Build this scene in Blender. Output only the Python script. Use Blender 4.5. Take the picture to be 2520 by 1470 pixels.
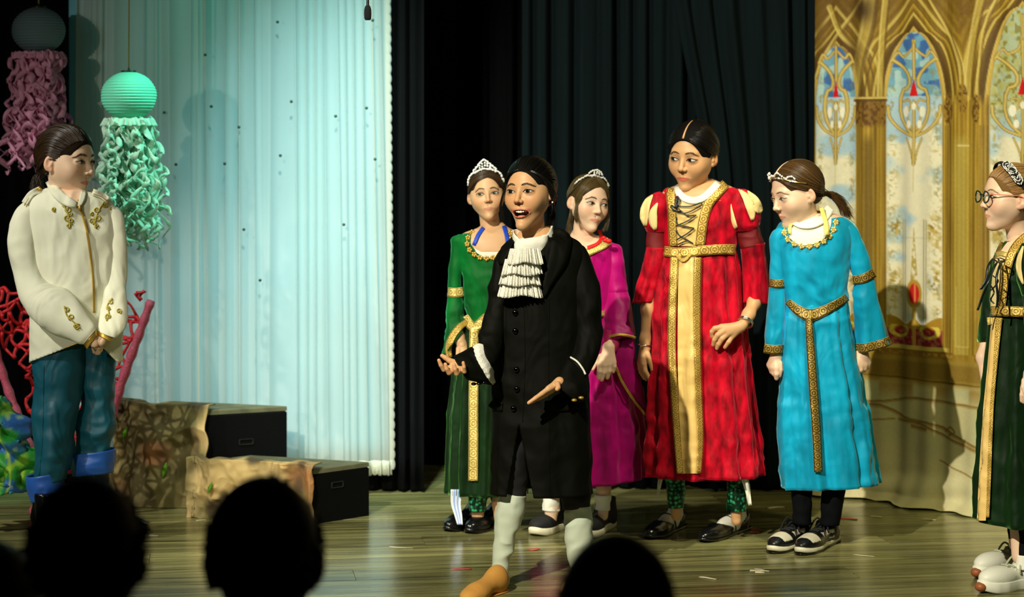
import bpy, bmesh, math, random
import numpy as np
from mathutils import Vector, Matrix, Euler
from mathutils.bvhtree import BVHTree

for _o in list(bpy.data.objects):
    bpy.data.objects.remove(_o)
SC = bpy.context.scene
COL = SC.collection
RND = random.Random(7)
NPR = np.random.RandomState(11)

# ------------------------------------------------------------------ camera
F = 5440.0          # focal length in pixels of the 2520 x 1470 frame
CAM_Z = 1.45        # camera height above the stage floor
HORIZON = 334.0     # picture row of the horizon
cam_data = bpy.data.cameras.new('camera')
cam_data.sensor_width = 36.0
cam_data.lens = 36.0 * F / 2520.0
cam_data.shift_y = -(735.0 - HORIZON) / 2520.0
cam_data.clip_end = 100
cam_data.dof.use_dof = True
cam_data.dof.focus_distance = 7.2
cam_data.dof.aperture_fstop = 2.8
camera = bpy.data.objects.new('camera', cam_data)
camera.location = (0, 0, CAM_Z)
camera.rotation_euler = (math.pi / 2, 0, 0)
COL.objects.link(camera)
SC.camera = camera

# ------------------------------------------------------------------ world, stage lights, exposure
world = bpy.data.worlds.new('dark_hall')
SC.world = world
world.use_nodes = True
world.node_tree.nodes['Background'].inputs[0].default_value = (0.25, 0.45, 0.4, 1)
world.node_tree.nodes['Background'].inputs[1].default_value = 0.010
SC.view_settings.view_transform = 'Standard'
SC.view_settings.look = 'None'
SC.view_settings.exposure = 0.0
SC.view_settings.gamma = 1.0
SC.view_settings.use_curve_mapping = False


def spot(name, loc, target, energy, color, angle, blend=0.5, radius=0.08):
    ld = bpy.data.lights.new(name, 'SPOT')
    ld.energy = energy
    ld.color = color
    ld.spot_size = math.radians(angle)
    ld.spot_blend = blend
    ld.shadow_soft_size = radius
    o = bpy.data.objects.new(name, ld)
    o.location = loc
    o.rotation_euler = (Vector(target) - Vector(loc)).to_track_quat('-Z', 'Y').to_euler()
    COL.objects.link(o)
    return o


# the stage rig: a low front key on the left, a weak fill on the right, a teal wash on the sheer curtain,
# a green side lamp on the hanging lantern, a yellow wash on the painted cloth; plus two added fill lamps
spot('front_key_light', (-2.4, 1.3, 4.9), (1.1, 7.7, 0.6), 2900, (1.0, 0.93, 0.74), 37, 0.45, 0.05)
spot('front_left_light', (-3.7, 1.2, 2.3), (-1.1, 8.4, 0.95), 430, (1.0, 0.95, 0.74), 26, 0.7, 0.05)
spot('side_key_light', (-4.4, 5.3, 4.4), (-1.62, 7.85, 0.75), 760, (1.0, 0.97, 0.84), 25, 0.5, 0.05)
spot('front_centre_fill_light', (0.5, 0.9, 4.7), (-0.95, 8.5, 0.12), 420, (1.0, 0.92, 0.62), 11, 0.6, 0.06)  # added lamp, brightens the rock fronts of the stage blocks
spot('back_row_fill_light', (1.5, 5.6, 4.9), (0.48, 8.05, 0.18), 520, (1.0, 0.94, 0.74), 15, 0.6, 0.06)  # added lamp, lifts the singer's shadow off the skirts behind
spot('front_fill_light', (3.0, 0.8, 4.3), (0.9, 7.6, 0.6), 95, (0.80, 1.0, 0.60), 46, 0.8, 0.15)
spot('teal_wash_light', (-0.62, 6.5, 4.7), (-0.60, 8.92, 0.90), 1200, (0.76, 1.0, 0.93), 26, 1.0, 0.10)
spot('teal_top_light', (-1.0, 6.9, 4.9), (-0.85, 8.92, 2.0), 150, (0.04, 1.0, 0.64), 28, 0.9, 0.10)
spot('teal_side_light', (-0.2, 7.65, 2.9), (-1.42, 8.28, 1.33), 230, (0.32, 1.0, 0.78), 19, 0.6, 0.06)
spot('yellow_wash_light', (2.2, 5.4, 4.6), (2.0, 8.7, 0.8), 250, (1.0, 0.90, 0.42), 48, 0.8, 0.12)


# ------------------------------------------------------------------ coordinates
def P(px, py, d):
    """world point seen at pixel (px, py) at distance d from the camera plane"""
    return np.array([(px - 1260.0) * d / F, d, CAM_Z - (py - HORIZON) * d / F])


def FP(px, py):
    """point of the stage floor seen at a pixel"""
    d = CAM_Z * F / (py - HORIZON)
    return np.array([(px - 1260.0) * d / F, d, 0.0])


def unit(v):
    v = np.asarray(v, float)
    return v / (np.linalg.norm(v) + 1e-12)


# ------------------------------------------------------------------ meshes
def build_mesh(name, V, Q, cols=None, uvs=None, smooth=True):
    V = np.asarray(V, np.float32)
    me = bpy.data.meshes.new(name)
    if isinstance(Q, np.ndarray):
        k = Q.shape[1]
        nf = len(Q)
        me.vertices.add(len(V))
        me.vertices.foreach_set('co', V.ravel())
        me.loops.add(nf * k)
        me.loops.foreach_set('vertex_index', Q.astype(np.int32).ravel())
        me.polygons.add(nf)
        me.polygons.foreach_set('loop_start', np.arange(0, nf * k, k, dtype=np.int32))
        me.update(calc_edges=True)
    else:
        me.from_pydata([tuple(map(float, v)) for v in V], [], Q)
        me.update()
    if smooth:
        me.polygons.foreach_set('use_smooth', np.ones(len(me.polygons), bool))
    if cols is not None:
        at = me.color_attributes.new('Col', 'FLOAT_COLOR', 'POINT')
        c = np.ones((len(V), 4), np.float32)
        c[:, :3] = np.asarray(cols, np.float32)
        at.data.foreach_set('color', c.ravel())
    if uvs is not None:
        uvl = me.uv_layers.new(name='UVMap')
        li = np.zeros(len(me.loops), np.int32)
        me.loops.foreach_get('vertex_index', li)
        uvl.data.foreach_set('uv', np.asarray(uvs, np.float32)[li].ravel())
    me.validate()
    return me


def link(name, me, mat, parent=None, loc=None):
    o = bpy.data.objects.new(name, me)
    COL.objects.link(o)
    if mat is not None:
        for m in (mat if isinstance(mat, (list, tuple)) else [mat]):
            me.materials.append(m)
    if parent is not None:
        o.parent = parent
    if loc is not None:
        o.location = loc
    return o


def tag(o, label=None, cat=None, group=None, kind=None):
    if label:
        o['label'] = label
    if cat:
        o['category'] = cat
    if group:
        o['group'] = group
    if kind:
        o['kind'] = kind
    return o


def empty(name, loc, label, cat, group=None):
    o = bpy.data.objects.new(name, None)
    o.empty_display_size = 0.1
    COL.objects.link(o)
    o.location = tuple(map(float, loc))
    return tag(o, label, cat, group)


class Bag:
    """collects vertices and faces of one mesh"""
    def __init__(s):
        s.V, s.Q, s.C, s.U, s.n = [], [], [], [], 0

    def add(s, V, Q, c=None, uv=None):
        V = np.asarray(V, float).reshape(-1, 3)
        s.V.append(V)
        for q in (Q.tolist() if isinstance(Q, np.ndarray) else Q):
            s.Q.append([i + s.n for i in q])
        if c is not None:
            c = np.asarray(c, float)
            s.C.append(np.broadcast_to(c, (len(V), 3)) if c.ndim == 1 else c)
        if uv is not None:
            s.U.append(uv)
        s.n += len(V)

    def make(s, name, off=(0, 0, 0), smooth=True):
        return build_mesh(name, np.vstack(s.V) - np.asarray(off), s.Q,
                          np.vstack(s.C) if s.C else None, np.vstack(s.U) if s.U else None, smooth)


def grid_quads(nr, nc, wrap=True, off=0):
    r = np.arange(nr - 1)[:, None]
    c = np.arange(nc if wrap else nc - 1)[None, :]
    c2 = (c + 1) % nc
    q = np.stack([r * nc + c, r * nc + c2, (r + 1) * nc + c2, (r + 1) * nc + c], -1).reshape(-1, 4)
    return q + off


def catmull(pts, n):
    """n samples of a smooth curve through pts (any width)"""
    pts = np.asarray(pts, float)
    if len(pts) == 2:
        t = np.linspace(0, 1, n)[:, None]
        return pts[0] * (1 - t) + pts[1] * t
    p = np.vstack([2 * pts[0] - pts[1], pts, 2 * pts[-1] - pts[-2]])
    m = len(pts) - 1
    u = np.linspace(0, m - 1e-9, n)
    i = u.astype(int)
    t = (u - i)[:, None]
    a, b, c, d = p[i], p[i + 1], p[i + 2], p[i + 3]
    return 0.5 * ((2 * b) + (c - a) * t + (2 * a - 5 * b + 4 * c - d) * t ** 2 + (3 * b - 3 * c + d - a) * t ** 3)


def tube_vq(path, rad, n=8, cap=True, flat=1.0, up=None):
    """a round (or flattened) tube along a path"""
    path = np.asarray(path, float)
    m = len(path)
    rad = np.broadcast_to(np.asarray(rad, float), (m,)) if np.ndim(rad) < 2 else rad
    tan = np.gradient(path, axis=0)
    tan /= np.linalg.norm(tan, axis=1)[:, None] + 1e-12
    ref = np.array([0., 0., 1.]) if up is None else unit(up)
    if abs(np.dot(tan[0], ref)) > 0.95 and up is None:
        ref = np.array([1., 0., 0.])
    a = ref - np.dot(ref, tan[0]) * tan[0]
    a = unit(a)
    V = []
    th = np.linspace(0, 2 * np.pi, n, endpoint=False)
    for i in range(m):
        a = unit(a - np.dot(a, tan[i]) * tan[i])
        b = np.cross(tan[i], a)
        V.append(path[i] + rad[i] * (np.cos(th)[:, None] * a * flat + np.sin(th)[:, None] * b))
    V = np.vstack(V)
    Q = grid_quads(m, n).tolist()
    if cap:
        Q.append(list(range(n))[::-1])
        Q.append([(m - 1) * n + j for j in range(n)])
    return V, Q


def box_vq(c, s, rot=None):
    v = np.array([[x, y, z] for x in (-1, 1) for y in (-1, 1) for z in (-1, 1)], float) * np.asarray(s) / 2
    if rot is not None:
        v = v @ np.asarray(rot).T
    q = [[0, 1, 3, 2], [4, 6, 7, 5], [0, 4, 5, 1], [2, 3, 7, 6], [0, 2, 6, 4], [1, 5, 7, 3]]
    return v + np.asarray(c), q


def ball_vq(c, r, nu=10, nv=6):
    V, Q = [], []
    th = np.linspace(0, 2 * np.pi, nu, endpoint=False)
    ph = np.linspace(0.001, np.pi - 0.001, nv)
    r = np.broadcast_to(np.asarray(r, float), (3,))
    for p in ph:
        V.append(np.stack([np.sin(p) * np.cos(th), np.sin(p) * np.sin(th), np.full(nu, np.cos(p))], 1) * r + np.asarray(c))
    return np.vstack(V), grid_quads(nv, nu)[:, ::-1]


# ------------------------------------------------------------------ noise
_PERM = NPR.rand(64, 64, 64).astype(np.float32)


def vnoise(p, scale=1.0, seed=0):
    """smooth value noise, -1..1"""
    p = np.asarray(p, np.float32) * np.asarray(scale, np.float32) + seed * 17.31
    i = np.floor(p).astype(int)
    f = p - i
    f = f * f * (3 - 2 * f)
    r = 0
    for dx in (0, 1):
        for dy in (0, 1):
            for dz in (0, 1):
                w = (f[:, 0] if dx else 1 - f[:, 0]) * (f[:, 1] if dy else 1 - f[:, 1]) * (f[:, 2] if dz else 1 - f[:, 2])
                r = r + w * _PERM[(i[:, 0] + dx) & 63, (i[:, 1] + dy) & 63, (i[:, 2] + dz) & 63]
    return r * 2 - 1


def sstep(a, b, x):
    t = np.clip((x - a) / (b - a), 0, 1)
    return t * t * (3 - 2 * t)


# ------------------------------------------------------------------ implicit surfaces
class Field:
    def __init__(s):
        s.ops = []

    def _add(s, fn, k, mode):
        s.ops.append((fn, k, mode))
        return s

    def cone(s, a, b, ra, rb, k=0.02, mode='u'):
        a = np.asarray(a, np.float32)
        b = np.asarray(b, np.float32)
        ab = b - a
        L = float(ab @ ab) + 1e-12

        def fn(p):
            t = np.clip(((p - a) @ ab) / L, 0, 1)
            return np.linalg.norm(p - a - t[:, None] * ab, axis=1) - (ra + (rb - ra) * t)
        return s._add(fn, k, mode)

    def chain(s, pts, rad, k=0.01):
        for i in range(len(pts) - 1):
            s.cone(pts[i], pts[i + 1], rad[i], rad[i + 1], k)
        return s

    def ell(s, c, r, k=0.02, mode='u', rot=None):
        c = np.asarray(c, np.float32)
        r = np.asarray(np.broadcast_to(r, (3,)), np.float32)
        R = None if rot is None else np.asarray(rot, np.float32)

        def fn(p):
            q = p - c
            if R is not None:
                q = q @ R
            k0 = np.linalg.norm(q / r, axis=1)
            k1 = np.linalg.norm(q / (r * r), axis=1) + 1e-9
            return k0 * (k0 - 1) / k1
        return s._add(fn, k, mode)

    def box(s, c, h, rad, k=0.02, mode='u', rot=None):
        c = np.asarray(c, np.float32)
        h = np.asarray(h, np.float32) - rad
        R = None if rot is None else np.asarray(rot, np.float32)

        def fn(p):
            q = p - c
            if R is not None:
                q = q @ R
            q = np.abs(q) - h
            return np.linalg.norm(np.maximum(q, 0), axis=1) + np.minimum(q.max(1), 0) - rad
        return s._add(fn, k, mode)

    def fn(s, f, k=0.02, mode='u'):
        return s._add(f, k, mode)

    def eval(s, p):
        p = np.asarray(p, np.float32)
        d = None
        for f, k, mode in s.ops:
            e = f(p)
            if d is None:
                d = e
                continue
            if mode == 'u':
                h = np.clip(0.5 + 0.5 * (e - d) / k, 0, 1)
                d = e + (d - e) * h - k * h * (1 - h)
            else:
                e = -e
                h = np.clip(0.5 - 0.5 * (e - d) / k, 0, 1)
                d = e + (d - e) * h + k * h * (1 - h)
        return d


def polygonize(field, lo, hi, h, slack=1.7):
    """surface nets over a box; only the blocks near the surface are evaluated finely"""
    lo = np.asarray(lo, float)
    B = 4
    nb = np.ceil((np.asarray(hi, float) - lo) / (h * B)).astype(int) + 1
    ci = np.stack(np.meshgrid(*[np.arange(n) for n in nb], indexing='ij'), -1).reshape(-1, 3)
    cv = field.eval(lo + (ci + 0.5 - 0.5 / B) * h * B)
    act = np.abs(cv) < h * B * 0.87 * slack
    n = nb * B
    D = np.repeat(np.repeat(np.repeat(cv.reshape(nb), B, 0), B, 1), B, 2).astype(np.float32)
    aidx = ci[act] * B
    sub = np.stack(np.meshgrid(*[np.arange(B)] * 3, indexing='ij'), -1).reshape(-1, 3)
    fi = (aidx[:, None, :] + sub[None]).reshape(-1, 3)
    vals = np.empty(len(fi), np.float32)
    for s in range(0, len(fi), 400000):
        vals[s:s + 400000] = field.eval(lo + fi[s:s + 400000] * h)
    D[fi[:, 0], fi[:, 1], fi[:, 2]] = vals
    S = D < 0
    S[0], S[-1], S[:, 0], S[:, -1], S[:, :, 0], S[:, :, -1] = 0, 0, 0, 0, 0, 0
    D = np.where(S, np.minimum(D, -1e-6), np.maximum(D, 1e-6))
    cnt = np.zeros(tuple(n - 1), np.int8)
    for a in (0, 1):
        for b in (0, 1):
            for c in (0, 1):
                cnt += S[a:n[0] - 1 + a, b:n[1] - 1 + b, c:n[2] - 1 + c]
    cells = np.argwhere((cnt > 0) & (cnt < 8))
    idm = -np.ones(tuple(n - 1), np.int32)
    idm[cells[:, 0], cells[:, 1], cells[:, 2]] = np.arange(len(cells))
    acc = np.zeros((len(cells), 3))
    num = np.zeros(len(cells))
    cor = [(a, b, c) for a in (0, 1) for b in (0, 1) for c in (0, 1)]
    for i in range(8):
        for ax in range(3):
            if cor[i][ax]:
                continue
            j = list(cor[i])
            j[ax] = 1
            A = cells + np.array(cor[i])
            Bq = cells + np.array(j)
            da = D[A[:, 0], A[:, 1], A[:, 2]]
            db = D[Bq[:, 0], Bq[:, 1], Bq[:, 2]]
            m = (da < 0) != (db < 0)
            t = np.where(m, da / (da - db + 1e-20), 0)
            pt = np.tile(np.array(cor[i], float), (len(cells), 1))
            pt[:, ax] = t
            acc += pt * m[:, None]
            num += m
    V = lo + (cells + acc / num[:, None]) * h
    Q = []
    for ax in range(3):
        u, v = [(1, 2), (2, 0), (0, 1)][ax]
        sa = [slice(1, -1)] * 3
        sb = [slice(1, -1)] * 3
        sa[ax] = slice(0, n[ax] - 1)
        sb[ax] = slice(1, n[ax])
        a, b = S[tuple(sa)], S[tuple(sb)]
        e = np.argwhere(a != b)
        off = np.array([1, 1, 1])
        off[ax] = 0
        e2 = e + off
        inside = S[e2[:, 0], e2[:, 1], e2[:, 2]]
        du = np.zeros(3, int)
        du[u] = 1
        dv = np.zeros(3, int)
        dv[v] = 1
        q = [e2 - du - dv, e2 - dv, e2, e2 - du]
        q = np.stack([idm[x[:, 0], x[:, 1], x[:, 2]] for x in q], 1)
        q[~inside] = q[~inside][:, ::-1]
        Q.append(q)
    Q = np.vstack(Q)
    Q = Q[(Q >= 0).all(1)]
    return V, Q


def relax(V, Q, it=1, f=0.5):
    V = V.copy()
    e = np.vstack([Q[:, [0, 1]], Q[:, [1, 2]], Q[:, [2, 3]], Q[:, [3, 0]]])
    for _ in range(it):
        s = np.zeros_like(V)
        n = np.zeros(len(V))
        for i, j in ((0, 1), (1, 0)):
            for ax in range(3):
                s[:, ax] += np.bincount(e[:, i], V[e[:, j], ax], len(V))
            n += np.bincount(e[:, i], minlength=len(V))
        V += f * (s / np.maximum(n, 1)[:, None] - V)
    return V


def normals(V, Q):
    a = np.cross(V[Q[:, 2]] - V[Q[:, 0]], V[Q[:, 3]] - V[Q[:, 1]])
    N = np.zeros_like(V)
    for k in range(4):
        for ax in range(3):
            N[:, ax] += np.bincount(Q[:, k], a[:, ax], len(V))
    return N / (np.linalg.norm(N, axis=1)[:, None] + 1e-12)


# ------------------------------------------------------------------ materials
def srgb(r, g, b):
    f = lambda c: ((c / 255.0 + 0.055) / 1.055) ** 2.4 if c > 10 else c / 255.0 / 12.92
    return (f(r), f(g), f(b))


MATS = {}


def mat(name, color, rough=0.6, metal=0.0, sheen=0.0, spec=0.5, vcol=False, bump=None, bump_scale=120.0,
        vary=0.0, vary_scale=8.0, stretch=(1, 1, 1), subsurf=0.0, coat=0.0, alpha=1.0, transl=0.0, sheen_tint=None, crease=None):
    if name in MATS:
        return MATS[name]
    m = bpy.data.materials.new(name)
    m.use_nodes = True
    nt = m.node_tree
    N, L = nt.nodes, nt.links
    b = N['Principled BSDF']
    b.inputs['Roughness'].default_value = rough
    b.inputs['Metallic'].default_value = metal
    b.inputs['Specular IOR Level'].default_value = spec
    b.inputs['Coat Weight'].default_value = coat
    if sheen:
        b.inputs['Sheen Weight'].default_value = sheen
        b.inputs['Sheen Roughness'].default_value = 0.35
        if sheen_tint:
            b.inputs['Sheen Tint'].default_value = (*sheen_tint, 1)
    if subsurf:
        b.inputs['Subsurface Weight'].default_value = subsurf
        b.inputs['Subsurface Radius'].default_value = (0.008, 0.003, 0.0015)
        b.inputs['Subsurface Scale'].default_value = 1.0
    if alpha < 1:
        b.inputs['Alpha'].default_value = alpha
    tc = N.new('ShaderNodeTexCoord')
    mp = N.new('ShaderNodeMapping')
    mp.inputs['Scale'].default_value = stretch
    L.new(tc.outputs['Object'], mp.inputs['Vector'])
    src = None
    if vcol:
        a = N.new('ShaderNodeVertexColor')
        a.layer_name = 'Col'
        src = a.outputs['Color']
    else:
        rgb = N.new('ShaderNodeRGB')
        rgb.outputs[0].default_value = (*color, 1)
        src = rgb.outputs[0]
    if vary:
        nz = N.new('ShaderNodeTexNoise')
        nz.inputs['Scale'].default_value = vary_scale
        nz.inputs['Detail'].default_value = 4
        L.new(mp.outputs[0], nz.inputs['Vector'])
        mr = N.new('ShaderNodeMapRange')
        mr.inputs['From Min'].default_value = 0.3
        mr.inputs['From Max'].default_value = 0.7
        mr.inputs['To Min'].default_value = 1 - vary
        mr.inputs['To Max'].default_value = 1 + vary
        L.new(nz.outputs[0], mr.inputs['Value'])
        mx = N.new('ShaderNodeMix')
        mx.data_type = 'RGBA'
        mx.blend_type = 'MULTIPLY'
        mx.inputs[0].default_value = 1
        L.new(src, mx.inputs[6])
        L.new(mr.outputs[0], mx.inputs[7])
        src = mx.outputs[2]
    L.new(src, b.inputs['Base Color'])
    if bump:
        nz = N.new('ShaderNodeTexNoise')
        nz.inputs['Scale'].default_value = bump_scale
        nz.inputs['Detail'].default_value = 3
        L.new(mp.outputs[0], nz.inputs['Vector'])
        bp = N.new('ShaderNodeBump')
        bp.inputs['Strength'].default_value = bump
        bp.inputs['Distance'].default_value = 0.004
        L.new(nz.outputs[0], bp.inputs['Height'])
        if crease:
            nc = N.new('ShaderNodeTexNoise')
            nc.inputs['Scale'].default_value = crease[1]
            nc.inputs['Detail'].default_value = 2
            nc.inputs['Distortion'].default_value = 0.8
            mc = N.new('ShaderNodeMapping')
            mc.inputs['Scale'].default_value = crease[3] if len(crease) > 3 else (1, 1, 0.55)
            L.new(tc.outputs['Object'], mc.inputs['Vector'])
            L.new(mc.outputs[0], nc.inputs['Vector'])
            b2 = N.new('ShaderNodeBump')
            b2.inputs['Strength'].default_value = crease[0]
            b2.inputs['Distance'].default_value = crease[2]
            L.new(nc.outputs[0], b2.inputs['Height'])
            L.new(b2.outputs[0], bp.inputs['Normal'])
        L.new(bp.outputs[0], b.inputs['Normal'])
    if transl:
        tr = N.new('ShaderNodeBsdfTranslucent')
        L.new(src, tr.inputs['Color'])
        ms = N.new('ShaderNodeMixShader')
        ms.inputs[0].default_value = transl
        L.new(b.outputs[0], ms.inputs[1])
        L.new(tr.outputs[0], ms.inputs[2])
        L.new(ms.outputs[0], N['Material Output'].inputs[0])
    MATS[name] = m
    return m


# ------------------------------------------------------------------ heads
def head_matrix(c, h, yaw, pitch, roll):
    R = (Matrix.Rotation(math.radians(180 + yaw), 3, 'Z') @ Matrix.Rotation(math.radians(-pitch), 3, 'X')
         @ Matrix.Rotation(math.radians(roll), 3, 'Y'))
    return np.array(R) * h, np.asarray(c, float)


def smooth_head(o):
    """o: options of one head -> Field in head units (chin -0.5, crown 0.5, face towards +y, picture left +x)"""
    f = Field()
    w = o.get('w', 1.0)
    jl = o.get('open', 0.0)
    f.ell((0, -0.07, 0.13), (0.345 * w, 0.41, 0.37))
    f.ell((0, 0.055, -0.10), (0.300 * w, 0.285, 0.365), k=0.08)
    for s in (-1, 1):
        f.cone((s * 0.205 * w, -0.01, -0.20), (s * 0.045, 0.205, -0.405 - jl), 0.09, 0.078, k=0.10)
        f.ell((s * 0.225 * w, 0.06, -0.06), (0.095, 0.17, 0.20), k=0.08)
        f.ell((s * 0.160 * w, 0.205, -0.140), (0.118, 0.108, 0.13), k=0.09)
    f.ell((0, 0.262, -0.425 - jl), (0.085, 0.07, 0.06), k=0.06)
    f.ell((0, 0.262, 0.10), (0.20, 0.072, 0.06), k=0.07)
    for s in (-1, 1):
        f.ell((s * 0.148 * w, 0.405, 0.005), (0.085, 0.078, 0.045), k=0.06, mode='s')
        f.ell((s * 0.148 * w, 0.262, -0.002), (0.082, 0.078, 0.070), k=0.02)
    # nose
    f.cone((0, 0.318, 0.055), (0, 0.395, -0.115), 0.026, 0.036, k=0.045)
    f.ell((0, 0.405, -0.128), (0.040, 0.038, 0.034), k=0.02)
    for s in (-1, 1):
        f.ell((s * 0.047, 0.362, -0.142), (0.030, 0.042, 0.028), k=0.018)
        f.ell((s * 0.024, 0.393, -0.168), (0.014, 0.022, 0.014), k=0.008, mode='s')
    # mouth
    f.ell((0, 0.255, -0.275 - jl * 0.4), (0.125, 0.080, 0.085), k=0.07)
    mz = -0.272
    mw = o.get('mouth_w', 0.092) * 1.30
    f.ell((0, 0.345, -0.222), (0.012, 0.02, 0.03), k=0.02, mode='s')
    if jl <= 0:
        for s in (-1, 1):
            f.cone((s * mw, 0.305, mz - 0.004), (s * 0.028, 0.334, mz + 0.010), 0.005, 0.0145, k=0.012)
            f.cone((s * mw * 0.92, 0.302, mz - 0.012), (s * 0.02, 0.329, mz - 0.027), 0.005, 0.0185, k=0.012)
        f.cone((-0.028, 0.334, mz + 0.010), (0.028, 0.334, mz + 0.010), 0.0145, 0.0145, k=0.010)
        f.cone((-0.02, 0.329, mz - 0.027), (0.02, 0.329, mz - 0.027), 0.0185, 0.0185, k=0.010)
        f.cone((-mw * 0.9, 0.330, mz - 0.008), (0, 0.366, mz - 0.007), 0.003, 0.003, k=0.008, mode='s')
        f.cone((mw * 0.9, 0.330, mz - 0.008), (0, 0.366, mz - 0.007), 0.003, 0.003, k=0.008, mode='s')
    else:
        zc = mz - jl * 0.55
        # lips round the open mouth
        for k in range(24):
            a0, a1 = 2 * math.pi * k / 24, 2 * math.pi * (k + 1) / 24

            def lp(a):
                z = math.sin(a)
                x = math.cos(a)
                hz = (0.032 if z > 0 else 0.060) * abs(z) ** (1.0 if z > 0 else 0.8) * (1 if z > 0 else -1)
                return (x * 0.172, 0.345 - 0.095 * x * x - 0.01 * (z < 0), zc + 0.006 + 0.040 * x * x + hz)

            def lr(a):
                return 0.008 + 0.009 * abs(math.sin(a)) * (1.0 if math.sin(a) < 0 else 0.7)
            f.cone(lp(a0), lp(a1), lr(a0), lr(a1), k=0.012)
        f.ell((0, 0.32, zc - 0.002), (0.149, 0.18, 0.048), k=0.008, mode='s')
    # ears
    for s in (-1, 1):
        es = o.get('ear', 1.0)
        R = np.array(Euler((math.radians(-10), 0, math.radians(s * 28))).to_matrix())
        f.ell((s * (0.352 * w + 0.012), -0.055, -0.035), (0.026 * es, 0.072 * es, 0.112 * es), k=0.018, rot=R)
        f.ell((s * (0.372 * w + 0.028), -0.040, -0.020), (0.030, 0.042 * es, 0.068 * es), k=0.010, mode='s', rot=R)
        f.ell((s * (0.352 * w + 0.008), -0.020, -0.045), (0.02, 0.02, 0.03), k=0.01)
        f.ell((s * (0.347 * w + 0.006), -0.035, -0.122 * es), (0.024, 0.034, 0.034), k=0.018)
    g = Field()

    def warped(p):
        q = p.copy()
        q[:, 0] /= jaw_taper(p[:, 2])
        return f.eval(q) * 0.92
    g.fn(warped)
    return g


def jaw_taper(z):
    """the face narrows from the cheekbones to the chin"""
    return 1 - 0.17 * sstep(-0.04, -0.44, z) * sstep(-0.95, -0.5, z)


def head_colors(V, o, skin, lip):
    x, y, z = V[:, 0] / jaw_taper(V[:, 2]), V[:, 1], V[:, 2]
    c = np.tile(np.asarray(skin, float), (len(V), 1))
    jl = o.get('open', 0.0)
    mw = o.get('mouth_w', 0.092) * 1.30
    front = sstep(0.12, 0.2, y)
    blush = np.asarray(skin) * np.array([1.0, 0.72, 0.66])
    m = np.exp(-(((np.abs(x) - 0.19) / 0.09) ** 2 + ((z + 0.13) / 0.075) ** 2)) * front * o.get('blush', 0.5)
    m = np.maximum(m, np.exp(-((x / 0.05) ** 2 + ((z + 0.13) / 0.04) ** 2)) * front * 0.3)
    m = np.maximum(m, sstep(0.33, 0.36, np.abs(x)) * sstep(0.2, 0.0, y) * 0.6)
    c = c * (1 - m[:, None]) + blush * m[:, None]
    if jl <= 0:
        u = np.clip(np.abs(x) / mw, 0, 1)
        top = -0.272 + 0.025 * (1 - u ** 2) - 0.006 * np.exp(-(x / 0.015) ** 2)
        bot = -0.272 - 0.012 - 0.034 * (1 - u ** 2)
        m = sstep(0.0, 0.008, top - z) * sstep(0.0, 0.008, z - bot) * (np.abs(x) < mw) * front
    else:
        zc = -0.272 - jl * 0.55
        q = np.sqrt((x / 0.182) ** 2 + ((z - zc + 0.002 - 1.2 * x * x) / 0.070) ** 2)
        m = sstep(1.06, 0.92, q) * front
    m = m * o.get('lip_a', 0.75)
    c = c * (1 - m[:, None]) + np.asarray(lip) * m[:, None]
    if jl > 0:
        zc = -0.272 - jl * 0.55
        q = np.sqrt((x / 0.164) ** 2 + ((z - zc + 0.004) / 0.056) ** 2)
        m = sstep(1.0, 0.85, q) * sstep(0.332, 0.312, y + 0.04 * (x / 0.1) ** 2) * front
        c = c * (1 - m[:, None]) + np.array([0.03, 0.004, 0.003]) * m[:, None]
    return c


M_SKIN = mat('skin', (0.6, 0.4, 0.3), rough=0.46, vcol=True, subsurf=0.12, spec=0.4, bump=0.05, bump_scale=300)
M_HAIR = mat('hair_strands', (0.02, 0.015, 0.01), rough=0.34, vcol=True, spec=0.4)
M_SCALPHAIR = mat('scalp_hair', (0.02, 0.015, 0.01), rough=0.75, vcol=True, spec=0.12)
M_EYE = mat('eye_surface', (1, 1, 1), rough=0.12, vcol=True, spec=0.6)
M_TOOTH = mat('tooth_enamel', srgb(245, 240, 215), rough=0.25)
M_TONGUE = mat('tongue_flesh', srgb(214, 120, 105), rough=0.35)
SKIN_BROWN = srgb(196, 140, 92)
SKIN_TAN = srgb(216, 166, 118)
SKIN_FAIR = srgb(240, 203, 172)
SKIN_OLIVE = srgb(222, 176, 132)


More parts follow.
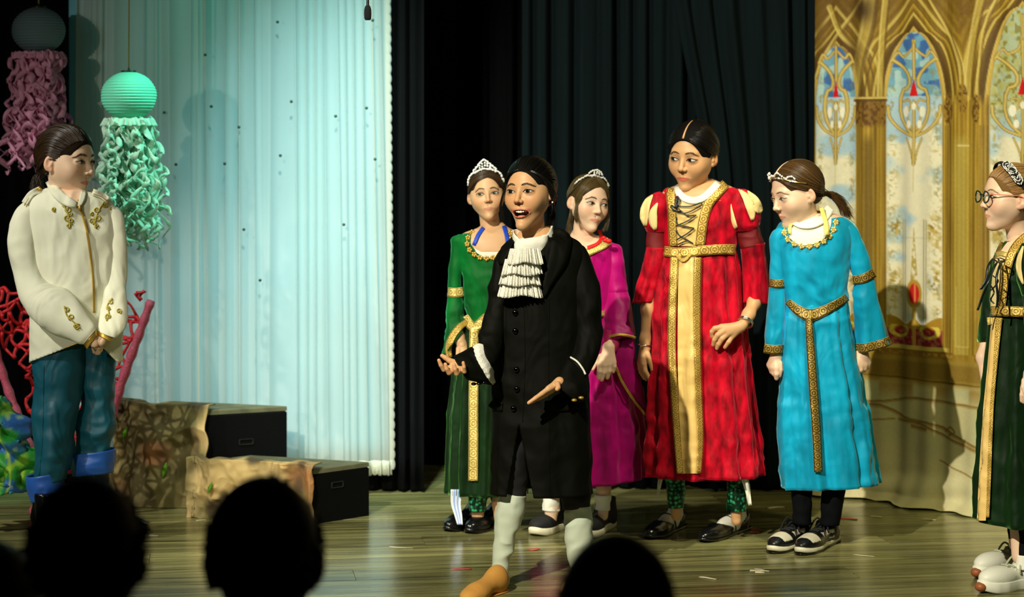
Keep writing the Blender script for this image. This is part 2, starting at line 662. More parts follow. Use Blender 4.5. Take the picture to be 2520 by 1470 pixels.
class Fig:
    """one person: an empty on the floor, parts traced at their own depth"""
    def __init__(s, label, D, px, group=None, cat='person', name='person', base=None):
        s.D = D
        s.base = P(px, HORIZON, D)
        s.base[2] = 0.0
        if base is not None:
            s.base = np.asarray(base, float)
        s.root = empty(name, s.base, label, cat, group)
        s.surf = {}
        s.body = Bag()
        s.skin = SKIN_TAN

    def p(s, px, py, dd=0.0):
        return P(px, py, s.D + dd)

    def r(s, rpx):
        return rpx * s.D / F

    def add(s, name, V, Q, m, parent=None, cols=None, uvs=None, label=None, keep=False, smooth=True):
        V = np.asarray(V, float)
        if keep:
            s.surf[keep if isinstance(keep, str) else name] = (V, Q if isinstance(Q, list) else Q.tolist())
        me = build_mesh(name, V - s.base, Q, cols, uvs, smooth)
        o = link(name, me, m, parent or s.root)
        if label:
            o['label'] = label
        return o

    def bag(s, name, b, m, parent=None, label=None, smooth=True):
        o = link(name, b.make(name, s.base, smooth), m, parent or s.root)
        if label:
            o['label'] = label
        return o

    def bvh(s, names):
        key = (tuple(names), len(s.surf))
        s.cache = getattr(s, 'cache', {})
        if key in s.cache:
            return s.cache[key]
        s.cache[key] = s._bvh(names)
        return s.cache[key]

    def _bvh(s, names):
        V, Q, n = [], [], 0
        if 'yoke' in s.surf and any(k in ('bodice', 'jacket', 'coat') for k in names):
            names = list(names) + ['yoke']
        for k in names:
            v, q = s.surf[k]
            V.append(v)
            Q += [[i + n for i in f] for f in q]
            n += len(v)
        return BVHTree.FromPolygons(np.vstack(V).tolist(), Q)

    def finish(s):
        o = s.bag('body', s.body, M_SKIN)
        return o


# ------------------------------------------------------------------ cloth lofts
def loft_rows(fig, rows, nu=110, nv=56, folds=(), wob=0.0, crease=0.0105, cs=(10, 10, 13), wob_scale=(9, 9, 9), power=2.0, seed=0, start=0.0, end=2 * np.pi):
    """rows: (lx, ly, rx, ry, dd, ratio, fold_px) = left and right picture edge of a ring, its depth offset,
    how deep it is compared with its half width, and how strong the folds are there"""
    R = np.array([list(r) + [0.0] * (7 - len(r)) for r in rows], float)
    R = catmull(R, nv)
    closed = end - start > 2 * np.pi - 1e-6
    th = np.linspace(start, end, nu, endpoint=not closed)
    V = np.zeros((nv, nu, 3))
    pr = 2.0 / power
    ct = np.sign(np.cos(th)) * np.abs(np.cos(th)) ** pr
    st = np.sign(np.sin(th)) * np.abs(np.sin(th)) ** pr
    for i, (lx, ly, rx, ry, dd, ratio, fa) in enumerate(R):
        L = fig.p(lx, ly, dd)
        Rr = fig.p(rx, ry, dd)
        C = (L + Rr) / 2
        A = (Rr - L) / 2
        a = np.linalg.norm(A)
        fo = np.zeros(nu)
        t = i / (nv - 1)
        for (k, ph, sh, dr) in folds:
            w = np.cos(k * th + ph + dr * t + 0.35 * np.sin(2.7 * t + ph))
            fo += sh * (1 - np.abs(w) ** 0.8 * 1.35 if sh < 0 else w)
        fo *= fig.r(fa)
        s = 1 + fo / max(a, 1e-6) * 1.0
        sb = 1 + fo / max(a * max(ratio, 0.2), 1e-6)
        V[i] = C + (ct * s)[:, None] * A + (st * sb)[:, None] * np.array([0, -1.0, 0]) * a * ratio
    V = V.reshape(-1, 3)
    Q = grid_quads(nv, nu, closed)
    if wob:
        N = normals(V, Q)
        V = V + N * (wob * (vnoise(V, wob_scale, seed + 1) + 0.5 * vnoise(V, np.asarray(wob_scale) * 2.1, seed + 2)))[:, None]
    if crease:
        N = normals(V, Q)
        q = V + 0.03 * np.stack([vnoise(V, 7, seed + 5), vnoise(V, 7, seed + 6), vnoise(V, 7, seed + 7)], 1)
        rg = 1 - np.abs(vnoise(q, cs, seed + 3)) * 2.2
        rg2 = 1 - np.abs(vnoise(q, np.asarray(cs) * 2.2, seed + 4)) * 2.2
        am = np.clip(0.55 + 0.8 * vnoise(V, 5, seed + 8), 0.05, 1)
        V = V + N * (crease * am * (0.75 * np.clip(rg, -1, 1) + 0.35 * np.clip(rg2, -1, 1) - 0.3))[:, None]
    # UV: metres round and down
    uv = np.stack([np.tile(th / (2 * np.pi), nv), np.repeat(np.linspace(0, 1, nv), nu)], 1)
    return V, Q, uv


def cloth(fig, name, rows, m, label=None, keep=True, parent=None, thick=0.004, cap=False, **kw):
    V, Q, uv = loft_rows(fig, rows, **kw)
    o = fig.add(name, V, Q, m, parent=parent, uvs=uv, label=label, keep=keep)
    if thick:
        md = o.modifiers.new('thickness', 'SOLIDIFY')
        md.thickness = thick
        md.offset = -1
    return o


def ribbon(fig, name, pts, wpx, surfs, m, off=0.004, label=None, parent=None, n=None, nc=5, thick=0.002, widths=None, dd=0.0, closed=False):
    """a band lying on traced cloth: pts are picture points along its middle"""
    pts = np.asarray(pts, float)
    if closed:
        pts = np.vstack([pts, pts[:1]])
    L = np.linalg.norm(np.diff(pts, axis=0), axis=1).sum()
    n = n or max(6, int(L / 6))
    c = catmull(pts, n)
    w = np.interp(np.linspace(0, 1, n), np.linspace(0, 1, len(widths)), widths) if widths is not None else np.full(n, wpx)
    tan = np.gradient(c, axis=0)
    tan /= np.linalg.norm(tan, axis=1)[:, None] + 1e-9
    nor = np.stack([-tan[:, 1], tan[:, 0]], 1)
    bv = fig.bvh(surfs) if surfs else None
    cam = Vector((0, 0, CAM_Z))
    V = np.zeros((n, nc, 3))
    depth = np.full((n, nc), np.nan)
    for i in range(n):
        for j in range(nc):
            q = c[i] + nor[i] * w[i] * (j / (nc - 1) - 0.5)
            d = Vector(P(q[0], q[1], 1.0)) - cam
            if bv:
                hit = bv.ray_cast(cam, d)
                if hit[0] is not None:
                    depth[i, j] = hit[0].y
    ok = ~np.isnan(depth)
    if ok.any():
        for i in range(n):
            if not ok[i].any():
                k = np.where(ok.any(1))[0]
                depth[i] = depth[k[np.argmin(abs(k - i))]]
        okk = ~np.isnan(depth)
        for i in range(n):
            depth[i] = np.where(np.isnan(depth[i]), np.nanmax(depth[i]), depth[i])
    else:
        depth[:] = fig.D + dd
    # no sudden jumps along the band
    for _ in range(2):
        depth[1:-1] = np.minimum(depth[1:-1], (depth[:-2] + depth[2:]) / 2 + 0.004)
    for i in range(n):
        for j in range(nc):
            q = c[i] + nor[i] * w[i] * (j / (nc - 1) - 0.5)
            V[i, j] = P(q[0], q[1], depth[i, j] - off)
    arc = np.concatenate([[0], np.cumsum(np.linalg.norm(np.diff(V[:, nc // 2], axis=0), axis=1))])
    uv = np.stack([np.tile(np.linspace(0, 1, nc), n), np.repeat(arc / (fig.r(np.mean(w)) + 1e-6), nc)], 1)
    Q = grid_quads(n, nc, False)
    o = fig.add(name, V.reshape(-1, 3), Q, m, parent=parent, uvs=uv, label=label)
    if thick:
        md = o.modifiers.new('thickness', 'SOLIDIFY')
        md.thickness = thick
        md.offset = 0
    return o


def on_surf(fig, surfs, pts, off=0.003):
    bv = fig.bvh(surfs)
    cam = Vector((0, 0, CAM_Z))
    out = []
    last = fig.D
    for (x, y) in pts:
        h = bv.ray_cast(cam, Vector(P(x, y, 1.0)) - cam)
        if h[0] is not None:
            last = h[0].y
        out.append(P(x, y, last - off))
    return np.array(out)


# ------------------------------------------------------------------ hands and limbs
def hand(fig, wrist, palm, fingers, thumb, k=0.004, h=0.0026, web=0.5):
    """wrist: (px,py,dd,r); palm: knuckle points; fingers: picture poly-lines (px,py,dd) with radius px"""
    f = Field()
    pt = lambda q: fig.p(q[0], q[1], q[2])
    w = pt(wrist)
    wr = fig.r(wrist[3])
    allp = [w]
    for i, fg in enumerate(fingers):
        pts = [pt(q) for q in fg]
        r = [fig.r(q[3]) for q in fg]
        f.cone(w, pts[0], wr * 0.85, r[0] * 1.12, k=0.010 if i else 0.02)
        allp += pts
    for i in range(len(fingers) - 1):
        a, b = pt(fingers[i][0]), pt(fingers[i + 1][0])
        f.cone(a * 0.8 + w * 0.2, b * 0.8 + w * 0.2, fig.r(fingers[i][0][3]), fig.r(fingers[i + 1][0][3]), k=0.006)
    for fg in fingers + ([thumb] if thumb else []):
        pts = [pt(q) for q in fg]
        r = [fig.r(q[3]) for q in fg]
        g = Field()
        g.chain(pts, r, k=0.002)
        f.fn(g.eval, k=k)
        allp += pts
    A = np.array(allp)
    pad = 0.03
    V, Q = polygonize(f, A.min(0) - pad, A.max(0) + pad, h)
    V = relax(V, Q, 1, 0.4)
    c = np.tile(np.asarray(fig.skin, float), (len(V), 1))
    # fingertips and knuckles a little redder, nails paler
    for fg in fingers + ([thumb] if thumb else []):
        tip = pt(fg[-1])
        d = np.linalg.norm(V - tip, axis=1)
        m = np.exp(-(d / fig.r(fg[-1][3] * 1.6)) ** 2)[:, None] * 0.35
        c = c * (1 - m) + c * np.array([1.0, 0.75, 0.7]) * m
    fig.body.add(V, Q, c)


def limb(fig, pts, h=0.004, flat=None, color=None):
    """bare arm, leg or neck: (px,py,dd,r) points"""
    f = Field()
    W = [fig.p(q[0], q[1], q[2]) for q in pts]
    r = [fig.r(q[3]) for q in pts]
    f.chain(W, r, k=0.02)
    A = np.array(W)
    pad = max(r) + 0.02
    V, Q = polygonize(f, A.min(0) - pad, A.max(0) + pad, h)
    V = relax(V, Q, 1)
    fig.body.add(V, Q, np.asarray(color if color is not None else fig.skin, float))


# ------------------------------------------------------------------ head assembly
SC_C = np.array([0, -0.07, 0.115])


def scalp(dirs, o, off):
    w = o.get('w', 1.0)
    R = np.array([0.352 * w, 0.418, 0.388])
    d = dirs / (np.linalg.norm(dirs, axis=1)[:, None] + 1e-9)
    return SC_C + d * R * (1 + np.asarray(off).reshape(-1, 1))


def to_dir(p, o):
    w = o.get('w', 1.0)
    R = np.array([0.352 * w, 0.418, 0.388])
    q = (np.asarray(p, float) - SC_C) / R
    return q / (np.linalg.norm(q) + 1e-9)


def locks(bag, T, o, sets, color, rnd):
    """sets: dicts with poly-lines 'a' (roots), 'b' (middle), 'c' (ends) on the scalp, optional 'tail' points off it"""
    for s in sets:
        n = int(s.get('n', 60) * 1.7)
        A = catmull(s['a'], 64)
        B = catmull(s['b'], 64) if 'b' in s else None
        C = catmull(s['c'], 64)
        for i in range(n):
            t = (i + rnd.random()) / n
            k = min(63, int(t * 63))
            jit = lambda sc: np.array([rnd.gauss(0, sc) for _ in range(3)])
            key = [to_dir(A[k] + jit(0.008), o)]
            if B is not None:
                key.append(to_dir(B[k] + jit(0.012), o))
            key.append(to_dir(C[k] + jit(0.02), o))
            m = s.get('m', 12)
            d = catmull(np.array(key), m)
            lift = s.get('lift', 0.05) + rnd.uniform(-0.012, 0.02)
            prof = np.concatenate([np.linspace(0.022, lift, m // 3), np.full(m - m // 3, lift)])
            pts = scalp(d, o, prof)
            if 'tail' in s:
                tl = np.array(s['tail'], float)
                sp = s.get('spread', 0.03)
                j = jit(sp)
                tl = tl + np.outer(np.linspace(0.3, 1, len(tl)), j)
                pts = np.vstack([pts, tl])
            pts = catmull(pts, len(pts) + 4)
            if s.get('wave'):
                ph = rnd.uniform(0, 6.28)
                u = np.linspace(0, 1, len(pts))
                amp = s['wave'] * sstep(0.4, 1.0, u)
                pts = pts + np.stack([amp * np.sin(u * 26 + ph), amp * np.cos(u * 22 + ph), 0 * u], 1)
            wd = s.get('w', 0.016) * rnd.uniform(0.5, 1.1)
            u = np.linspace(0, 1, len(pts))
            rad = wd * (0.45 + 0.55 * np.sin(np.pi * np.clip(u * 0.9 + 0.08, 0, 1)))
            if s.get('taper', True):
                rad *= 1 - 0.75 * sstep(0.75, 1.0, u)
            V, Q = tube_vq(pts, rad, 4, False, flat=0.6)
            bag.add(V @ T[0].T + T[1], Q, np.asarray(color) * rnd.uniform(0.55, 1.45))


HL = [(0, 0.335, 0.335), (0.12, 0.31, 0.325), (0.22, 0.235, 0.27), (0.285, 0.15, 0.19), (0.318, 0.08, 0.08),
      (0.335, 0.02, -0.02)]
HLB = [(0.335, -0.13, -0.10), (0.28, -0.22, -0.24), (0.15, -0.32, -0.30), (0, -0.36, -0.31)]


def mir(L, s):
    return [(s * x, y, z) for (x, y, z) in L]


def make_head(fig, cpx, cpy, hpx, yaw, pitch, roll, o, dd=0.0, neck=None, neck_r=(22, 24), skin=None, lip=None,
              hair=(0.02, 0.015, 0.01), iris=(0.05, 0.025, 0.01), h=None):
    """a whole head with eyes, brows, hair; neck = (px,py,dd) of the neck's foot"""
    fig.skin = skin if skin is not None else fig.skin
    lip = lip if lip is not None else tuple(np.array(fig.skin) * (0.85, 0.45, 0.42))
    hh = fig.r(hpx)
    c = fig.p(cpx, cpy, dd)
    T = head_matrix(c, hh, yaw, pitch, roll)
    fig.T = T
    inv = np.linalg.inv(T[0])
    fig.hu = lambda q: (np.asarray(q) - T[1]) @ inv.T
    fig.hw = lambda q: np.asarray(q) @ T[0].T + T[1]
    f = smooth_head(o)
    lo, hi = np.array([-0.46, -0.6, -0.62]), np.array([0.46, 0.52, 0.54])
    if neck is not None:
        nb = fig.hu(fig.p(*neck))
        top = np.array([0, -0.10, -0.22])
        f.cone(top, nb, neck_r[0] / hpx, neck_r[1] / hpx, k=0.07)
        # collar bones / shoulders slope under the neck
        lo = np.minimum(lo, nb - 0.3)
        hi = np.maximum(hi, nb + 0.3)
    hs = (h or 0.0021) / hh
    V, Q = polygonize(f, lo, hi, hs)
    V = relax(V, Q, 1, 0.3)
    cols = head_colors(V, o, fig.skin, lip)
    bv = BVHTree.FromPolygons(V.tolist(), Q.tolist())
    fig.body.add(V @ T[0].T + T[1], Q, cols)
    rnd = random.Random(int(cpx))

    def surf(x, z, d=0.004):
        hit = bv.ray_cast(Vector((x, 1.0, z)), Vector((0, -1, 0)))
        return np.array([x, (hit[0].y if hit[0] else 0.3) + d, z])

    w = o.get('w', 1.0)
    lash = np.array(o.get('lash', (0.012, 0.008, 0.006)))
    for s in (-1, 1):
        ex, ez = s * 0.148 * w, 0.002
        hw_, hu_, hl_ = 0.072, o.get('lid', 0.036), o.get('lid_low', 0.026)
        nu, nv = 33, 15
        g = o.get('gaze', (0, 0))
        Vv, Cc = [], []
        for j in range(nv):
            for i in range(nu):
                u = -1 + 2 * i / (nu - 1)
                up = hu_ * (1 - abs(u) ** 2.2) + 0.004 * (u * s)
                dn = -hl_ * (1 - abs(u) ** 2.0) + 0.004 * (u * s)
                x = ex + u * hw_
                z = ez + dn + (up - dn) * j / (nv - 1)
                bulge = 0.010 * (1 - u * u)
                Vv.append(surf(x, z, 0.003 + bulge * math.sin(math.pi * j / (nv - 1))))
                ix, iz = ex + g[0] * hw_, ez + 0.003 + g[1] * hu_
                r = math.hypot(x - ix, (z - iz))
                col = np.array([0.62, 0.60, 0.54])
                edge = sstep(0.75, 1.0, abs(u))
                col = col * (1 - edge) + np.array([0.45, 0.2, 0.15]) * edge
                k = float(sstep(0.035, 0.029, r))
                col = col * (1 - k) + np.array(iris) * k
                k = float(sstep(0.018, 0.014, r))
                col = col * (1 - k) + np.array([0.004, 0.003, 0.003]) * k
                hl = math.hypot(x - ix - 0.010, z - iz - 0.012)
                Cc.append(col)
        Vv = np.array(Vv)
        eye = fig.add('eye', Vv @ T[0].T + T[1], grid_quads(nv, nu, False), M_EYE, cols=np.array(Cc))
        # lashes: upper thick, lower thin; brow
        b = Bag()
        us = np.linspace(-1.06, 1.06, 22)
        up = np.array([surf(ex + u * hw_, ez + hu_ * max(0, 1 - abs(u) ** 2.2) + 0.004 * u * s + 0.003, 0.010) for u in us])
        b.add(*tube_vq(up @ T[0].T + T[1], (0.0095 * (1 - 0.55 * us ** 2)) * hh, 6), lash)
        if o.get('low_lash', True):
            dn = np.array([surf(ex + u * hw_, ez - hl_ * max(0, 1 - u * u) + 0.004 * u * s, 0.004) for u in us])
            b.add(*tube_vq(dn @ T[0].T + T[1], (0.0036 * (1 - 0.6 * us ** 2)) * hh, 5), np.array(fig.skin) * 0.35)
        # crease of the lid
        cr = np.array([surf(ex + u * hw_ * 1.05, ez + (hu_ + 0.022) * max(0, 1 - abs(u) ** 2.4) + 0.004 * u * s + 0.004, 0.0015) for u in us])
        b.add(*tube_vq(cr @ T[0].T + T[1], 0.004 * hh, 5), np.array(fig.skin) * (0.5, 0.38, 0.34))
        fig.bag('eyelashes', b, M_HAIR)
        bw = o.get('brow_w', 0.014)
        bz = o.get('brow_z', 0.095)
        key = np.array([(s * 0.060, bz - 0.002), (s * 0.11, bz + 0.012), (s * 0.17, bz + 0.012), (s * 0.232, bz - 0.014 - o.get('brow_drop', 0.012))])
        kk = catmull(key, 20)
        kk[:, 0] *= w
        us = np.linspace(0, 1, 20)
        pts = np.array([surf(a, bb, 0.003) for a, bb in kk])
        b = Bag()
        bc = np.array(o.get('brow', hair)) * 0.8 + np.asarray(fig.skin) * 0.13
        for q in range(70):
            t_ = rnd.random()
            k_ = min(18, int(t_ * 19))
            half = bw * (0.35 + 0.75 * math.sin(math.pi * min(1, max(0, t_ * 0.8 + 0.12))))
            a_, z_ = kk[k_] + (kk[k_ + 1] - kk[k_]) * (t_ * 19 - k_)
            off_ = rnd.uniform(-0.8, 0.8) * half
            tg = unit(kk[k_ + 1] - kk[k_])
            up_ = 0.5 * (1 - t_)
            p0_ = (a_ - tg[0] * 0.010, z_ + off_)
            p1_ = (a_ + tg[0] * 0.022, z_ + off_ * 0.8 + 0.022 * (tg[1] + up_))
            pm_ = ((p0_[0] + p1_[0]) / 2, (p0_[1] + p1_[1]) / 2 + 0.002)
            tri = np.array([surf(*p0_, 0.001), surf(*pm_, 0.006), surf(*p1_, 0.003)])
            b.add(*tube_vq(tri @ T[0].T + T[1], np.array([0.0032, 0.0036, 0.0014]) * hh, 4, False), bc * rnd.uniform(0.7, 1.3))
        fig.bag('eyebrow', b, M_HAIR)
    if o.get('open', 0) > 0:
        zc = -0.272 - o['open'] * 0.55
        b = Bag()
        for k in range(8):
            a = (k - 3.5) / 3.5
            x = a * 0.112
            y = 0.312 - 0.060 * a * a
            tw = 0.030 if abs(a) < 0.2 else 0.026
            ff = Field()
            ff.box((x, y, zc + 0.022 + 0.018 * a * a), (tw / 2 + .001, 0.012, 0.019 if abs(a) < 0.2 else 0.015), 0.006)
            v, q = polygonize(ff, (x - .03, y - .03, zc - .02), (x + .03, y + .03, zc + 0.075), 0.004)
            b.add(v @ T[0].T + T[1], q)
        fig.bag('teeth', b, M_TOOTH)
        v, q = ball_vq((-0.01, 0.272, zc - 0.048), (0.060, 0.055, 0.020), 16, 10)
        fig.add('tongue', v @ T[0].T + T[1], q, M_TONGUE)
    # hair: a scalp cap plus locks
    hb = Bag()
    if o.get('cap', True):
        hf = Field()
        lift = o.get('cap_lift', 0.010)
        hf.ell(tuple(SC_C + np.array([0, -0.006, 0.006])), (0.352 * w + lift, 0.418 + lift, 0.388 + lift))
        fz = o.get('hairline', 0.335) + 0.02
        fw = o.get('face_w', 0.372) + 0.008
        hf.ell((o.get('face_x', 0), 0.50, fz - 0.46), (fw * w, 0.47, 0.46), k=0.03, mode='s')
        hf.box((0, 0.38, -0.43), (0.6, 0.40, 0.38), 0.08, k=0.08, mode='s')      # below the ears in front
        hf.box((0, 0, -0.75), (0.9, 0.9, 0.40), 0.03, k=0.03, mode='s')          # nape
        for s in (-1, 1):
            if o.get('ears_out', True):
                hf.ell((s * 0.40 * w, -0.02, -0.06), (0.10, 0.10, 0.13), k=0.02, mode='s')
        v, q = polygonize(hf, (-0.5, -0.6, -0.5), (0.5, 0.5, 0.6), 0.016)
        v = relax(v, q, 2)
        fig.add('scalp_hair', v @ T[0].T + T[1], q, M_SCALPHAIR, cols=np.tile(np.asarray(hair) * 0.6, (len(v), 1)))
    if o.get('sets'):
        locks(hb, T, o, o['sets'], hair, rnd)
    if o.get('parting') is not None:
        px_ = o['parting']
        dirs = np.array([to_dir(q, o) for q in catmull([(px_, 0.345, 0.33), (px_, 0.24, 0.44), (px_, 0.10, 0.49), (px_, -0.03, 0.50)], 14)])
        pt_ = scalp(dirs, o, np.linspace(0.020, 0.034, 14) + (o.get('cap_lift', 0.010) - 0.010) * 2.6)
        vq = tube_vq(pt_ @ T[0].T + T[1], np.linspace(0.017, 0.006, 14) * hh, 6, True)
        fig.body.add(vq[0], vq[1], np.asarray(fig.skin, float))
    hob = fig.bag('hair', hb, M_HAIR)
    return hob


def pulled_sets(n=60, gather=(0, -0.46, -0.05), part=None, tail=None, lift=0.045, w=0.014, spread=0.03, wave=0, via_z=0.10):
    """hair combed back from the hairline to a knot"""
    sets = []
    gx, gy, gz = gather
    for s in (-1, 1):
        end = [(gx + s * 0.02, gy, gz + 0.06), (gx + s * 0.05, gy, gz + 0.02), (gx + s * 0.05, gy, gz - 0.03)]
        base = dict(n=n, w=w, lift=lift, spread=spread, wave=wave)
        if tail is not None:
            base['tail'] = tail
        if part is None:
            sets.append(dict(base, a=mir(HL, s), b=mir([(0.02, -0.10, 0.50), (0.12, -0.12, 0.48), (0.25, -0.15, 0.38), (0.33, -0.16, 0.25), (0.36, -0.15, 0.10), (0.36, -0.15, 0.0)], s), c=end))
        else:
            px0 = part
            sets.append(dict(base, a=[(px0 + s * 0.006, 0.33, 0.345), (px0 + s * 0.006, 0.20, 0.46), (px0 + s * 0.006, 0.02, 0.50)],
                             b=[(s * 0.345, 0.08, via_z), (s * 0.36, -0.05, via_z + 0.10), (s * 0.33, -0.2, via_z + 0.16)], c=end))
            sets.append(dict(base, n=n // 3, a=[(px0 + s * 0.006, 0.02, 0.50), (s * 0.04, -0.15, 0.49)], c=end))
        sets.append(dict(base, n=n // 3, a=mir(HLB, s), c=[(gx + s * 0.05, gy, gz - 0.02), (gx, gy, gz - 0.05)]))
    return sets


def yoke(fig, rows, k=0.985):
    """bare shoulders and chest under a neckline: the same rings as the cloth, a touch smaller, added to the body"""
    R = []
    for r in rows:
        r = list(r)
        mx, my = (r[0] + r[2]) / 2, (r[1] + r[3]) / 2
        r[0], r[2] = mx + (r[0] - mx) * k, mx + (r[2] - mx) * k
        R.append(r)
    V, Q, _ = loft_rows(fig, R, nu=64, nv=24, crease=0)
    fig.surf['yoke'] = (V, Q.tolist())
    fig.body.add(V, Q, np.asarray(fig.skin, float))


# ================================================================== the setting
M_DARKWALL = mat('hall_paint_black', (0.012, 0.014, 0.014), rough=0.9)


def slab(name, lo, hi, m, kind='structure', parent=None):
    lo, hi = np.asarray(lo, float), np.asarray(hi, float)
    V, Q = box_vq((lo + hi) / 2, hi - lo)
    o = link(name, build_mesh(name, V, Q, smooth=False), m, parent)
    if kind and parent is None:
        o['kind'] = kind
    return o


slab('wall_back', (-6.2, 10.4, -0.5), (6.2, 10.6, 5.6), M_DARKWALL)
slab('wall_left', (-6.2, -2.4, -0.5), (-6.0, 10.6, 5.6), M_DARKWALL)
slab('wall_right', (6.0, -2.4, -0.5), (6.2, 10.6, 5.6), M_DARKWALL)
slab('wall_front', (-6.2, -2.6, -0.5), (6.2, -2.4, 5.6), M_DARKWALL)
slab('ceiling', (-6.2, -2.6, 5.4), (6.2, 10.6, 5.6), M_DARKWALL)
slab('floor_hall', (-6.2, -2.6, -0.6), (6.2, 10.6, -0.45), mat('hall_floor_dark', (0.015, 0.015, 0.014), rough=0.7))
floor = slab('floor', (-6.0, 6.25, -0.45), (6.0, 10.4, -0.006), mat('stage_underfloor', (0.03, 0.028, 0.02), rough=0.8))


def wood_mat():
    m = bpy.data.materials.new('stage_laminate_planks')
    m.use_nodes = True
    nt = m.node_tree
    N, L = nt.nodes, nt.links
    b = N['Principled BSDF']
    tc = N.new('ShaderNodeTexCoord')
    oi = N.new('ShaderNodeObjectInfo')
    mp = N.new('ShaderNodeMapping')
    mp.inputs['Scale'].default_value = (1.1, 17.0, 1.0)
    add = N.new('ShaderNodeVectorMath')
    cmb = N.new('ShaderNodeCombineXYZ')
    mul = N.new('ShaderNodeMath')
    mul.operation = 'MULTIPLY'
    mul.inputs[1].default_value = 37.0
    L.new(oi.outputs['Random'], mul.inputs[0])
    L.new(mul.outputs[0], cmb.inputs[2])
    L.new(mul.outputs[0], cmb.inputs[0])
    L.new(tc.outputs['Object'], mp.inputs['Vector'])
    L.new(mp.outputs[0], add.inputs[0])
    L.new(cmb.outputs[0], add.inputs[1])
    nz = N.new('ShaderNodeTexNoise')
    nz.inputs['Scale'].default_value = 1.6
    nz.inputs['Detail'].default_value = 6
    nz.inputs['Roughness'].default_value = 0.62
    nz.inputs['Distortion'].default_value = 0.6
    L.new(add.outputs[0], nz.inputs['Vector'])
    cr = N.new('ShaderNodeValToRGB')
    cr.color_ramp.elements[0].position = 0.30
    cr.color_ramp.elements[0].color = (0.030, 0.029, 0.011, 1)
    cr.color_ramp.elements[1].position = 0.68
    cr.color_ramp.elements[1].color = (0.33, 0.320, 0.132, 1)
    e = cr.color_ramp.elements.new(0.48)
    e.color = (0.185, 0.178, 0.066, 1)
    L.new(nz.outputs[0], cr.inputs[0])
    hv = N.new('ShaderNodeHueSaturation')
    mr = N.new('ShaderNodeMapRange')
    mr.inputs['To Min'].default_value = 0.75
    mr.inputs['To Max'].default_value = 1.25
    L.new(oi.outputs['Random'], mr.inputs['Value'])
    L.new(mr.outputs[0], hv.inputs['Value'])
    L.new(cr.outputs[0], hv.inputs['Color'])
    L.new(hv.outputs[0], b.inputs['Base Color'])
    b.inputs['Roughness'].default_value = 0.22
    b.inputs['Specular IOR Level'].default_value = 0.55
    bp = N.new('ShaderNodeBump')
    bp.inputs['Strength'].default_value = 0.10
    bp.inputs['Distance'].default_value = 0.002
    L.new(nz.outputs[0], bp.inputs['Height'])
    L.new(bp.outputs[0], b.inputs['Normal'])
    return m


M_WOOD = wood_mat()
PL, PW = 2.6, 0.19


def plank_mesh():
    bm = bmesh.new()
    bmesh.ops.create_cube(bm, size=1.0)
    for v in bm.verts:
        v.co.x *= PL - 0.0006
        v.co.y *= PW - 0.003
        v.co.z *= 0.006
        v.co.z -= 0.003
        if v.co.z > -0.002:
            v.co.x *= 0.9996
            v.co.y *= 0.988
    me = bpy.data.meshes.new('plank')
    bm.to_mesh(me)
    bm.free()
    me.materials.append(M_WOOD)
    return me


plank_me = plank_mesh()
ang = math.radians(8)
ca, sa = math.cos(ang), math.sin(ang)
for j in range(-1, 25):
    for i in range(-2, 3):
        u = (i + (0.37 * j) % 1.0) * PL
        v = (j - 6) * PW
        x, y = ca * u - sa * v + 0.2, sa * u + ca * v + 7.4
        if not (6.36 < y - 0.12 and y < 9.75 and abs(x) < 4.2):
            continue
        o = bpy.data.objects.new('plank', plank_me)
        COL.objects.link(o)
        o.location = (x, y, 0)
        o.rotation_euler = (0, 0, ang)
        o.parent = floor

# ------------------------------------------------------------------ curtains


def sheet(x0, x1, y0, y1, z0, z1, nx, nz, dy, dx=None, xr=None):
    """a hanging cloth from (x0,y0) to (x1,y1); dy(u,v) = push out of the plane towards the viewer, dx(u,v) sideways"""
    u, v = np.meshgrid(np.linspace(0, 1, nx), np.linspace(0, 1, nz))
    X = x0 + (x1 - x0) * u
    Y = y0 + (y1 - y0) * u
    nn = unit([(y1 - y0), -(x1 - x0)])
    d = dy(u, v)
    X = X + nn[0] * d
    Y = Y + nn[1] * d
    if dx is not None:
        X = X + dx(u, v)
    Z = z1 + (z0 - z1) * v
    V = np.stack([X, Y, Z], -1).reshape(-1, 3)
    Q = grid_quads(nz, nx, False)
    return V, Q, np.stack([u.ravel(), v.ravel()], 1)


def fold_fn(k, amp, seed, pinch=0.5):
    r = np.random.RandomState(seed)
    ph = r.rand(6) * 6.28

    def f(u, v):
        w = u * k * 6.283 + 1.3 * np.sin(u * 9 + ph[0]) + 0.5 * np.sin(v * 2.2 + u * 14 + ph[3]) * 0.4
        a = 0.55 + 0.45 * np.sin(u * 23 + ph[1]) * np.sin(u * 7 + ph[2])
        return amp * a * (np.sin(w) + 0.35 * np.sin(2 * w + ph[4] + v)) * (1 - pinch * (1 - v) * 0.6)
    return f


def curtain(name, args, m, label, cat='curtain', group=None, thick=0.003):
    V, Q, uv = sheet(*args)
    c = np.array([V[:, 0].mean(), V[:, 1].mean(), V[:, 2].min()])
    o = link(name, build_mesh(name, V - c, Q, uvs=uv), m, loc=c)
    md = o.modifiers.new('thickness', 'SOLIDIFY')
    md.thickness = thick
    tag(o, label, cat, group)
    return o


M_BLACKDRAPE = mat('black_drape_cloth', srgb(7, 9, 11), rough=0.9, spec=0.1, vary=0.25, vary_scale=30, stretch=(1, 1, 0.05))
M_TEALDRAPE = mat('dark_teal_drape_cloth', srgb(8, 20, 23), rough=0.9, spec=0.1, vary=0.25, vary_scale=30, stretch=(1, 1, 0.05))
fx = lambda px, d: (px - 1260) * d / F

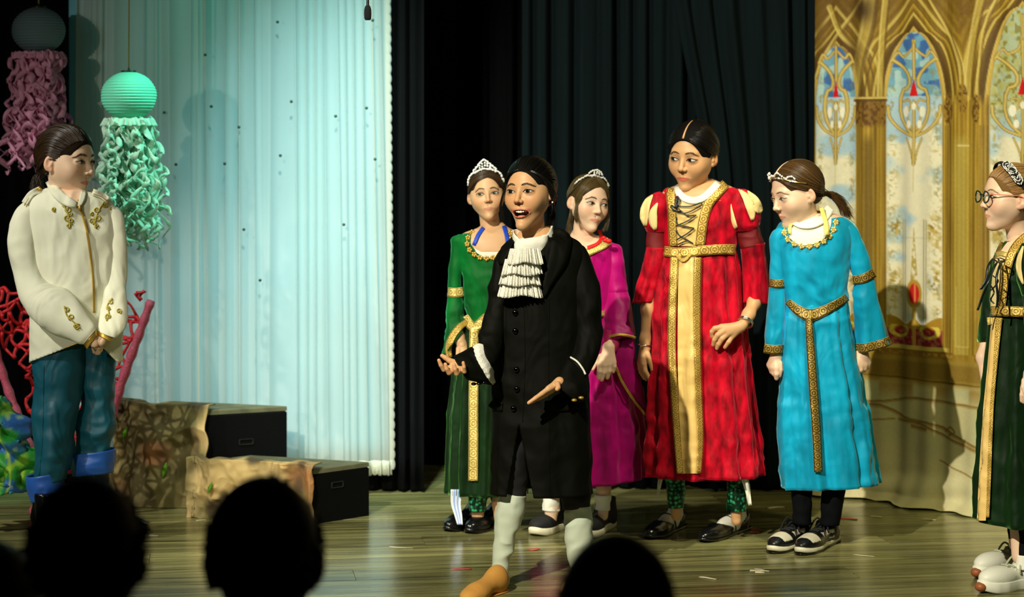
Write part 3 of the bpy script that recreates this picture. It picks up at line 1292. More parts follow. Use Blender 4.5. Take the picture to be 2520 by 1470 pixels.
curtain('stage_drape', (fx(-420, 9.15), fx(330, 9.15), 9.15, 9.15, 0.01, 3.9, 220, 30, fold_fn(9, 0.045, 3)), M_BLACKDRAPE,
        'black drape hanging behind the dim pink jellyfish lantern')
curtain('stage_drape', (fx(880, 9.02), fx(1045, 8.98), 9.02, 8.98, 0.01, 3.9, 120, 30, fold_fn(5, 0.035, 8)), M_BLACKDRAPE,
        'black drape hanging beside the lace edge of the white sheer curtain')
curtain('stage_drape', (fx(1030, 9.85), fx(1330, 9.85), 9.85, 9.85, 0.01, 3.9, 140, 30, fold_fn(6, 0.05, 14)), M_BLACKDRAPE,
        'set-back black drape behind the person in the green dress')
curtain('stage_drape', (fx(1285, 9.08), fx(1712, 9.05), 9.08, 9.05, 0.01, 3.9, 300, 40, fold_fn(9, 0.04, 21)), M_TEALDRAPE,
        'dark teal pleated drape behind the person in the magenta dress')
# the right panel is pulled aside, so a slit opens beside it
_f = fold_fn(7, 0.035, 29)
curtain('stage_drape', (fx(1745, 9.0), fx(2050, 9.05), 9.0, 9.05, 0.01, 3.9, 240, 60, _f, lambda u, v: -(1 - u) ** 2 * 0.16 * (1 - sstep(0.42, 0.72, v)) + 0.0 * u),
        M_TEALDRAPE, 'dark teal drape between the person in red and the painted castle cloth')
curtain('stage_drape', (fx(1640, 9.4), fx(1860, 9.4), 9.4, 9.4, 0.01, 3.9, 90, 24, fold_fn(4, 0.03, 33)),
        mat('blue_grey_drape_cloth', srgb(30, 52, 66), rough=0.9, spec=0.1), 'blue-grey cloth showing in the slit between the teal drapes')

# ------------------------------------------------------------------ sheer white curtain over a pale blue one
M_PALEBLUE = mat('pale_blue_lining', srgb(112, 184, 212), rough=0.8, vary=0.08, vary_scale=3)
M_SHEER = mat('sheer_white_voile', srgb(246, 246, 236), rough=0.75, alpha=0.46, transl=0.35, bump=0.15, bump_scale=900)
M_LACE = mat('white_lace', srgb(214, 218, 200), rough=0.8, bump=0.3, bump_scale=420, vary=0.2, vary_scale=200, alpha=0.8)
DS = 8.92
curtain('curtain_lining', (fx(170, DS + 0.05), fx(962, DS + 0.05), DS + 0.05, DS + 0.05, 0.13, 3.3, 260, 40, fold_fn(7, 0.012, 41)), M_PALEBLUE,
        'pale blue cloth hanging right behind the white sheer curtain', 'curtain')


_fr = np.random.RandomState(5)
_fw = _fr.choice([0.5, 0.8, 1.2, 1.8, 2.6], 26) * _fr.uniform(0.7, 1.3, 26)
_fb = np.concatenate([[0], np.cumsum(_fw) / _fw.sum()])
_fa = _fr.uniform(0.45, 1.0, 27) * np.concatenate([np.clip(_fw, 0.3, 1.3), [1]])


def sheer_phase(u, v):
    uu = u + 0.010 * np.sin(u * 9 + 2.0) * v + 0.004 * np.sin(u * 47 + 3 * v)
    ph = np.interp(uu, _fb, np.arange(27) * 2 * np.pi)
    a = np.interp(uu, _fb, _fa) * (0.75 + 0.25 * np.sin(u * 60 + 2.5 * v))
    return ph, a


def sheer_dx(u, v):
    w, a = sheer_phase(u, v)
    return 0.0150 * a * np.sin(w + 1.2) + (u - 0.35) * 0.055 * v


def sheer_dy(u, v):
    w, a = sheer_phase(u, v)
    return 0.024 * a * np.sin(w) + 0.010 * np.sin(u * 23 + 0.8 * v)


Vs, Qs, uvs_ = sheet(fx(190, DS), fx(945, DS), DS, DS, 0.115, 3.3, 760, 26, sheer_dy, sheer_dx)
sheer_base = np.array([fx(570, DS), DS, 0.115])
sheer_root = empty('sheer_curtain', sheer_base, 'white sheer curtain with scalloped lace edge behind the stacked stage blocks', 'curtain')
so = link('voile_panel', build_mesh('voile_panel', Vs - sheer_base, Qs, uvs=uvs_), M_SHEER, sheer_root)
# scalloped lace along the right edge
top = Vs.reshape(26, 760, 3)[:, -1]
zz = np.linspace(3.3, 0.10, 700)
xx = np.interp(-zz, -top[:, 2], top[:, 0])
yy = np.interp(-zz, -top[:, 2], top[:, 1])
sc_w = 0.006 + 0.007 * np.abs(np.sin(np.pi * (3.3 - zz) / 0.040)) ** 0.6
V = np.stack([np.stack([xx - 0.012, yy - 0.004, zz], 1), np.stack([xx + sc_w * 0.5, yy - 0.006, zz], 1), np.stack([xx + sc_w, yy - 0.003, zz], 1)], 1).reshape(-1, 3)
lo_ = link('lace_edging', build_mesh('lace_edging', V - sheer_base, grid_quads(700, 3, False)), M_SHEER, sheer_root)
lo_.modifiers.new('thickness', 'SOLIDIFY').thickness = 0.002
bot = Vs.reshape(26, 760, 3)[-1]
sc_h = 0.030 + 0.008 * np.abs(np.sin(np.pi * np.arange(760) / 7.0)) ** 0.6
V = np.stack([bot + np.array([0, -0.003, 0.022]), bot + np.array([0, -0.004, 0.0]), bot + np.stack([0 * sc_h, 0 * sc_h - 0.003, -sc_h], 1)], 0).reshape(-1, 3)
lo_ = link('lace_hem', build_mesh('lace_hem', V - sheer_base, grid_quads(3, 760, False)), M_LACE, sheer_root)
lo_.modifiers.new('thickness', 'SOLIDIFY').thickness = 0.002
M_BEAD = mat('dark_green_bead', srgb(40, 70, 58), rough=0.4)
bead_me = build_mesh('bead', *ball_vq((0, 0, 0), (0.0065, 0.004, 0.0065), 10, 6))
bead_me.materials.append(M_BEAD)
for (bx_, by_) in [(683, 54), (717, 250), (588, 313), (826, 286), (902, 266), (520, 262), (433, 405), (553, 403), (690, 383), (846, 553), (600, 565),
                   (505, 135), (917, 50), (404, 277), (923, 392), (640, 690)]:
    o = bpy.data.objects.new('bead', bead_me)
    COL.objects.link(o)
    o.parent = sheer_root
    p = P(bx_, by_, DS - 0.042)
    o.location = tuple(p - sheer_base)

# ------------------------------------------------------------------ painted castle cloth


def seg_dist(x, y, pts):
    d = np.full(x.shape, 1e9)
    pts = np.asarray(pts, float)
    for a, b in zip(pts[:-1], pts[1:]):
        ab = b - a
        t = np.clip(((x - a[0]) * ab[0] + (y - a[1]) * ab[1]) / (ab @ ab + 1e-9), 0, 1)
        d = np.minimum(d, np.hypot(x - a[0] - t * ab[0], y - a[1] - t * ab[1]))
    return d


def paint_castle(x, y):
    """the print on the cloth, x 2010..2640, y -700..1290 in print units"""
    n2 = lambda sx, sy, s: vnoise(np.stack([x, y, 0 * x], -1), (1 / sx, 1 / sy, 1), s)
    C = np.zeros(x.shape + (3,))
    gold = np.array([156, 126, 40.])
    C[:] = gold
    C += (18 * n2(14, 120, 1) + 12 * n2(5, 60, 2))[..., None] * np.array([1, 0.95, 0.6])

    def lay(m, col, a=1.0):
        nonlocal C
        m = np.clip(m, 0, 1)[..., None] * a
        C = C * (1 - m) + np.asarray(col, float) * m

    def line(pts, w, col, a=1.0, n=40):
        c_ = catmull(pts, 14)
        j0, j1 = np.searchsorted(-0.0 + y[:, 0], [c_[:, 1].min() - w - 3, c_[:, 1].max() + w + 3])
        i0 = np.searchsorted(x[0], c_[:, 0].min() - w - 3)
        i1 = np.searchsorted(x[-1], c_[:, 0].max() + w + 3)
        if i1 <= i0 or j1 <= j0:
            return
        xs, ys_ = x[j0:j1, i0:i1], y[j0:j1, i0:i1]
        m = np.clip(sstep(w * 0.5 + 1.5, w * 0.5 - 0.8, seg_dist(xs, ys_, c_)), 0, 1)[..., None] * a
        C[j0:j1, i0:i1] = C[j0:j1, i0:i1] * (1 - m) + np.asarray(col, float) * m

    # pointed windows: signed distance-like function, <0 inside
    def window(cx, hw, spring, apex, bottom):
        t = np.clip((spring - y) / (spring - apex), 0, 1.6)
        half = hw * np.sqrt(np.clip(1 - t ** 1.75, -1, 1).clip(0)) * (t <= 1) + 0.0
        half = np.where(y >= spring, hw, half)
        d = np.abs(x - cx) - half
        d = np.where(y < apex, np.abs(x - cx) * 0.80 + (apex - y) * 0.62, d)
        top_ = np.abs(x - cx) * 0.80 - (y - apex) * 0.9
        d = np.where((y >= apex) & (y < spring), np.maximum(d * 0.9, np.minimum(d, top_)), d)
        d = np.where(y > bottom, np.maximum(d, y - bottom), d)
        return d
    wins = [(2062, 50, 262, 108, 852), (2256, 70, 262, 80, 852), (2520, 78, 270, 30, 852)]
    D = [window(*w) for w in wins]
    dmin = np.minimum(np.minimum(D[0], D[1]), D[2])
    # arch mouldings round the windows (upper part only)
    up = sstep(270, 225, y)
    band = np.sin(dmin * 0.33) * np.exp(-np.clip(dmin, 0, 200) / 70)
    C += (band * 56 * up * (dmin > 0))[..., None] * np.array([1, 0.92, 0.55])
    lay((dmin > 0) * (dmin < 26) * up * sstep(2, 10, dmin), (82, 58, 16), 0.75)
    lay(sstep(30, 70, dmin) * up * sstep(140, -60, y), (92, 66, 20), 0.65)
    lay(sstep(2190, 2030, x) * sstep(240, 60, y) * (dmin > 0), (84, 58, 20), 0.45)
    for k, (cx, hw, spr, apx, bt) in enumerate(wins):
        for q, (o1, wid, col, a) in enumerate([(7, 3, (214, 190, 110), 0.8), (28, 4, (214, 192, 104), 0.7), (46, 3, (96, 72, 26), 0.7), (60, 5, (222, 204, 120), 0.6)]):
            lay(sstep(wid, wid * 0.4, np.abs(D[k] - o1)) * up * (y < 262), col, a)
    # big ribs sweeping over the vault
    for pts, w in [([(2010, 190), (2040, 120), (2080, 60), (2140, -20)], 10), ([(2045, 10), (2075, 80), (2130, 130)], 14),
                   ([(2150, -40), (2140, 60), (2118, 150), (2105, 245)], 30), ([(2185, -10), (2176, 90), (2170, 245)], 16),
                   ([(2260, -60), (2330, 60), (2370, 150), (2378, 210)], 8), ([(2440, -60), (2410, 70), (2395, 180), (2392, 240)], 20),
                   ([(2490, -60), (2436, 60), (2420, 180), (2418, 250)], 7)]:
        line(pts, w, (196, 172, 84), 0.75)
        line([(a + w * 0.55, b) for a, b in pts], max(3, w * 0.3), (92, 68, 24), 0.6)
        line([(a - w * 0.3, b) for a, b in pts], max(2, w * 0.2), (232, 214, 138), 0.55)
    # dark vault hollows and drapery at the upper left
    lay(np.exp(-(((x - 2130) / 26) ** 2 + ((y - 20) / 36) ** 2)), (52, 34, 14), 0.85)
    lay(np.exp(-(((x - 2105) / 22) ** 2 + ((y - 128) / 40) ** 2)), (92, 66, 28), 0.8)
    lay(np.exp(-(((x - 2022) / 14) ** 2 + ((y - 70) / 60) ** 2)), (110, 84, 34), 0.7)
    lay(np.exp(-(((x - 2384) / 22) ** 2 + ((y - 30) / 60) ** 2)) * (0.6 + 0.4 * n2(5, 5, 9)), (104, 74, 28), 0.9)
    # sky panes
    inside = sstep(1.5, -1.5, dmin)
    cl = sstep(-0.45, 0.25, n2(70, 55, 4) + 0.5 * n2(26, 24, 5) + (y - 400) / 420)
    sky = np.array([168, 198, 214.]) * (1 - cl[..., None]) + np.array([232, 226, 196.]) * cl[..., None]
    C = C * (1 - inside[..., None]) + sky * inside[..., None]
    for k, (cx, hw, spr, apx, bt) in enumerate(wins):
        ins = sstep(1, -2, D[k])
        f = hw / 70.0
        X = (x - cx) / f
        line_l = lambda pts, w, col, a=1.0: line([(cx + px_ * f, py_) for px_, py_ in pts], w, col, a)
        # upper glass, strong blue and turquoise
        g = ins * (y < 236) * (k < 2)
        lay(g, (96, 158, 190), 0.8)
        lay(g * sstep(0.0, 0.25, n2(22, 16, 6 + k)), (52, 96, 168), 0.85)
        lay(g * sstep(0.15, 0.3, n2(16, 22, 8 + k)), (186, 214, 206), 0.8)
        if k == 2:
            lay(ins * sstep(330, 250, y) * (0.55 + 0.45 * sstep(-0.2, 0.3, n2(9, 11, 41))), (178, 172, 84), 0.8)
            lay(ins * sstep(330, 250, y) * sstep(0.15, 0.4, n2(7, 9, 43)), (122, 116, 44), 0.7)
        # side foliage
        edge = np.exp(-np.abs(D[k] + 11) / 9) * ins
        fol = sstep(0.1, 0.5, 0.7 * n2(4, 5, 12) + 0.8 * n2(11, 20, 13)) * (y > 170)
        lay(edge * fol, (140, 134, 88), 0.7)
        lay(edge * sstep(0.3, 0.5, n2(8, 9, 15)) * (y > 260), (186, 160, 84), 0.9)
        for (bx0, by0) in [(-52, 560), (50, 560), (-50, 700), (52, 690)]:
            bl = np.exp(-(((X - bx0) / 14) ** 2 + ((y - by0) / 30) ** 2)) * ins
            lay(bl * sstep(-0.3, 0.3, n2(7, 7, 16)), (188, 158, 66), 0.95)
            lay(bl * sstep(0.1, 0.5, n2(5, 5, 17)), (120, 98, 40), 0.8)
        # tracery
        gcol, dcol = (206, 182, 98), (112, 88, 40)
        for sgn in (-1, 1):
            m_ = lambda L: [(sgn * a, b) for a, b in L]
            for wdt, cc in ((9, dcol), (6, gcol)):
                line_l(m_([(2, apx + 20), (4, 120), (30, 140), (44, 128), (60, 150)]), wdt * 0.7, cc)
                line_l(m_([(54, 148), (30, 166), (12, 190), (14, 214), (34, 226), (38, 278), (22, 312), (2, 332)]), wdt, cc)
                line_l(m_([(66, 262), (62, 290), (40, 318), (2, 336)]), wdt * 0.8, cc)
                line_l(m_([(8, 262), (18, 284), (6, 318)]), wdt * 0.5, cc)
                line_l(m_([(30, 250), (14, 246), (4, 262)]), wdt * 0.5, cc)
                line_l(m_([(20, 340), (8, 372), (2, 402)]), wdt * 0.45, cc)
        for wdt, cc in ((9, dcol), (6, gcol)):
            line_l([(0, 110), (1, 195)], wdt * 0.9, cc)
            line_l([(0, 250), (0, 330), (-1, 404)], wdt * 0.8, cc)
        line_l([(-1, 404), (-2, 470)], 2.5, (206, 196, 140), 0.7)
        for (ex, ey, rx, ry) in [(-22, 275, 8, 14), (22, 275, 8, 14), (-14, 306, 6, 10), (14, 306, 6, 10), (0, 262, 6, 9)]:
            lay(sstep(1.15, 0.85, np.hypot((X - ex) / rx, (y - ey) / ry)), (240, 238, 220), 0.95)
        # red drop
        t = (y - 197) / 40
        lay((t > 0) * (t < 1) * sstep(1.2, -0.6, np.abs(X) - 10.5 * np.clip(t, 0, 1) ** 0.9) * 1.0, (206, 22, 26))
        # mullions, spire and jewel at the foot
        for mx_ in (-32, -25, 26, 33):
            line_l([(mx_, 540), (mx_, 790)], 2.5, (170, 160, 122), 0.9)
        line_l([(-36, 585), (36, 585)], 1.5, (180, 176, 150), 0.7)
        sp = np.clip((y - 560) / 150, 0, 1)
        lay((y > 560) * (y < 720) * sstep(2, -1, np.abs(X) - 10 * sp) * sstep(-0.6, 0.2, n2(5, 6, 18)), (176, 150, 70), 0.9)
        lay(sstep(1.1, 0.95, np.hypot(X / 20, (y - 722) / 34)), (182, 146, 50))
        lay(sstep(1.1, 0.9, np.hypot(X / 13, (y - 722) / 25)), (196, 24, 26))
        lay(sstep(3, 1, np.abs(X - 2)) * (np.abs(y - 722) < 24), (236, 170, 90), 0.8)
        low = ins * sstep(0.0, 2.0, y - (792 + 16 * np.cos(X / 22.0) - 26 * np.exp(-(X / 16) ** 2)))
        lay(low, (166, 126, 26))
        low2 = ins * (y > 808)
        lay(low2, (134, 28, 40))
        for sgn in (-1, 1):
            r_ = np.hypot((X - sgn * 40) / 26, (y - 812) / 20)
            lay(sstep(0.28, 0.12, np.abs(r_ - 0.8)) * ins * (y > 800), (214, 198, 70))
            lay(sstep(0.5, 0.3, r_) * ins, (160, 30, 36))
        lay(low2 * sstep(-0.1, 0.3, n2(6, 6, 19)), (176, 120, 84), 0.75)
        line_l([(0, 760), (0, 850)], 9, (190, 156, 62), 0.9)
    # columns between the windows
    for (xa, xb) in [(2112, 2186), (2330, 2442)]:
        inc = ((x > xa) & (x < xb) & (y > 238) & (y < 862)).astype(float)
        st = np.sin((x - xa) * 0.62) * 20 + np.sin((x - xa) * 0.21 + 1) * 16
        C += (inc * st)[..., None] * np.array([1, 0.92, 0.5])
        mid = np.exp(-(((x - (xa + (xb - xa) * 0.42)) / ((xb - xa) * 0.16)) ** 2))
        lay(inc * mid * sstep(320, 360, y), (96, 74, 20) if xa < 2200 else (190, 172, 84), 0.7)
        cap = inc * sstep(318, 300, y)
        if xa < 2200:
            lay(cap, (128, 94, 34), 0.85)
            lay(cap * sstep(-0.1, 0.3, n2(5, 7, 21)), (84, 54, 18), 0.8)
            line([(2108, 246), (2186, 246)], 5, (96, 70, 26))
            line([(2108, 240), (2186, 240)], 3, (222, 198, 112))
    for cx_, cy_, rx, ry in [(2342, 270, 13, 40), (2413, 270, 10, 36), (2380, 245, 13, 36)]:
        b_ = sstep(1.1, 0.8, np.hypot((x - cx_) / rx, (y - cy_) / ry))
        lay(b_, (150, 116, 40), 0.8)
        lay(b_ * sstep(-0.1, 0.3, n2(4, 6, 23)), (86, 60, 20), 0.85)
    line([(2380, 190), (2380, 330)], 5, (150, 118, 26), 0.8)
    for xx_ in (2334, 2341, 2349, 2424, 2431, 2438, 2176, 2183, 2116, 2124):
        line([(xx_, 310), (xx_, 860)], 2.2, (104, 80, 28), 0.55)
    line([(2370, 358), (2396, 358)], 3, (226, 212, 150), 0.8)
    for xx_ in (2366, 2396):
        line([(xx_, 700), (xx_, 842)], 2, (214, 200, 124), 0.5)
    line([(2366, 842), (2396, 842)], 2, (214, 200, 124), 0.5)
    # sill, dado, painted floor
    lay((y > 848) * (y < 858) * sstep(26, 6, dmin), (214, 194, 96), 0.9)
    lay((y > 858) * (y < 876) * (dmin < 30), (136, 98, 30), 0.9)
    lay((y > 864) * (y < 872) * sstep(0.0, 0.3, n2(7, 5, 25)) * (dmin < 30), (184, 146, 52), 0.8)
    lay(sstep(868, 884, y), (156, 130, 52))
    lay(sstep(884, 892, y) * sstep(930, 924, y), (126, 98, 34), 0.6)
    lay(sstep(3, 1, np.abs(y - 930 - 0.02 * (x - 2200))), (92, 66, 22), 0.8)
    fl = sstep(932, 952, y)
    lay(fl, (196, 188, 140))
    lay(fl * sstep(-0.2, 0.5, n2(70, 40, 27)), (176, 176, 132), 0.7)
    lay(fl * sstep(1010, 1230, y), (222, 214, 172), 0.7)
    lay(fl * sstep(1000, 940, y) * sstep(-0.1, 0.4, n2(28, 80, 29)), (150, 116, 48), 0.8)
    for pts, w in [([(2010, 1010), (2090, 1000), (2190, 990), (2260, 976), (2420, 984), (2640, 994)], 4),
                   ([(2080, 1004), (2170, 1002), (2205, 1018), (2240, 1030), (2310, 1036), (2370, 1060), (2420, 1080), (2600, 1110)], 5),
                   ([(2210, 1034), (2280, 1040), (2330, 1060), (2420, 1090)], 4), ([(2250, 1046), (2290, 1050)], 5),
                   ([(2335, 1050), (2350, 1038), (2362, 1050), (2345, 1058)], 3), ([(2150, 1040), (2200, 1034)], 2),
                   ([(2320, 1122), (2400, 1150), (2500, 1180)], 2)]:
        line(pts, w, (118, 86, 34), 0.75)
        line([(a, b + w) for a, b in pts], w * 0.8, (160, 132, 66), 0.6)
    lay(sstep(4, 1, np.abs(y - 1243 - 5 * n2(40, 9, 33))), (132, 92, 36), 0.75)
    C += (6 * n2(3, 3, 31))[..., None]
    C = np.clip(C, 0, 255) / 255
    return np.where(C > 0.04045, ((C + 0.055) / 1.055) ** 2.4, C / 12.92)


def castle_cloth():
    nx, nz = 300, 640
    a = np.array([fx(2008, 9.0), 9.0])
    b = np.array([fx(2640, 8.2), 8.2])
    u, v = np.meshgrid(np.linspace(0, 1, nx), np.linspace(0, 1, nz))
    z1, z0 = 2.62, 0.0
    Z = z1 + (z0 - z1) * v
    X = a[0] + (b[0] - a[0]) * u
    Y = a[1] + (b[1] - a[1]) * u
    # print units across and down the cloth
    px = 2008 + 632 * (0.96 * u + 0.04 * u * u)
    py = HORIZON + (CAM_Z - Z) * 624.0
    py = np.where(py > 1190, 1190 + (py - 1190) * 0.85, py)
    # soft hanging folds, and a puddle of cloth on the floor
    nn = unit([(b - a)[1], -(b - a)[0]])
    f = 0.010 * np.sin(u * 31 + 0.8) + 0.014 * np.sin(u * 13 + 0.4 * v) + 0.006 * np.sin(u * 67 + 2 * v)
    f = f * (0.35 + 0.65 * v)
    low = np.clip((0.16 - Z) / 0.16, 0, 1)
    f = f + 0.05 * low ** 2 * (1 + 0.6 * np.sin(u * 19)) + 0.012 * np.sin(low * 9 + u * 8) * low
    hem = np.clip((0.035 - Z) / 0.035, 0, 1)
    X = X + nn[0] * (f + 0.03 * hem)
    Y = Y + nn[1] * (f + 0.03 * hem)
    Z = np.maximum(Z, 0.004 + 0.006 * np.abs(np.sin(u * 23)) * hem)
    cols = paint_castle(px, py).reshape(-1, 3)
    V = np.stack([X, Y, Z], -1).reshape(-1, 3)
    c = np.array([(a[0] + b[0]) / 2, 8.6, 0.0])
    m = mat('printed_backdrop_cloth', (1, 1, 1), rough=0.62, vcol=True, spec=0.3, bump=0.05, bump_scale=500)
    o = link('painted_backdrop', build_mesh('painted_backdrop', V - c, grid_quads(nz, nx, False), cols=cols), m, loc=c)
    tag(o, 'painted backdrop cloth of a golden gothic hall with arched windows', 'backdrop')


_old_vnoise = vnoise


def vnoise(p, scale=1.0, seed=0):
    p = np.asarray(p, np.float32)
    if p.ndim == 3:
        return _old_vnoise(p.reshape(-1, 3), scale, seed).reshape(p.shape[:2])
    return _old_vnoise(p, scale, seed)


castle_cloth()

# ------------------------------------------------------------------ stage blocks with painted rock facing
M_BLOCK = mat('black_block_paint', (0.0012, 0.0016, 0.0016), spec=0.12, rough=0.7, bump=0.2, bump_scale=150)
M_BLOCKTOP = mat('worn_block_top', srgb(92, 92, 66), rough=0.8, vary=0.3, vary_scale=14)
M_SLOT = mat('dark_slot', (0.002, 0.002, 0.002), rough=1)
M_ROCK = mat('painted_crumpled_paper', (1, 1, 1), rough=0.8, vcol=True, bump=0.5, bump_scale=40)
M_LEAF = mat('painted_green_leaf', srgb(92, 150, 22), rough=0.6)


def rot_z(a):
    return np.array([[math.cos(a), -math.sin(a), 0], [math.sin(a), math.cos(a), 0], [0, 0, 1]])


def stage_block(Lc, Nc, Rc, h, label, rock_label, seed, slot_t, over=0.02):
    L_, N_, R_ = [np.array([*q, 0.0]) for q in (Lc, Nc, Rc)]
    B_ = L_ + R_ - N_
    base = (L_ + R_) / 2
    root = empty('stage_block', base, label, 'stage block')
    foot = [N_, R_, B_, L_]
    up = np.array([0, 0, 1.0])
    cen = sum(foot) / 4
    bev = 0.006
    V, Q = [], []
    for z, s in ((0.0, 0), (h - 0.018 - bev, 0), (h - 0.018, bev)):
        for q in foot:
            V.append(q + up * z + unit(cen - q) * s * 1.4)
    for k in range(2):
        for i in range(4):
            j = (i + 1) % 4
            Q.append([k * 4 + i, k * 4 + j, k * 4 + 4 + j, k * 4 + 4 + i])
    Q += [[8, 9, 10, 11], [3, 2, 1, 0]]
    link('block_body', build_mesh('block_body', np.array(V) - base, Q, smooth=False), M_BLOCK, root)
    V, Q = [], []
    for z, s in ((h - 0.018, 0.0), (h - 0.003, -0.0), (h, 0.004)):
        for q in foot:
            V.append(q + up * z + unit(cen - q) * s)
    for k in range(2):
        for i in range(4):
            j = (i + 1) % 4
            Q.append([k * 4 + i, k * 4 + j, k * 4 + 4 + j, k * 4 + 4 + i])
    Q += [[8, 9, 10, 11], [3, 2, 1, 0]]
    link('block_top', build_mesh('block_top', np.array(V) - base, Q, smooth=False), M_BLOCKTOP, root)
    # hand slot on the black side: a recessed dark pocket with a rim
    e = unit(R_ - N_)
    nrm = np.array([e[1], -e[0], 0])
    c = N_ + (R_ - N_) * slot_t + up * h * 0.66
    f = Field()
    rot = np.stack([e, nrm, up], 1)
    f.box(c + nrm * 0.001, (0.030, 0.005, 0.012), 0.004, rot=rot)
    f.box(c + nrm * 0.005, (0.026, 0.006, 0.009), 0.003, rot=rot, k=0.001, mode='s')
    V, Q = polygonize(f, c - 0.06, c + 0.06, 0.0022)
    link('hand_slot', build_mesh('hand_slot', V - base, Q), M_SLOT, root)
    # crumpled rock facing from L to N
    nu, nv = 150, 110
    u, v = np.meshgrid(np.linspace(-0.03, 1.03, nu), np.linspace(0, 1, nv))
    e2 = unit(N_ - L_)
    n2 = np.array([e2[1], -e2[0], 0])
    if n2[1] > 0:
        n2 = -n2
    Lw = np.linalg.norm(N_ - L_)
    pts = L_ + (u * Lw)[..., None] * e2
    # wraps over the top edge
    zt = h + over
    zv = np.minimum(v * (zt + 0.06), zt + 0.004)
    back = np.maximum(v * (zt + 0.06) - zt, 0)
    q3 = np.stack([u * Lw, v * zt, 0 * u + seed], -1) * (1.0 if h > 0.3 else 1.5)
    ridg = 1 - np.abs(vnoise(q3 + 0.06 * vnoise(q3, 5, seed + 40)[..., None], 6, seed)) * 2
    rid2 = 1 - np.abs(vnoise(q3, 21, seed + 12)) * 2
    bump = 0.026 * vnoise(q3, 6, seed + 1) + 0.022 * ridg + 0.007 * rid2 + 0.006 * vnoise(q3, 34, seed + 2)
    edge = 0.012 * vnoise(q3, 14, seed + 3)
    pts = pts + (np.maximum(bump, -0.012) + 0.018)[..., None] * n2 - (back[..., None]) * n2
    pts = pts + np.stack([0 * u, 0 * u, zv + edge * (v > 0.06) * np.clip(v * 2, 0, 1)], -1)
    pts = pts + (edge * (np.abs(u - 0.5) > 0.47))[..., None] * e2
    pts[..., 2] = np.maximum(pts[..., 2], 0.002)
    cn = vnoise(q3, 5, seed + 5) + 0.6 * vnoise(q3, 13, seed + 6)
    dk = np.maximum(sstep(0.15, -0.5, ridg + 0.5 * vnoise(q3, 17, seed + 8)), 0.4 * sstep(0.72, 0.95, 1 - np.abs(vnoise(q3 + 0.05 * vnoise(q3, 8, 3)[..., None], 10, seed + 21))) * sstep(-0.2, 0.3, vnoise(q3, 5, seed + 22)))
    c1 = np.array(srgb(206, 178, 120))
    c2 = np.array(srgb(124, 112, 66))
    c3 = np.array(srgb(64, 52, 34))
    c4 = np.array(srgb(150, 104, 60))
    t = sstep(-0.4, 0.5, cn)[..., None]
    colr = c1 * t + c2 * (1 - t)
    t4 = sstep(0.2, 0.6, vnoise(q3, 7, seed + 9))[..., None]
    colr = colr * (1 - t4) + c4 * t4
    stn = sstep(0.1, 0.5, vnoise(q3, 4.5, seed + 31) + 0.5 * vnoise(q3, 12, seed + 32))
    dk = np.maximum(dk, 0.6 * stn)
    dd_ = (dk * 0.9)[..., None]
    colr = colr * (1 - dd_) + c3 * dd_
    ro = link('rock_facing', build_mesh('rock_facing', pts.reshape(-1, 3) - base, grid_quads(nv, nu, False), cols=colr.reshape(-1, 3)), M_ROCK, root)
    ro['label'] = rock_label
    ro.modifiers.new('thickness', 'SOLIDIFY').thickness = 0.006
    for (uu, vv, sc_) in ((0.55, 0.32, 0.7), (0.15, 0.62, 0.6)) if h > 0.3 else ((0.22, 0.45, 0.5),):
        p = pts[int(vv * (nv - 1)), int(uu * (nu - 1))] + n2 * 0.004
        lv, lq = [], []
        for k in range(9):
            t_ = k / 8
            wd = 0.016 * sc_ * math.sin(math.pi * (t_ * 0.92 + 0.04))
            for sgn in (-1, 0, 1):
                lv.append(p + up * (t_ - 0.5) * 0.085 * sc_ + e2 * (sgn * wd + 0.016 * t_) + n2 * (0.004 * (sgn == 0) + 0.004))
        lf = link('leaf_patch', build_mesh('leaf_patch', np.array(lv) - base, grid_quads(9, 3, False)), M_LEAF, ro)
        lf.modifiers.new('thickness', 'SOLIDIFY').thickness = 0.003
    return root


stage_block((fx(286, 8.70), 8.70), (fx(512, 8.56), 8.56), (fx(706, 8.70), 8.70), 0.385,
            'tall black stage block with a crumpled rock-painted front', 'crumpled rock-painted facing', 3, 0.48)
stage_block((fx(476, 8.42), 8.42), (fx(772, 8.24), 8.24), (fx(908, 8.43), 8.43), 0.205,
            'low black stage block with rock-painted front before the tall one', 'crumpled rock-painted facing', 12, 0.42)

# ------------------------------------------------------------------ hanging jellyfish lanterns


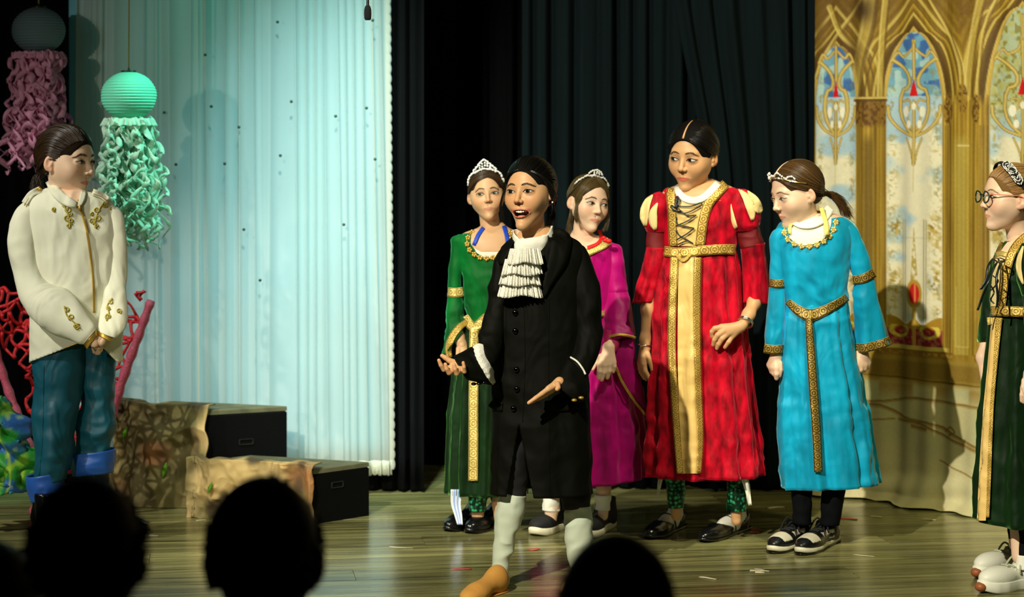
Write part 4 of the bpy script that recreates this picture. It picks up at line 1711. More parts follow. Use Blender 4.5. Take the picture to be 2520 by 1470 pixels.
def lantern(px, py, d, rpx, color, tcolor, label, length_px, seed, n_t, string_top=3.4, spread=1.0):
    rnd = random.Random(seed)
    c = P(px, py, d)
    R = rpx * d / F
    base = c.copy()
    root = empty('jellyfish_lantern', base, label, 'lantern', None)
    b = Bag()
    prof = []
    nr = 17
    for k in range(nr * 6 + 1):
        t = k / (nr * 6)
        z = 1 - 2 * t
        a = math.sqrt(max(0, 1 - z * z))
        z *= 0.87
        rr = max(0.24, a) * (1 - 0.028 * (0.5 + 0.5 * math.cos(2 * math.pi * t * nr)))
        prof.append((rr * R, z * R))
    nu = 48
    th = np.linspace(0, 2 * np.pi, nu, endpoint=False)
    V = np.vstack([np.stack([r * np.cos(th) * (1 + 0.006 * np.sin(5 * th + z * 90)), r * np.sin(th), np.full(nu, z)], 1) for r, z in prof])
    pap = link('paper_globe', build_mesh('paper_globe', V, grid_quads(len(prof), nu)[:, ::-1]),
               mat('lantern_paper_' + label[:4], color, rough=0.75, transl=0.25, bump=0.2, bump_scale=60), root)
    # wire hook and collar on top
    b = Bag()
    b.add(*tube_vq(np.array([[0.25 * R * math.cos(a), 0.25 * R * math.sin(a), 0.87 * R] for a in np.linspace(0, 6.283, 25)]), 0.0035, 6, False))
    b.add(*tube_vq([[0, -0.22 * R, 0.87 * R], [0, 0, 1.0 * R], [0, 0.22 * R, 0.87 * R]], 0.0025, 6))
    link('wire_hook', b.make('wire_hook'), mat('lantern_wire', srgb(60, 66, 56), rough=0.35, metal=0.8), root)
    b = Bag()
    b.add(*tube_vq([[0, 0, R * 0.98], [0.002, 0, R + 0.5], [-0.012, 0, string_top - c[2]]], 0.0028, 6))
    link('hanging_cord', b.make('hanging_cord'), mat('hanging_cord_yellow', srgb(150, 140, 66), rough=0.7), root)
    m_t = mat('tentacle_net_' + label[:4], tcolor, rough=0.7, transl=0.45, vary=0.12, vary_scale=40)
    # gathered frill round the foot of the globe
    L_ = length_px * d / F
    nu = 220
    th = np.linspace(0, 2 * np.pi, nu, endpoint=False)
    rows = []
    for k in range(9):
        t = k / 8
        amp = 0.012 + 0.03 * t
        rr = R * (0.86 + 0.10 * t) + amp * R * 3.0 * np.sin(th * 31 + 1.7 * np.sin(th * 5)) * 0.5
        zz_ = -0.80 * R - 0.26 * R * t + 0.02 * R * np.sin(th * 17 + 3)
        rows.append(np.stack([rr * np.cos(th), rr * np.sin(th), zz_], 1))
    fr = link('ruffled_frill', build_mesh('ruffled_frill', np.vstack(rows), grid_quads(9, nu)[:, ::-1]), m_t, root)
    fr.modifiers.new('thickness', 'SOLIDIFY').thickness = 0.0015
    for k in range(n_t):
        a = 2 * math.pi * (k + rnd.uniform(-0.3, 0.3)) / n_t
        r0 = R * rnd.uniform(0.25, 0.88)
        ns = 60
        ph, ph2 = rnd.uniform(0, 6.28), rnd.uniform(0, 6.28)
        ln = L_ * rnd.uniform(0.72, 1.03)
        tt = np.linspace(0, 1, ns)
        amp = R * (0.09 + 0.17 * tt)
        fq = rnd.uniform(20, 40)
        flare = 1 + spread * 0.55 * tt
        x = r0 * math.cos(a) * flare + amp * np.sin(fq * tt + ph) + 0.10 * R * np.sin(5 * tt + ph2)
        y = r0 * math.sin(a) * flare + amp * np.cos(fq * 0.9 * tt + ph2)
        z = -0.85 * R - ln * tt + 0.05 * R * np.sin(fq * 2 * tt + ph)
        cpt = np.stack([x, y, z], 1)
        tan = np.gradient(cpt, axis=0)
        tan /= np.linalg.norm(tan, axis=1)[:, None]
        tw = fq * 0.8 * tt + ph
        ref = np.stack([np.cos(tw), np.sin(tw), 0.3 * np.sin(tw * 1.3)], 1)
        sd = np.cross(tan, ref)
        sd /= np.linalg.norm(sd, axis=1)[:, None] + 1e-9
        wd = 0.5 * (R * rnd.uniform(0.18, 0.34)) * (1 - 0.5 * tt) * (1 + 0.25 * np.sin(fq * 1.7 * tt))
        V = np.stack([cpt - sd * wd[:, None], cpt, cpt + sd * wd[:, None]], 1).reshape(-1, 3)
        o = link('tentacle', build_mesh('tentacle', V, grid_quads(ns, 3, False)), m_t, root)
        o.modifiers.new('thickness', 'SOLIDIFY').thickness = 0.0015
    return root


lantern(317, 236, 8.25, 69, srgb(120, 226, 196), srgb(206, 240, 222), 'turquoise paper jellyfish lantern lit bright with pale curly ribbons', 310, 5, 72)
lantern(95, 75, 8.62, 66, srgb(96, 120, 128), srgb(236, 176, 208), 'dim paper jellyfish lantern with dusky pink ribbons in the dark', 290, 9, 64, spread=1.1)

# ------------------------------------------------------------------ red fan coral and painted weed behind the first figure


def fan_coral():
    d0 = 8.38
    base = P(150, 1175, d0)
    base[2] = 0
    root = empty('fan_coral', base, 'glittery red fan coral with pink ribs behind the person in white', 'coral prop')
    m_red = mat('red_glitter', srgb(196, 24, 34), rough=0.35, bump=0.8, bump_scale=260, vary=0.3, vary_scale=90)
    m_pink = mat('pink_glitter_rib', srgb(196, 84, 110), rough=0.45, bump=0.8, bump_scale=260, vary=0.25, vary_scale=120)
    rnd = random.Random(4)

    def inside(x, y):
        t = (1180 - y) / (1180 - 735.0)
        if t < 0.02 or t > 1.06:
            return False
        l = 150 - 195 * t ** 0.9
        r = 210 + 160 * t ** 0.95
        return l < x < r
    for pts, w in (([(-42, 735), (0, 900), (50, 1040), (92, 1150), (130, 1250)], 13), ([(372, 740), (340, 830), (300, 940), (262, 1060), (225, 1160), (200, 1250)], 14)):
        c3 = catmull([P(x, y, d0 - 0.02) for x, y in pts], 40)
        c3[:, 2] = np.maximum(c3[:, 2], 0.015)
        b = Bag()
        b.add(*tube_vq(c3, np.linspace(w * 0.75, w, 40) * d0 / F * (1 + 0.14 * np.sin(np.arange(40) * 1.9)), 10))
        link('rib', b.make('rib', base), m_pink, root)
    # a net of short branches: jittered cells
    pts = {}
    st = 30
    for j in range(-1, 20):
        for i in range(-3, 17):
            x = i * st + (st / 2 if j % 2 else 0) + rnd.uniform(-9, 9)
            y = 720 + j * st * 0.86 + rnd.uniform(-10, 10)
            pts[(i, j)] = (x, y)
    b = Bag()
    cells = set()
    for (i, j), (x, y) in pts.items():
        sh = 1 if j % 2 else 0
        for (di, dj) in ((1, 0), (sh, 1), (sh - 1, 1)):
            q = pts.get((i + di, j + dj))
            if q is None or rnd.random() < 0.22:
                continue
            if inside(x, y) and inside(*q):
                dz = [0.02 * math.sin(x * 0.05 + y * 0.03), 0.02 * math.sin(q[0] * 0.05 + q[1] * 0.03)]
                a_, b_ = P(x, y, d0 + dz[0]), P(q[0], q[1], d0 + dz[1])
                mid = (a_ + b_) / 2 + np.array([rnd.gauss(0, 0.006), 0, rnd.gauss(0, 0.006)])
                r = rnd.uniform(3.4, 5.6) * d0 / F
                b.add(*tube_vq(catmull([a_, mid, b_], 5), [r * 1.15, r * 0.9, r * 0.8, r * 0.9, r * 1.15], 7))
    link('branch_net', b.make('branch_net', base), m_red, root)
    V, Q = ball_vq((0, 0, 0.03), (0.12, 0.10, 0.05), 24, 10)
    link('foot', build_mesh('foot', V, Q), m_pink, root)


fan_coral()


def weed():
    d0 = 8.0
    base = P(20, 1210, d0)
    base[2] = 0
    root = empty('painted_seaweed', base, 'green and blue painted seaweed cut-out at the left edge', 'seaweed prop')
    m = mat('painted_weed_paper', (1, 1, 1), rough=0.55, vcol=True, bump=0.5, bump_scale=60)
    rnd = random.Random(2)
    for (x0, y0, w, h, tilt) in ((-20, 1215, 62, 235, 0.10), (30, 1218, 42, 130, 0.22), (-46, 1215, 60, 180, -0.2), (12, 1218, 40, 175, 0.0)):
        nu, nv = 21, 40
        u, v = np.meshgrid(np.linspace(-1, 1, nu), np.linspace(0, 1, nv))
        wob = 1 + 0.22 * np.sin(v * 19 + np.sign(u) * 1.1) + 0.12 * np.sin(v * 37 + x0)
        half = w * (0.45 + 0.75 * np.sin(np.pi * np.clip(v * 0.82 + 0.16, 0, 1)) ** 0.8) * wob * np.clip((1.02 - v) * 5, 0, 1) ** 0.5
        X = x0 + u * half + tilt * h * v + 14 * np.sin(v * 5)
        Y = y0 - h * v
        dd = 0.05 * u * u + 0.02 * np.sin(v * 14 + u * 4) + 0.03 * rnd.random()
        V = np.stack([(X - 1260) * (d0) / F, d0 + dd, CAM_Z - (Y - HORIZON) * d0 / F], -1)
        V[..., 2] = np.maximum(V[..., 2], 0.004)
        n_ = vnoise(np.stack([X / 30, Y / 30, 0 * X], -1), 1.0, 4)
        n2_ = vnoise(np.stack([X / 12, Y / 12, 0 * X], -1), 1.0, 6)
        g, bl, yl = [np.array(srgb(*q)) for q in ((44, 150, 50), (36, 96, 170), (176, 214, 60))]
        t = sstep(-0.1, 0.35, n_)[..., None]
        c = g * (1 - t) + bl * t
        t = (sstep(0.12, 0.03, np.abs(u)) * 0.9 + 0.5 * sstep(0.3, 0.5, n2_))[..., None]
        c = c * (1 - np.clip(t, 0, 1)) + yl * np.clip(t, 0, 1)
        o = link('frond', build_mesh('frond', V.reshape(-1, 3) - base, grid_quads(nv, nu, False), cols=c.reshape(-1, 3)), m, root)
        o.modifiers.new('thickness', 'SOLIDIFY').thickness = 0.008


weed()

# ------------------------------------------------------------------ hanging microphone


def microphone():
    d = 7.6
    c = P(905, 30, d)
    root = empty('hanging_microphone', c, 'black hanging microphone in front of the bright sheer curtain', 'microphone')
    k = d / F
    prof = [(0.5, -20), (6.5, -19.5), (8.6, -15), (9.2, -4), (8.8, 6), (7.0, 13), (5.2, 16), (3.6, 17), (3.4, 34), (2.4, 36), (2.2, 60)]
    th = np.linspace(0, 2 * np.pi, 20, endpoint=False)
    hb = [(r, z) for r, z in prof if z <= 17]
    V = np.vstack([np.stack([r * k * np.cos(th), r * k * np.sin(th), np.full(20, z * k)], 1) for r, z in hb])
    link('foam_windscreen', build_mesh('foam_windscreen', V, grid_quads(len(hb), 20)), mat('black_foam', (0.004, 0.004, 0.005), rough=0.95, bump=0.4, bump_scale=700), root)
    nk = [(r, z) for r, z in prof if z >= 16]
    V = np.vstack([np.stack([r * k * np.cos(th), r * k * np.sin(th), np.full(20, z * k)], 1) for r, z in nk])
    link('gooseneck', build_mesh('gooseneck', V, grid_quads(len(nk), 20)), mat('dark_gooseneck_metal', srgb(70, 60, 56), rough=0.35, metal=0.9), root)
    b = Bag()
    b.add(*tube_vq([[0, 0, 58 * k], [0.01, 0, 0.5], [0.0, 0.0, 5.4 - c[2]]], 0.003, 8))
    link('cable', b.make('cable'), mat('black_cable', (0.006, 0.006, 0.006), rough=0.5), root)


microphone()

# ------------------------------------------------------------------ bits of tape on the floor
TAPE = {'red': mat('red_floor_tape', srgb(222, 84, 78), rough=0.5), 'white': mat('white_floor_tape', srgb(214, 208, 170), rough=0.5)}


def tape(x0, y0, x1, y1, w, col, label):
    a, b = FP(x0, y0), FP(x1, y1)
    n = 6
    e = unit(b - a)
    s = np.array([-e[1], e[0], 0])
    L_ = np.linalg.norm(b - a)
    V = []
    r = random.Random(int(x0 + y0))
    for i in range(n):
        t = i / (n - 1)
        q = a + (b - a) * t + s * 0.003 * math.sin(5 * t + x0)
        for sg in (-1, 1):
            V.append(q + s * sg * w * 0.5 * (1 + 0.08 * r.uniform(-1, 1)) + np.array([0, 0, 0.0012 + 0.0006 * math.sin(3 * t + sg)]))
    c = (a + b) / 2
    o = link('floor_tape', build_mesh('floor_tape', np.array(V) - c, grid_quads(n, 2, False)), TAPE[col], loc=c)
    md = o.modifiers.new('thickness', 'SOLIDIFY')
    md.thickness = 0.001
    tag(o, label, 'tape', 'bits of tape stuck on the stage floor')


for a in [(2066, 1277, 2110, 1280, .02, 'red', 'short red tape strip on the floor right of the black-and-white sneakers'),
          (1846, 1305, 1870, 1304, .02, 'red', 'red tape scrap beside the right mary jane of the person in red'),
          (1846, 1311, 1868, 1312, .016, 'red', 'second red tape scrap beside the right mary jane of the person in red'),
          (1113, 1403, 1160, 1401, .016, 'red', 'thin red tape strip at the front left of the tan slipper'),
          (1303, 1355, 1326, 1352, .022, 'red', 'small red tape scrap between the two grey stockings'),
          (1722, 1421, 1765, 1427, .018, 'white', 'pale tape strip on the floor right of the round dark audience head'),
          (1846, 1405, 1894, 1407, .02, 'white', 'longer bar of the pale tape cross in front of the sneakers'),
          (1866, 1400, 1872, 1412, .03, 'white', 'shorter bar of the pale tape cross in front of the sneakers'),
          (2102, 1366, 2152, 1372, .012, 'white', 'thin pale tape strip right of the sneakers near the seam'),
          (1890, 1251, 1928, 1249, .022, 'white', 'dull pale tape strip on the floor behind the person in blue'),
          (2142, 1272, 2170, 1274, .02, 'white', 'faint pale tape strip before the foot of the painted cloth'),
          (2268, 1279, 2304, 1281, .016, 'white', 'faint pale tape strip at the far right before the painted cloth'),
          (482, 1282, 506, 1281, .022, 'white', 'pale tape strip left of the spiky dark audience head'),
          (782, 1283, 802, 1281, .03, 'white', 'bright pale tape scrap right of the spiky dark audience head'),
          (366, 1319, 390, 1320, .012, 'white', 'thin pale tape strip beside the black boot toe'),
          (958, 1347, 1016, 1351, .008, 'white', 'hair-thin pale tape strip left of the person in green')]:
    tape(*a)


# ================================================================== costume materials
def brocade(name, light, dark, mid, metal=0.35, rough=0.42):
    """woven gold braid: a row of medallions between two edge lines, laid out along the band's own UV"""
    if name in MATS:
        return MATS[name]
    m = bpy.data.materials.new(name)
    m.use_nodes = True
    nt = m.node_tree
    N, L = nt.nodes, nt.links
    b = N['Principled BSDF']
    b.inputs['Metallic'].default_value = metal
    b.inputs['Roughness'].default_value = rough
    uv = N.new('ShaderNodeUVMap')
    sp = N.new('ShaderNodeSeparateXYZ')
    L.new(uv.outputs[0], sp.inputs[0])

    def mth(op, a, b_=None, c=None):
        n = N.new('ShaderNodeMath')
        n.operation = op
        for i, v in enumerate((a, b_, c)):
            if v is None:
                continue
            if isinstance(v, (int, float)):
                n.inputs[i].default_value = v
            else:
                L.new(v, n.inputs[i])
        return n.outputs[0]
    u = mth('SUBTRACT', sp.outputs[0], 0.5)
    v = mth('SUBTRACT', mth('FRACT', mth('MULTIPLY', sp.outputs[1], 0.95)), 0.5)
    r = mth('SQRT', mth('ADD', mth('MULTIPLY', u, u), mth('MULTIPLY', v, v)))
    ring = mth('SINE', mth('MULTIPLY', r, 26.0))
    edge = mth('GREATER_THAN', mth('ABSOLUTE', u), 0.40)
    edge2 = mth('GREATER_THAN', mth('ABSOLUTE', u), 0.465)
    nz = N.new('ShaderNodeTexNoise')
    nz.inputs['Scale'].default_value = 7.0
    nz.inputs['Detail'].default_value = 4
    L.new(uv.outputs[0], nz.inputs['Vector'])
    fac = mth('ADD', mth('MULTIPLY', ring, 0.20), mth('MULTIPLY', nz.outputs[0], 1.05))
    cr = N.new('ShaderNodeValToRGB')
    cr.color_ramp.elements[0].position = 0.22
    cr.color_ramp.elements[0].color = (*dark, 1)
    cr.color_ramp.elements[1].position = 0.72
    cr.color_ramp.elements[1].color = (*light, 1)
    e = cr.color_ramp.elements.new(0.45)
    e.color = (*mid, 1)
    L.new(fac, cr.inputs[0])
    mx = N.new('ShaderNodeMix')
    mx.data_type = 'RGBA'
    L.new(edge, mx.inputs[0])
    L.new(cr.outputs[0], mx.inputs[6])
    mx.inputs[7].default_value = (*dark, 1)
    mx2 = N.new('ShaderNodeMix')
    mx2.data_type = 'RGBA'
    L.new(edge2, mx2.inputs[0])
    L.new(mx.outputs[2], mx2.inputs[6])
    mx2.inputs[7].default_value = (*light, 1)
    L.new(mx2.outputs[2], b.inputs['Base Color'])
    bp = N.new('ShaderNodeBump')
    bp.inputs['Strength'].default_value = 0.5
    bp.inputs['Distance'].default_value = 0.002
    L.new(fac, bp.inputs['Height'])
    L.new(bp.outputs[0], b.inputs['Normal'])
    MATS[name] = m
    return m


M_GOLD = brocade('gold_brocade_braid', srgb(240, 208, 112), srgb(110, 76, 22), srgb(196, 152, 56))
M_GOLD_PALE = brocade('pale_gold_braid', srgb(246, 224, 140), srgb(140, 112, 44), srgb(214, 184, 92))
M_GOLD_OLD = brocade('antique_gold_braid', srgb(190, 158, 72), srgb(44, 34, 12), srgb(118, 92, 34))
M_GOLDTRIM = mat('gold_trim', srgb(206, 166, 74), rough=0.35, metal=0.6)
M_SILVER = mat('silver_metal', srgb(226, 224, 210), rough=0.18, metal=1.0)
M_RHINE = mat('rhinestone', srgb(252, 252, 244), rough=0.1, spec=1.0, coat=0.6)
M_PEARL = mat('pearl_bead', srgb(244, 240, 218), rough=0.2, spec=0.7)


def velvet(name, col, vary=0.52, sheen=0.9, vs=15, stretch=(1, 1, 0.4), tint=None, rough=0.62, bump=0.35):
    return mat(name, col, rough=rough, sheen=sheen, spec=0.18, vary=vary, vary_scale=vs, stretch=stretch, bump=bump, bump_scale=45, sheen_tint=tint, crease=(0.55, 9.0, 0.03))


M_GREEN = velvet('emerald_velvet', srgb(0, 94, 34), tint=(0.15, 0.9, 0.4))
M_GREEND = velvet('dark_green_velvet', srgb(7, 36, 9), vary=0.45, tint=(0.3, 0.8, 0.2))
M_MAGENTA = velvet('magenta_velvet', srgb(168, 4, 104), vary=0.35, tint=(1.0, 0.3, 0.7), rough=0.46)
M_PINKKNIT = mat('dark_pink_knit', srgb(160, 8, 76), rough=0.7, bump=0.2, bump_scale=300)
M_RED = velvet('crushed_red_velvet', srgb(180, 0, 30), vary=0.62, vs=38, tint=(1.0, 0.2, 0.3), bump=0.7)
M_REDD = mat('dark_red_stretch', srgb(112, 0, 10), rough=0.7)
M_BLUE = velvet('turquoise_velvet', srgb(8, 158, 200), vary=0.32, tint=(0.5, 0.95, 1.0), rough=0.5)
M_SATIN = mat('cream_satin', srgb(240, 202, 122), rough=0.45, spec=0.4, bump=0.15, bump_scale=14, crease=(0.6, 9.0, 0.03))
M_CREAM = mat('cream_cloth', srgb(244, 220, 150), rough=0.6)
M_WHITE = mat('white_cotton', srgb(240, 238, 222), rough=0.8, bump=0.2, bump_scale=90)
M_IVORY = mat('ivory_jacket_cloth', srgb(232, 232, 208), rough=0.75, bump=0.25, bump_scale=30, crease=(0.7, 7.0, 0.04))
M_BLACKCLOTH = mat('black_coat_cloth', srgb(9, 10, 5), rough=0.68, spec=0.10, bump=0.25, bump_scale=26, crease=(0.6, 8.0, 0.04))
M_BLACKPLAIN = mat('black_stretch_cloth', (0.004, 0.004, 0.005), rough=0.8)
M_NAVYLEG = mat('navy_legging', srgb(5, 7, 12), rough=0.85, spec=0.15)
M_BLACKSHINE = mat('black_leather', srgb(14, 15, 16), rough=0.22, spec=0.6)
M_BLACKSUEDE = mat('black_suede', srgb(16, 17, 18), rough=0.8)
M_RIBBONB = mat('black_satin_ribbon', srgb(20, 30, 30), rough=0.35)
M_SOCKGREY = mat('grey_white_stocking', srgb(196, 206, 184), rough=0.75, bump=0.3, bump_scale=30)
M_BUTTON = mat('dark_metal_button', srgb(70, 62, 70), rough=0.12, metal=1.0)
M_RUBBER = mat('white_rubber', srgb(226, 220, 190), rough=0.5)
M_BLUEPANT = mat('teal_satin_trousers', srgb(14, 80, 98), rough=0.5, spec=0.35, bump=0.25, bump_scale=12, crease=(0.7, 9.0, 0.04))
M_BLUECUFF = mat('blue_satin_cuff', srgb(34, 88, 176), rough=0.42)
M_LACEW = mat('white_lace_ruffle', srgb(244, 242, 228), rough=0.8, bump=0.9, bump_scale=330, vary=0.16, vary_scale=320)
M_BLUESTRAP = mat('blue_strap', srgb(20, 70, 200), rough=0.6)
M_REDSTRAP = mat('red_strap', srgb(226, 16, 20), rough=0.6)
M_YELSTRAP = mat('yellow_strap', srgb(236, 222, 120), rough=0.6)
M_TAN = mat('tan_slipper_cloth', srgb(196, 140, 60), rough=0.8, bump=0.3, bump_scale=60)
M_WHITELEATHER = mat('white_leather', srgb(232, 232, 214), rough=0.5, bump=0.1, bump_scale=200)
M_GUM = mat('brown_gum_rubber', srgb(150, 84, 44), rough=0.5)


def scale_mat():
    """shiny green fish-scale print"""
    m = bpy.data.materials.new('green_fish_scale_legging')
    m.use_nodes = True
    nt = m.node_tree
    N, L = nt.nodes, nt.links
    b = N['Principled BSDF']
    tc = N.new('ShaderNodeTexCoord')
    vo = N.new('ShaderNodeTexVoronoi')
    vo.inputs['Scale'].default_value = 66
    vo.inputs['Randomness'].default_value = 0.6
    L.new(tc.outputs['Object'], vo.inputs['Vector'])
    cr = N.new('ShaderNodeValToRGB')
    cr.color_ramp.elements[0].position = 0.25
    cr.color_ramp.elements[0].color = (*srgb(60, 190, 130), 1)
    cr.color_ramp.elements[1].position = 0.52
    cr.color_ramp.elements[1].color = (*srgb(4, 44, 28), 1)
    L.new(vo.outputs['Distance'], cr.inputs[0])
    L.new(cr.outputs[0], b.inputs['Base Color'])
    b.inputs['Roughness'].default_value = 0.28
    b.inputs['Metallic'].default_value = 0.3
    bp = N.new('ShaderNodeBump')
    bp.invert = True
    bp.inputs['Distance'].default_value = 0.003
    L.new(vo.outputs['Distance'], bp.inputs['Height'])
    L.new(bp.outputs[0], b.inputs['Normal'])
    return m


M_SCALE = scale_mat()


# ------------------------------------------------------------------ costume helpers
def patch(fig, name, rows, surfs, m, off=0.003, nc=24, nr=None, skin=False, parent=None, label=None, keep=False, dome=0.0, thick=0.0):
    """a filled shape lying on traced cloth; rows: (y, left x, right x)"""
    R = np.asarray(rows, float)
    nr = nr or max(8, int((R[-1, 0] - R[0, 0]) / 4))
    ys = np.linspace(R[0, 0], R[-1, 0], nr)
    lx, rx = np.interp(ys, R[:, 0], R[:, 1]), np.interp(ys, R[:, 0], R[:, 2])
    pts = [(lx[i] + (rx[i] - lx[i]) * j / (nc - 1), ys[i]) for i in range(nr) for j in range(nc)]
    V = on_surf(fig, surfs, pts, off)
    if dome:
        u = np.tile(np.linspace(-1, 1, nc), nr)
        v = np.repeat(np.linspace(-1, 1, nr), nc)
        V[:, 1] -= dome * (1 - u ** 2) * (1 - v ** 2)
    Q = grid_quads(nr, nc, False)
    if skin:
        fig.body.add(V, Q, np.asarray(fig.skin, float))
        return None
    uv = np.stack([np.tile(np.linspace(0, 1, nc), nr), np.repeat(np.linspace(0, 1, nr), nc)], 1)
    o = fig.add(name, V, Q, m, parent=parent, uvs=uv, label=label, keep=keep)
    if thick:
        o.modifiers.new('thickness', 'SOLIDIFY').thickness = thick
    return o


def cut_front(fig, rows_VQ, poly_fn, snap=None):
    V, Q = rows_VQ
    px = 1260 + V[:, 0] * F / V[:, 1]
    py = HORIZON + (CAM_Z - V[:, 2]) * F / V[:, 1]
    c = Q.shape[1]
    cx, cy = px[Q].mean(1), py[Q].mean(1)
    cd = V[Q][:, :, 1].mean(1)
    keep = ~(poly_fn(cx, cy) & (cd < fig.D))
    if snap is not None:
        bnd = np.intersect1d(np.unique(Q[keep]), np.unique(Q[~keep]))
        nx, ny = snap(px[bnd], py[bnd])
        d = V[bnd, 1]
        V = V.copy()
        V[bnd, 0] = (nx - 1260) * d / F
        V[bnd, 2] = CAM_Z - (ny - HORIZON) * d / F
    return V, Q[keep]


def cord(fig, name, pts, wpx, surfs, m, off=0.004, parent=None, n=None, label=None, dd=None):
    """thin round cord or embroidery thread on cloth; pts picture points, or 3-tuples with a depth offset"""
    pts = np.asarray(pts, float)
    n = n or max(8, int(np.linalg.norm(np.diff(pts[:, :2], axis=0), axis=1).sum() / 2.5))
    c = catmull(pts, n)
    if surfs:
        W = on_surf(fig, surfs, c[:, :2], off)
        W[1:-1, 1] = (W[:-2, 1] + W[1:-1, 1] + W[2:, 1]) / 3
    else:
        W = np.array([fig.p(q[0], q[1], q[2] if len(q) > 2 else 0) for q in c])
    b = Bag()
    b.add(*tube_vq(W, fig.r(wpx), 6))
    return fig.bag(name, b, m, parent, label)


def curl_pts(x, y, s, a0, turns=1.3, ccw=1):
    """a spiral scroll for embroidery"""
    t = np.linspace(0, 1, 22)
    a = a0 + ccw * turns * 2 * np.pi * t
    r = s * (1 - 0.8 * t)
    cx, cy = x - s * math.cos(a0), y - s * math.sin(a0)
    return np.stack([cx + r * np.cos(a), cy + r * np.sin(a)], 1)


def scrolls(fig, name, items, surfs, m, wpx=1.1, parent=None):
    b = Bag()
    for pts in items:
        pts = np.asarray(pts, float)
        n = max(8, int(np.linalg.norm(np.diff(pts, axis=0), axis=1).sum() / 2.0))
        W = on_surf(fig, surfs, catmull(pts, n), 0.003)
        b.add(*tube_vq(W, fig.r(wpx), 5))
    return fig.bag(name, b, m, parent)


def hang_hand(fig, x, y, dd, s=1.0, lean=0.0, back=0.0):
    """a relaxed hanging hand seen from the side, wrist at (x, y)"""
    fs = []
    for k in range(4):
        ox = (k - 1.5) * 6.2 * s
        L = (1.0, 1.1, 1.04, 0.84)[k]
        fs.append([(x + ox + lean * 26, y + 34 * s, dd + 0.004 * abs(k - 1.5), 6.0 * s), (x + ox * 0.95 + lean * 40, y + (34 + 16 * L) * s, dd - 0.008 + back, 5.4 * s),
                   (x + ox * 0.85 + lean * 46, y + (34 + 30 * L) * s, dd - 0.004 + back, 4.6 * s)])
    hand(fig, (x, y, dd, 13 * s), None, fs, [(x - 13 * s, y + 16 * s, dd - 0.012, 6.5 * s), (x - 15 * s, y + 32 * s, dd - 0.022, 5.6 * s), (x - 11 * s, y + 45 * s, dd - 0.026, 4.8 * s)], h=0.003)


def under_body(fig, cx, neck_y, hip_y, leg_l, leg_r, r_chest=52, r_hip=46, dd=0.0):
    """the trunk and legs under the clothes"""
    limb(fig, [(cx, neck_y + 10, dd + 0.015, 24), (cx, neck_y + 60, dd, r_chest), (cx, (neck_y + hip_y) / 2, dd, r_chest * 0.85), (cx, hip_y, dd, r_hip)], h=0.009)
    for L in (leg_l, leg_r):
        if L:
            limb(fig, L, h=0.006)


SHOE_W = [(0, 0.020), (0.06, 0.030), (0.25, 0.033), (0.45, 0.031), (0.68, 0.041), (0.85, 0.037), (0.95, 0.024), (1.0, 0.008)]


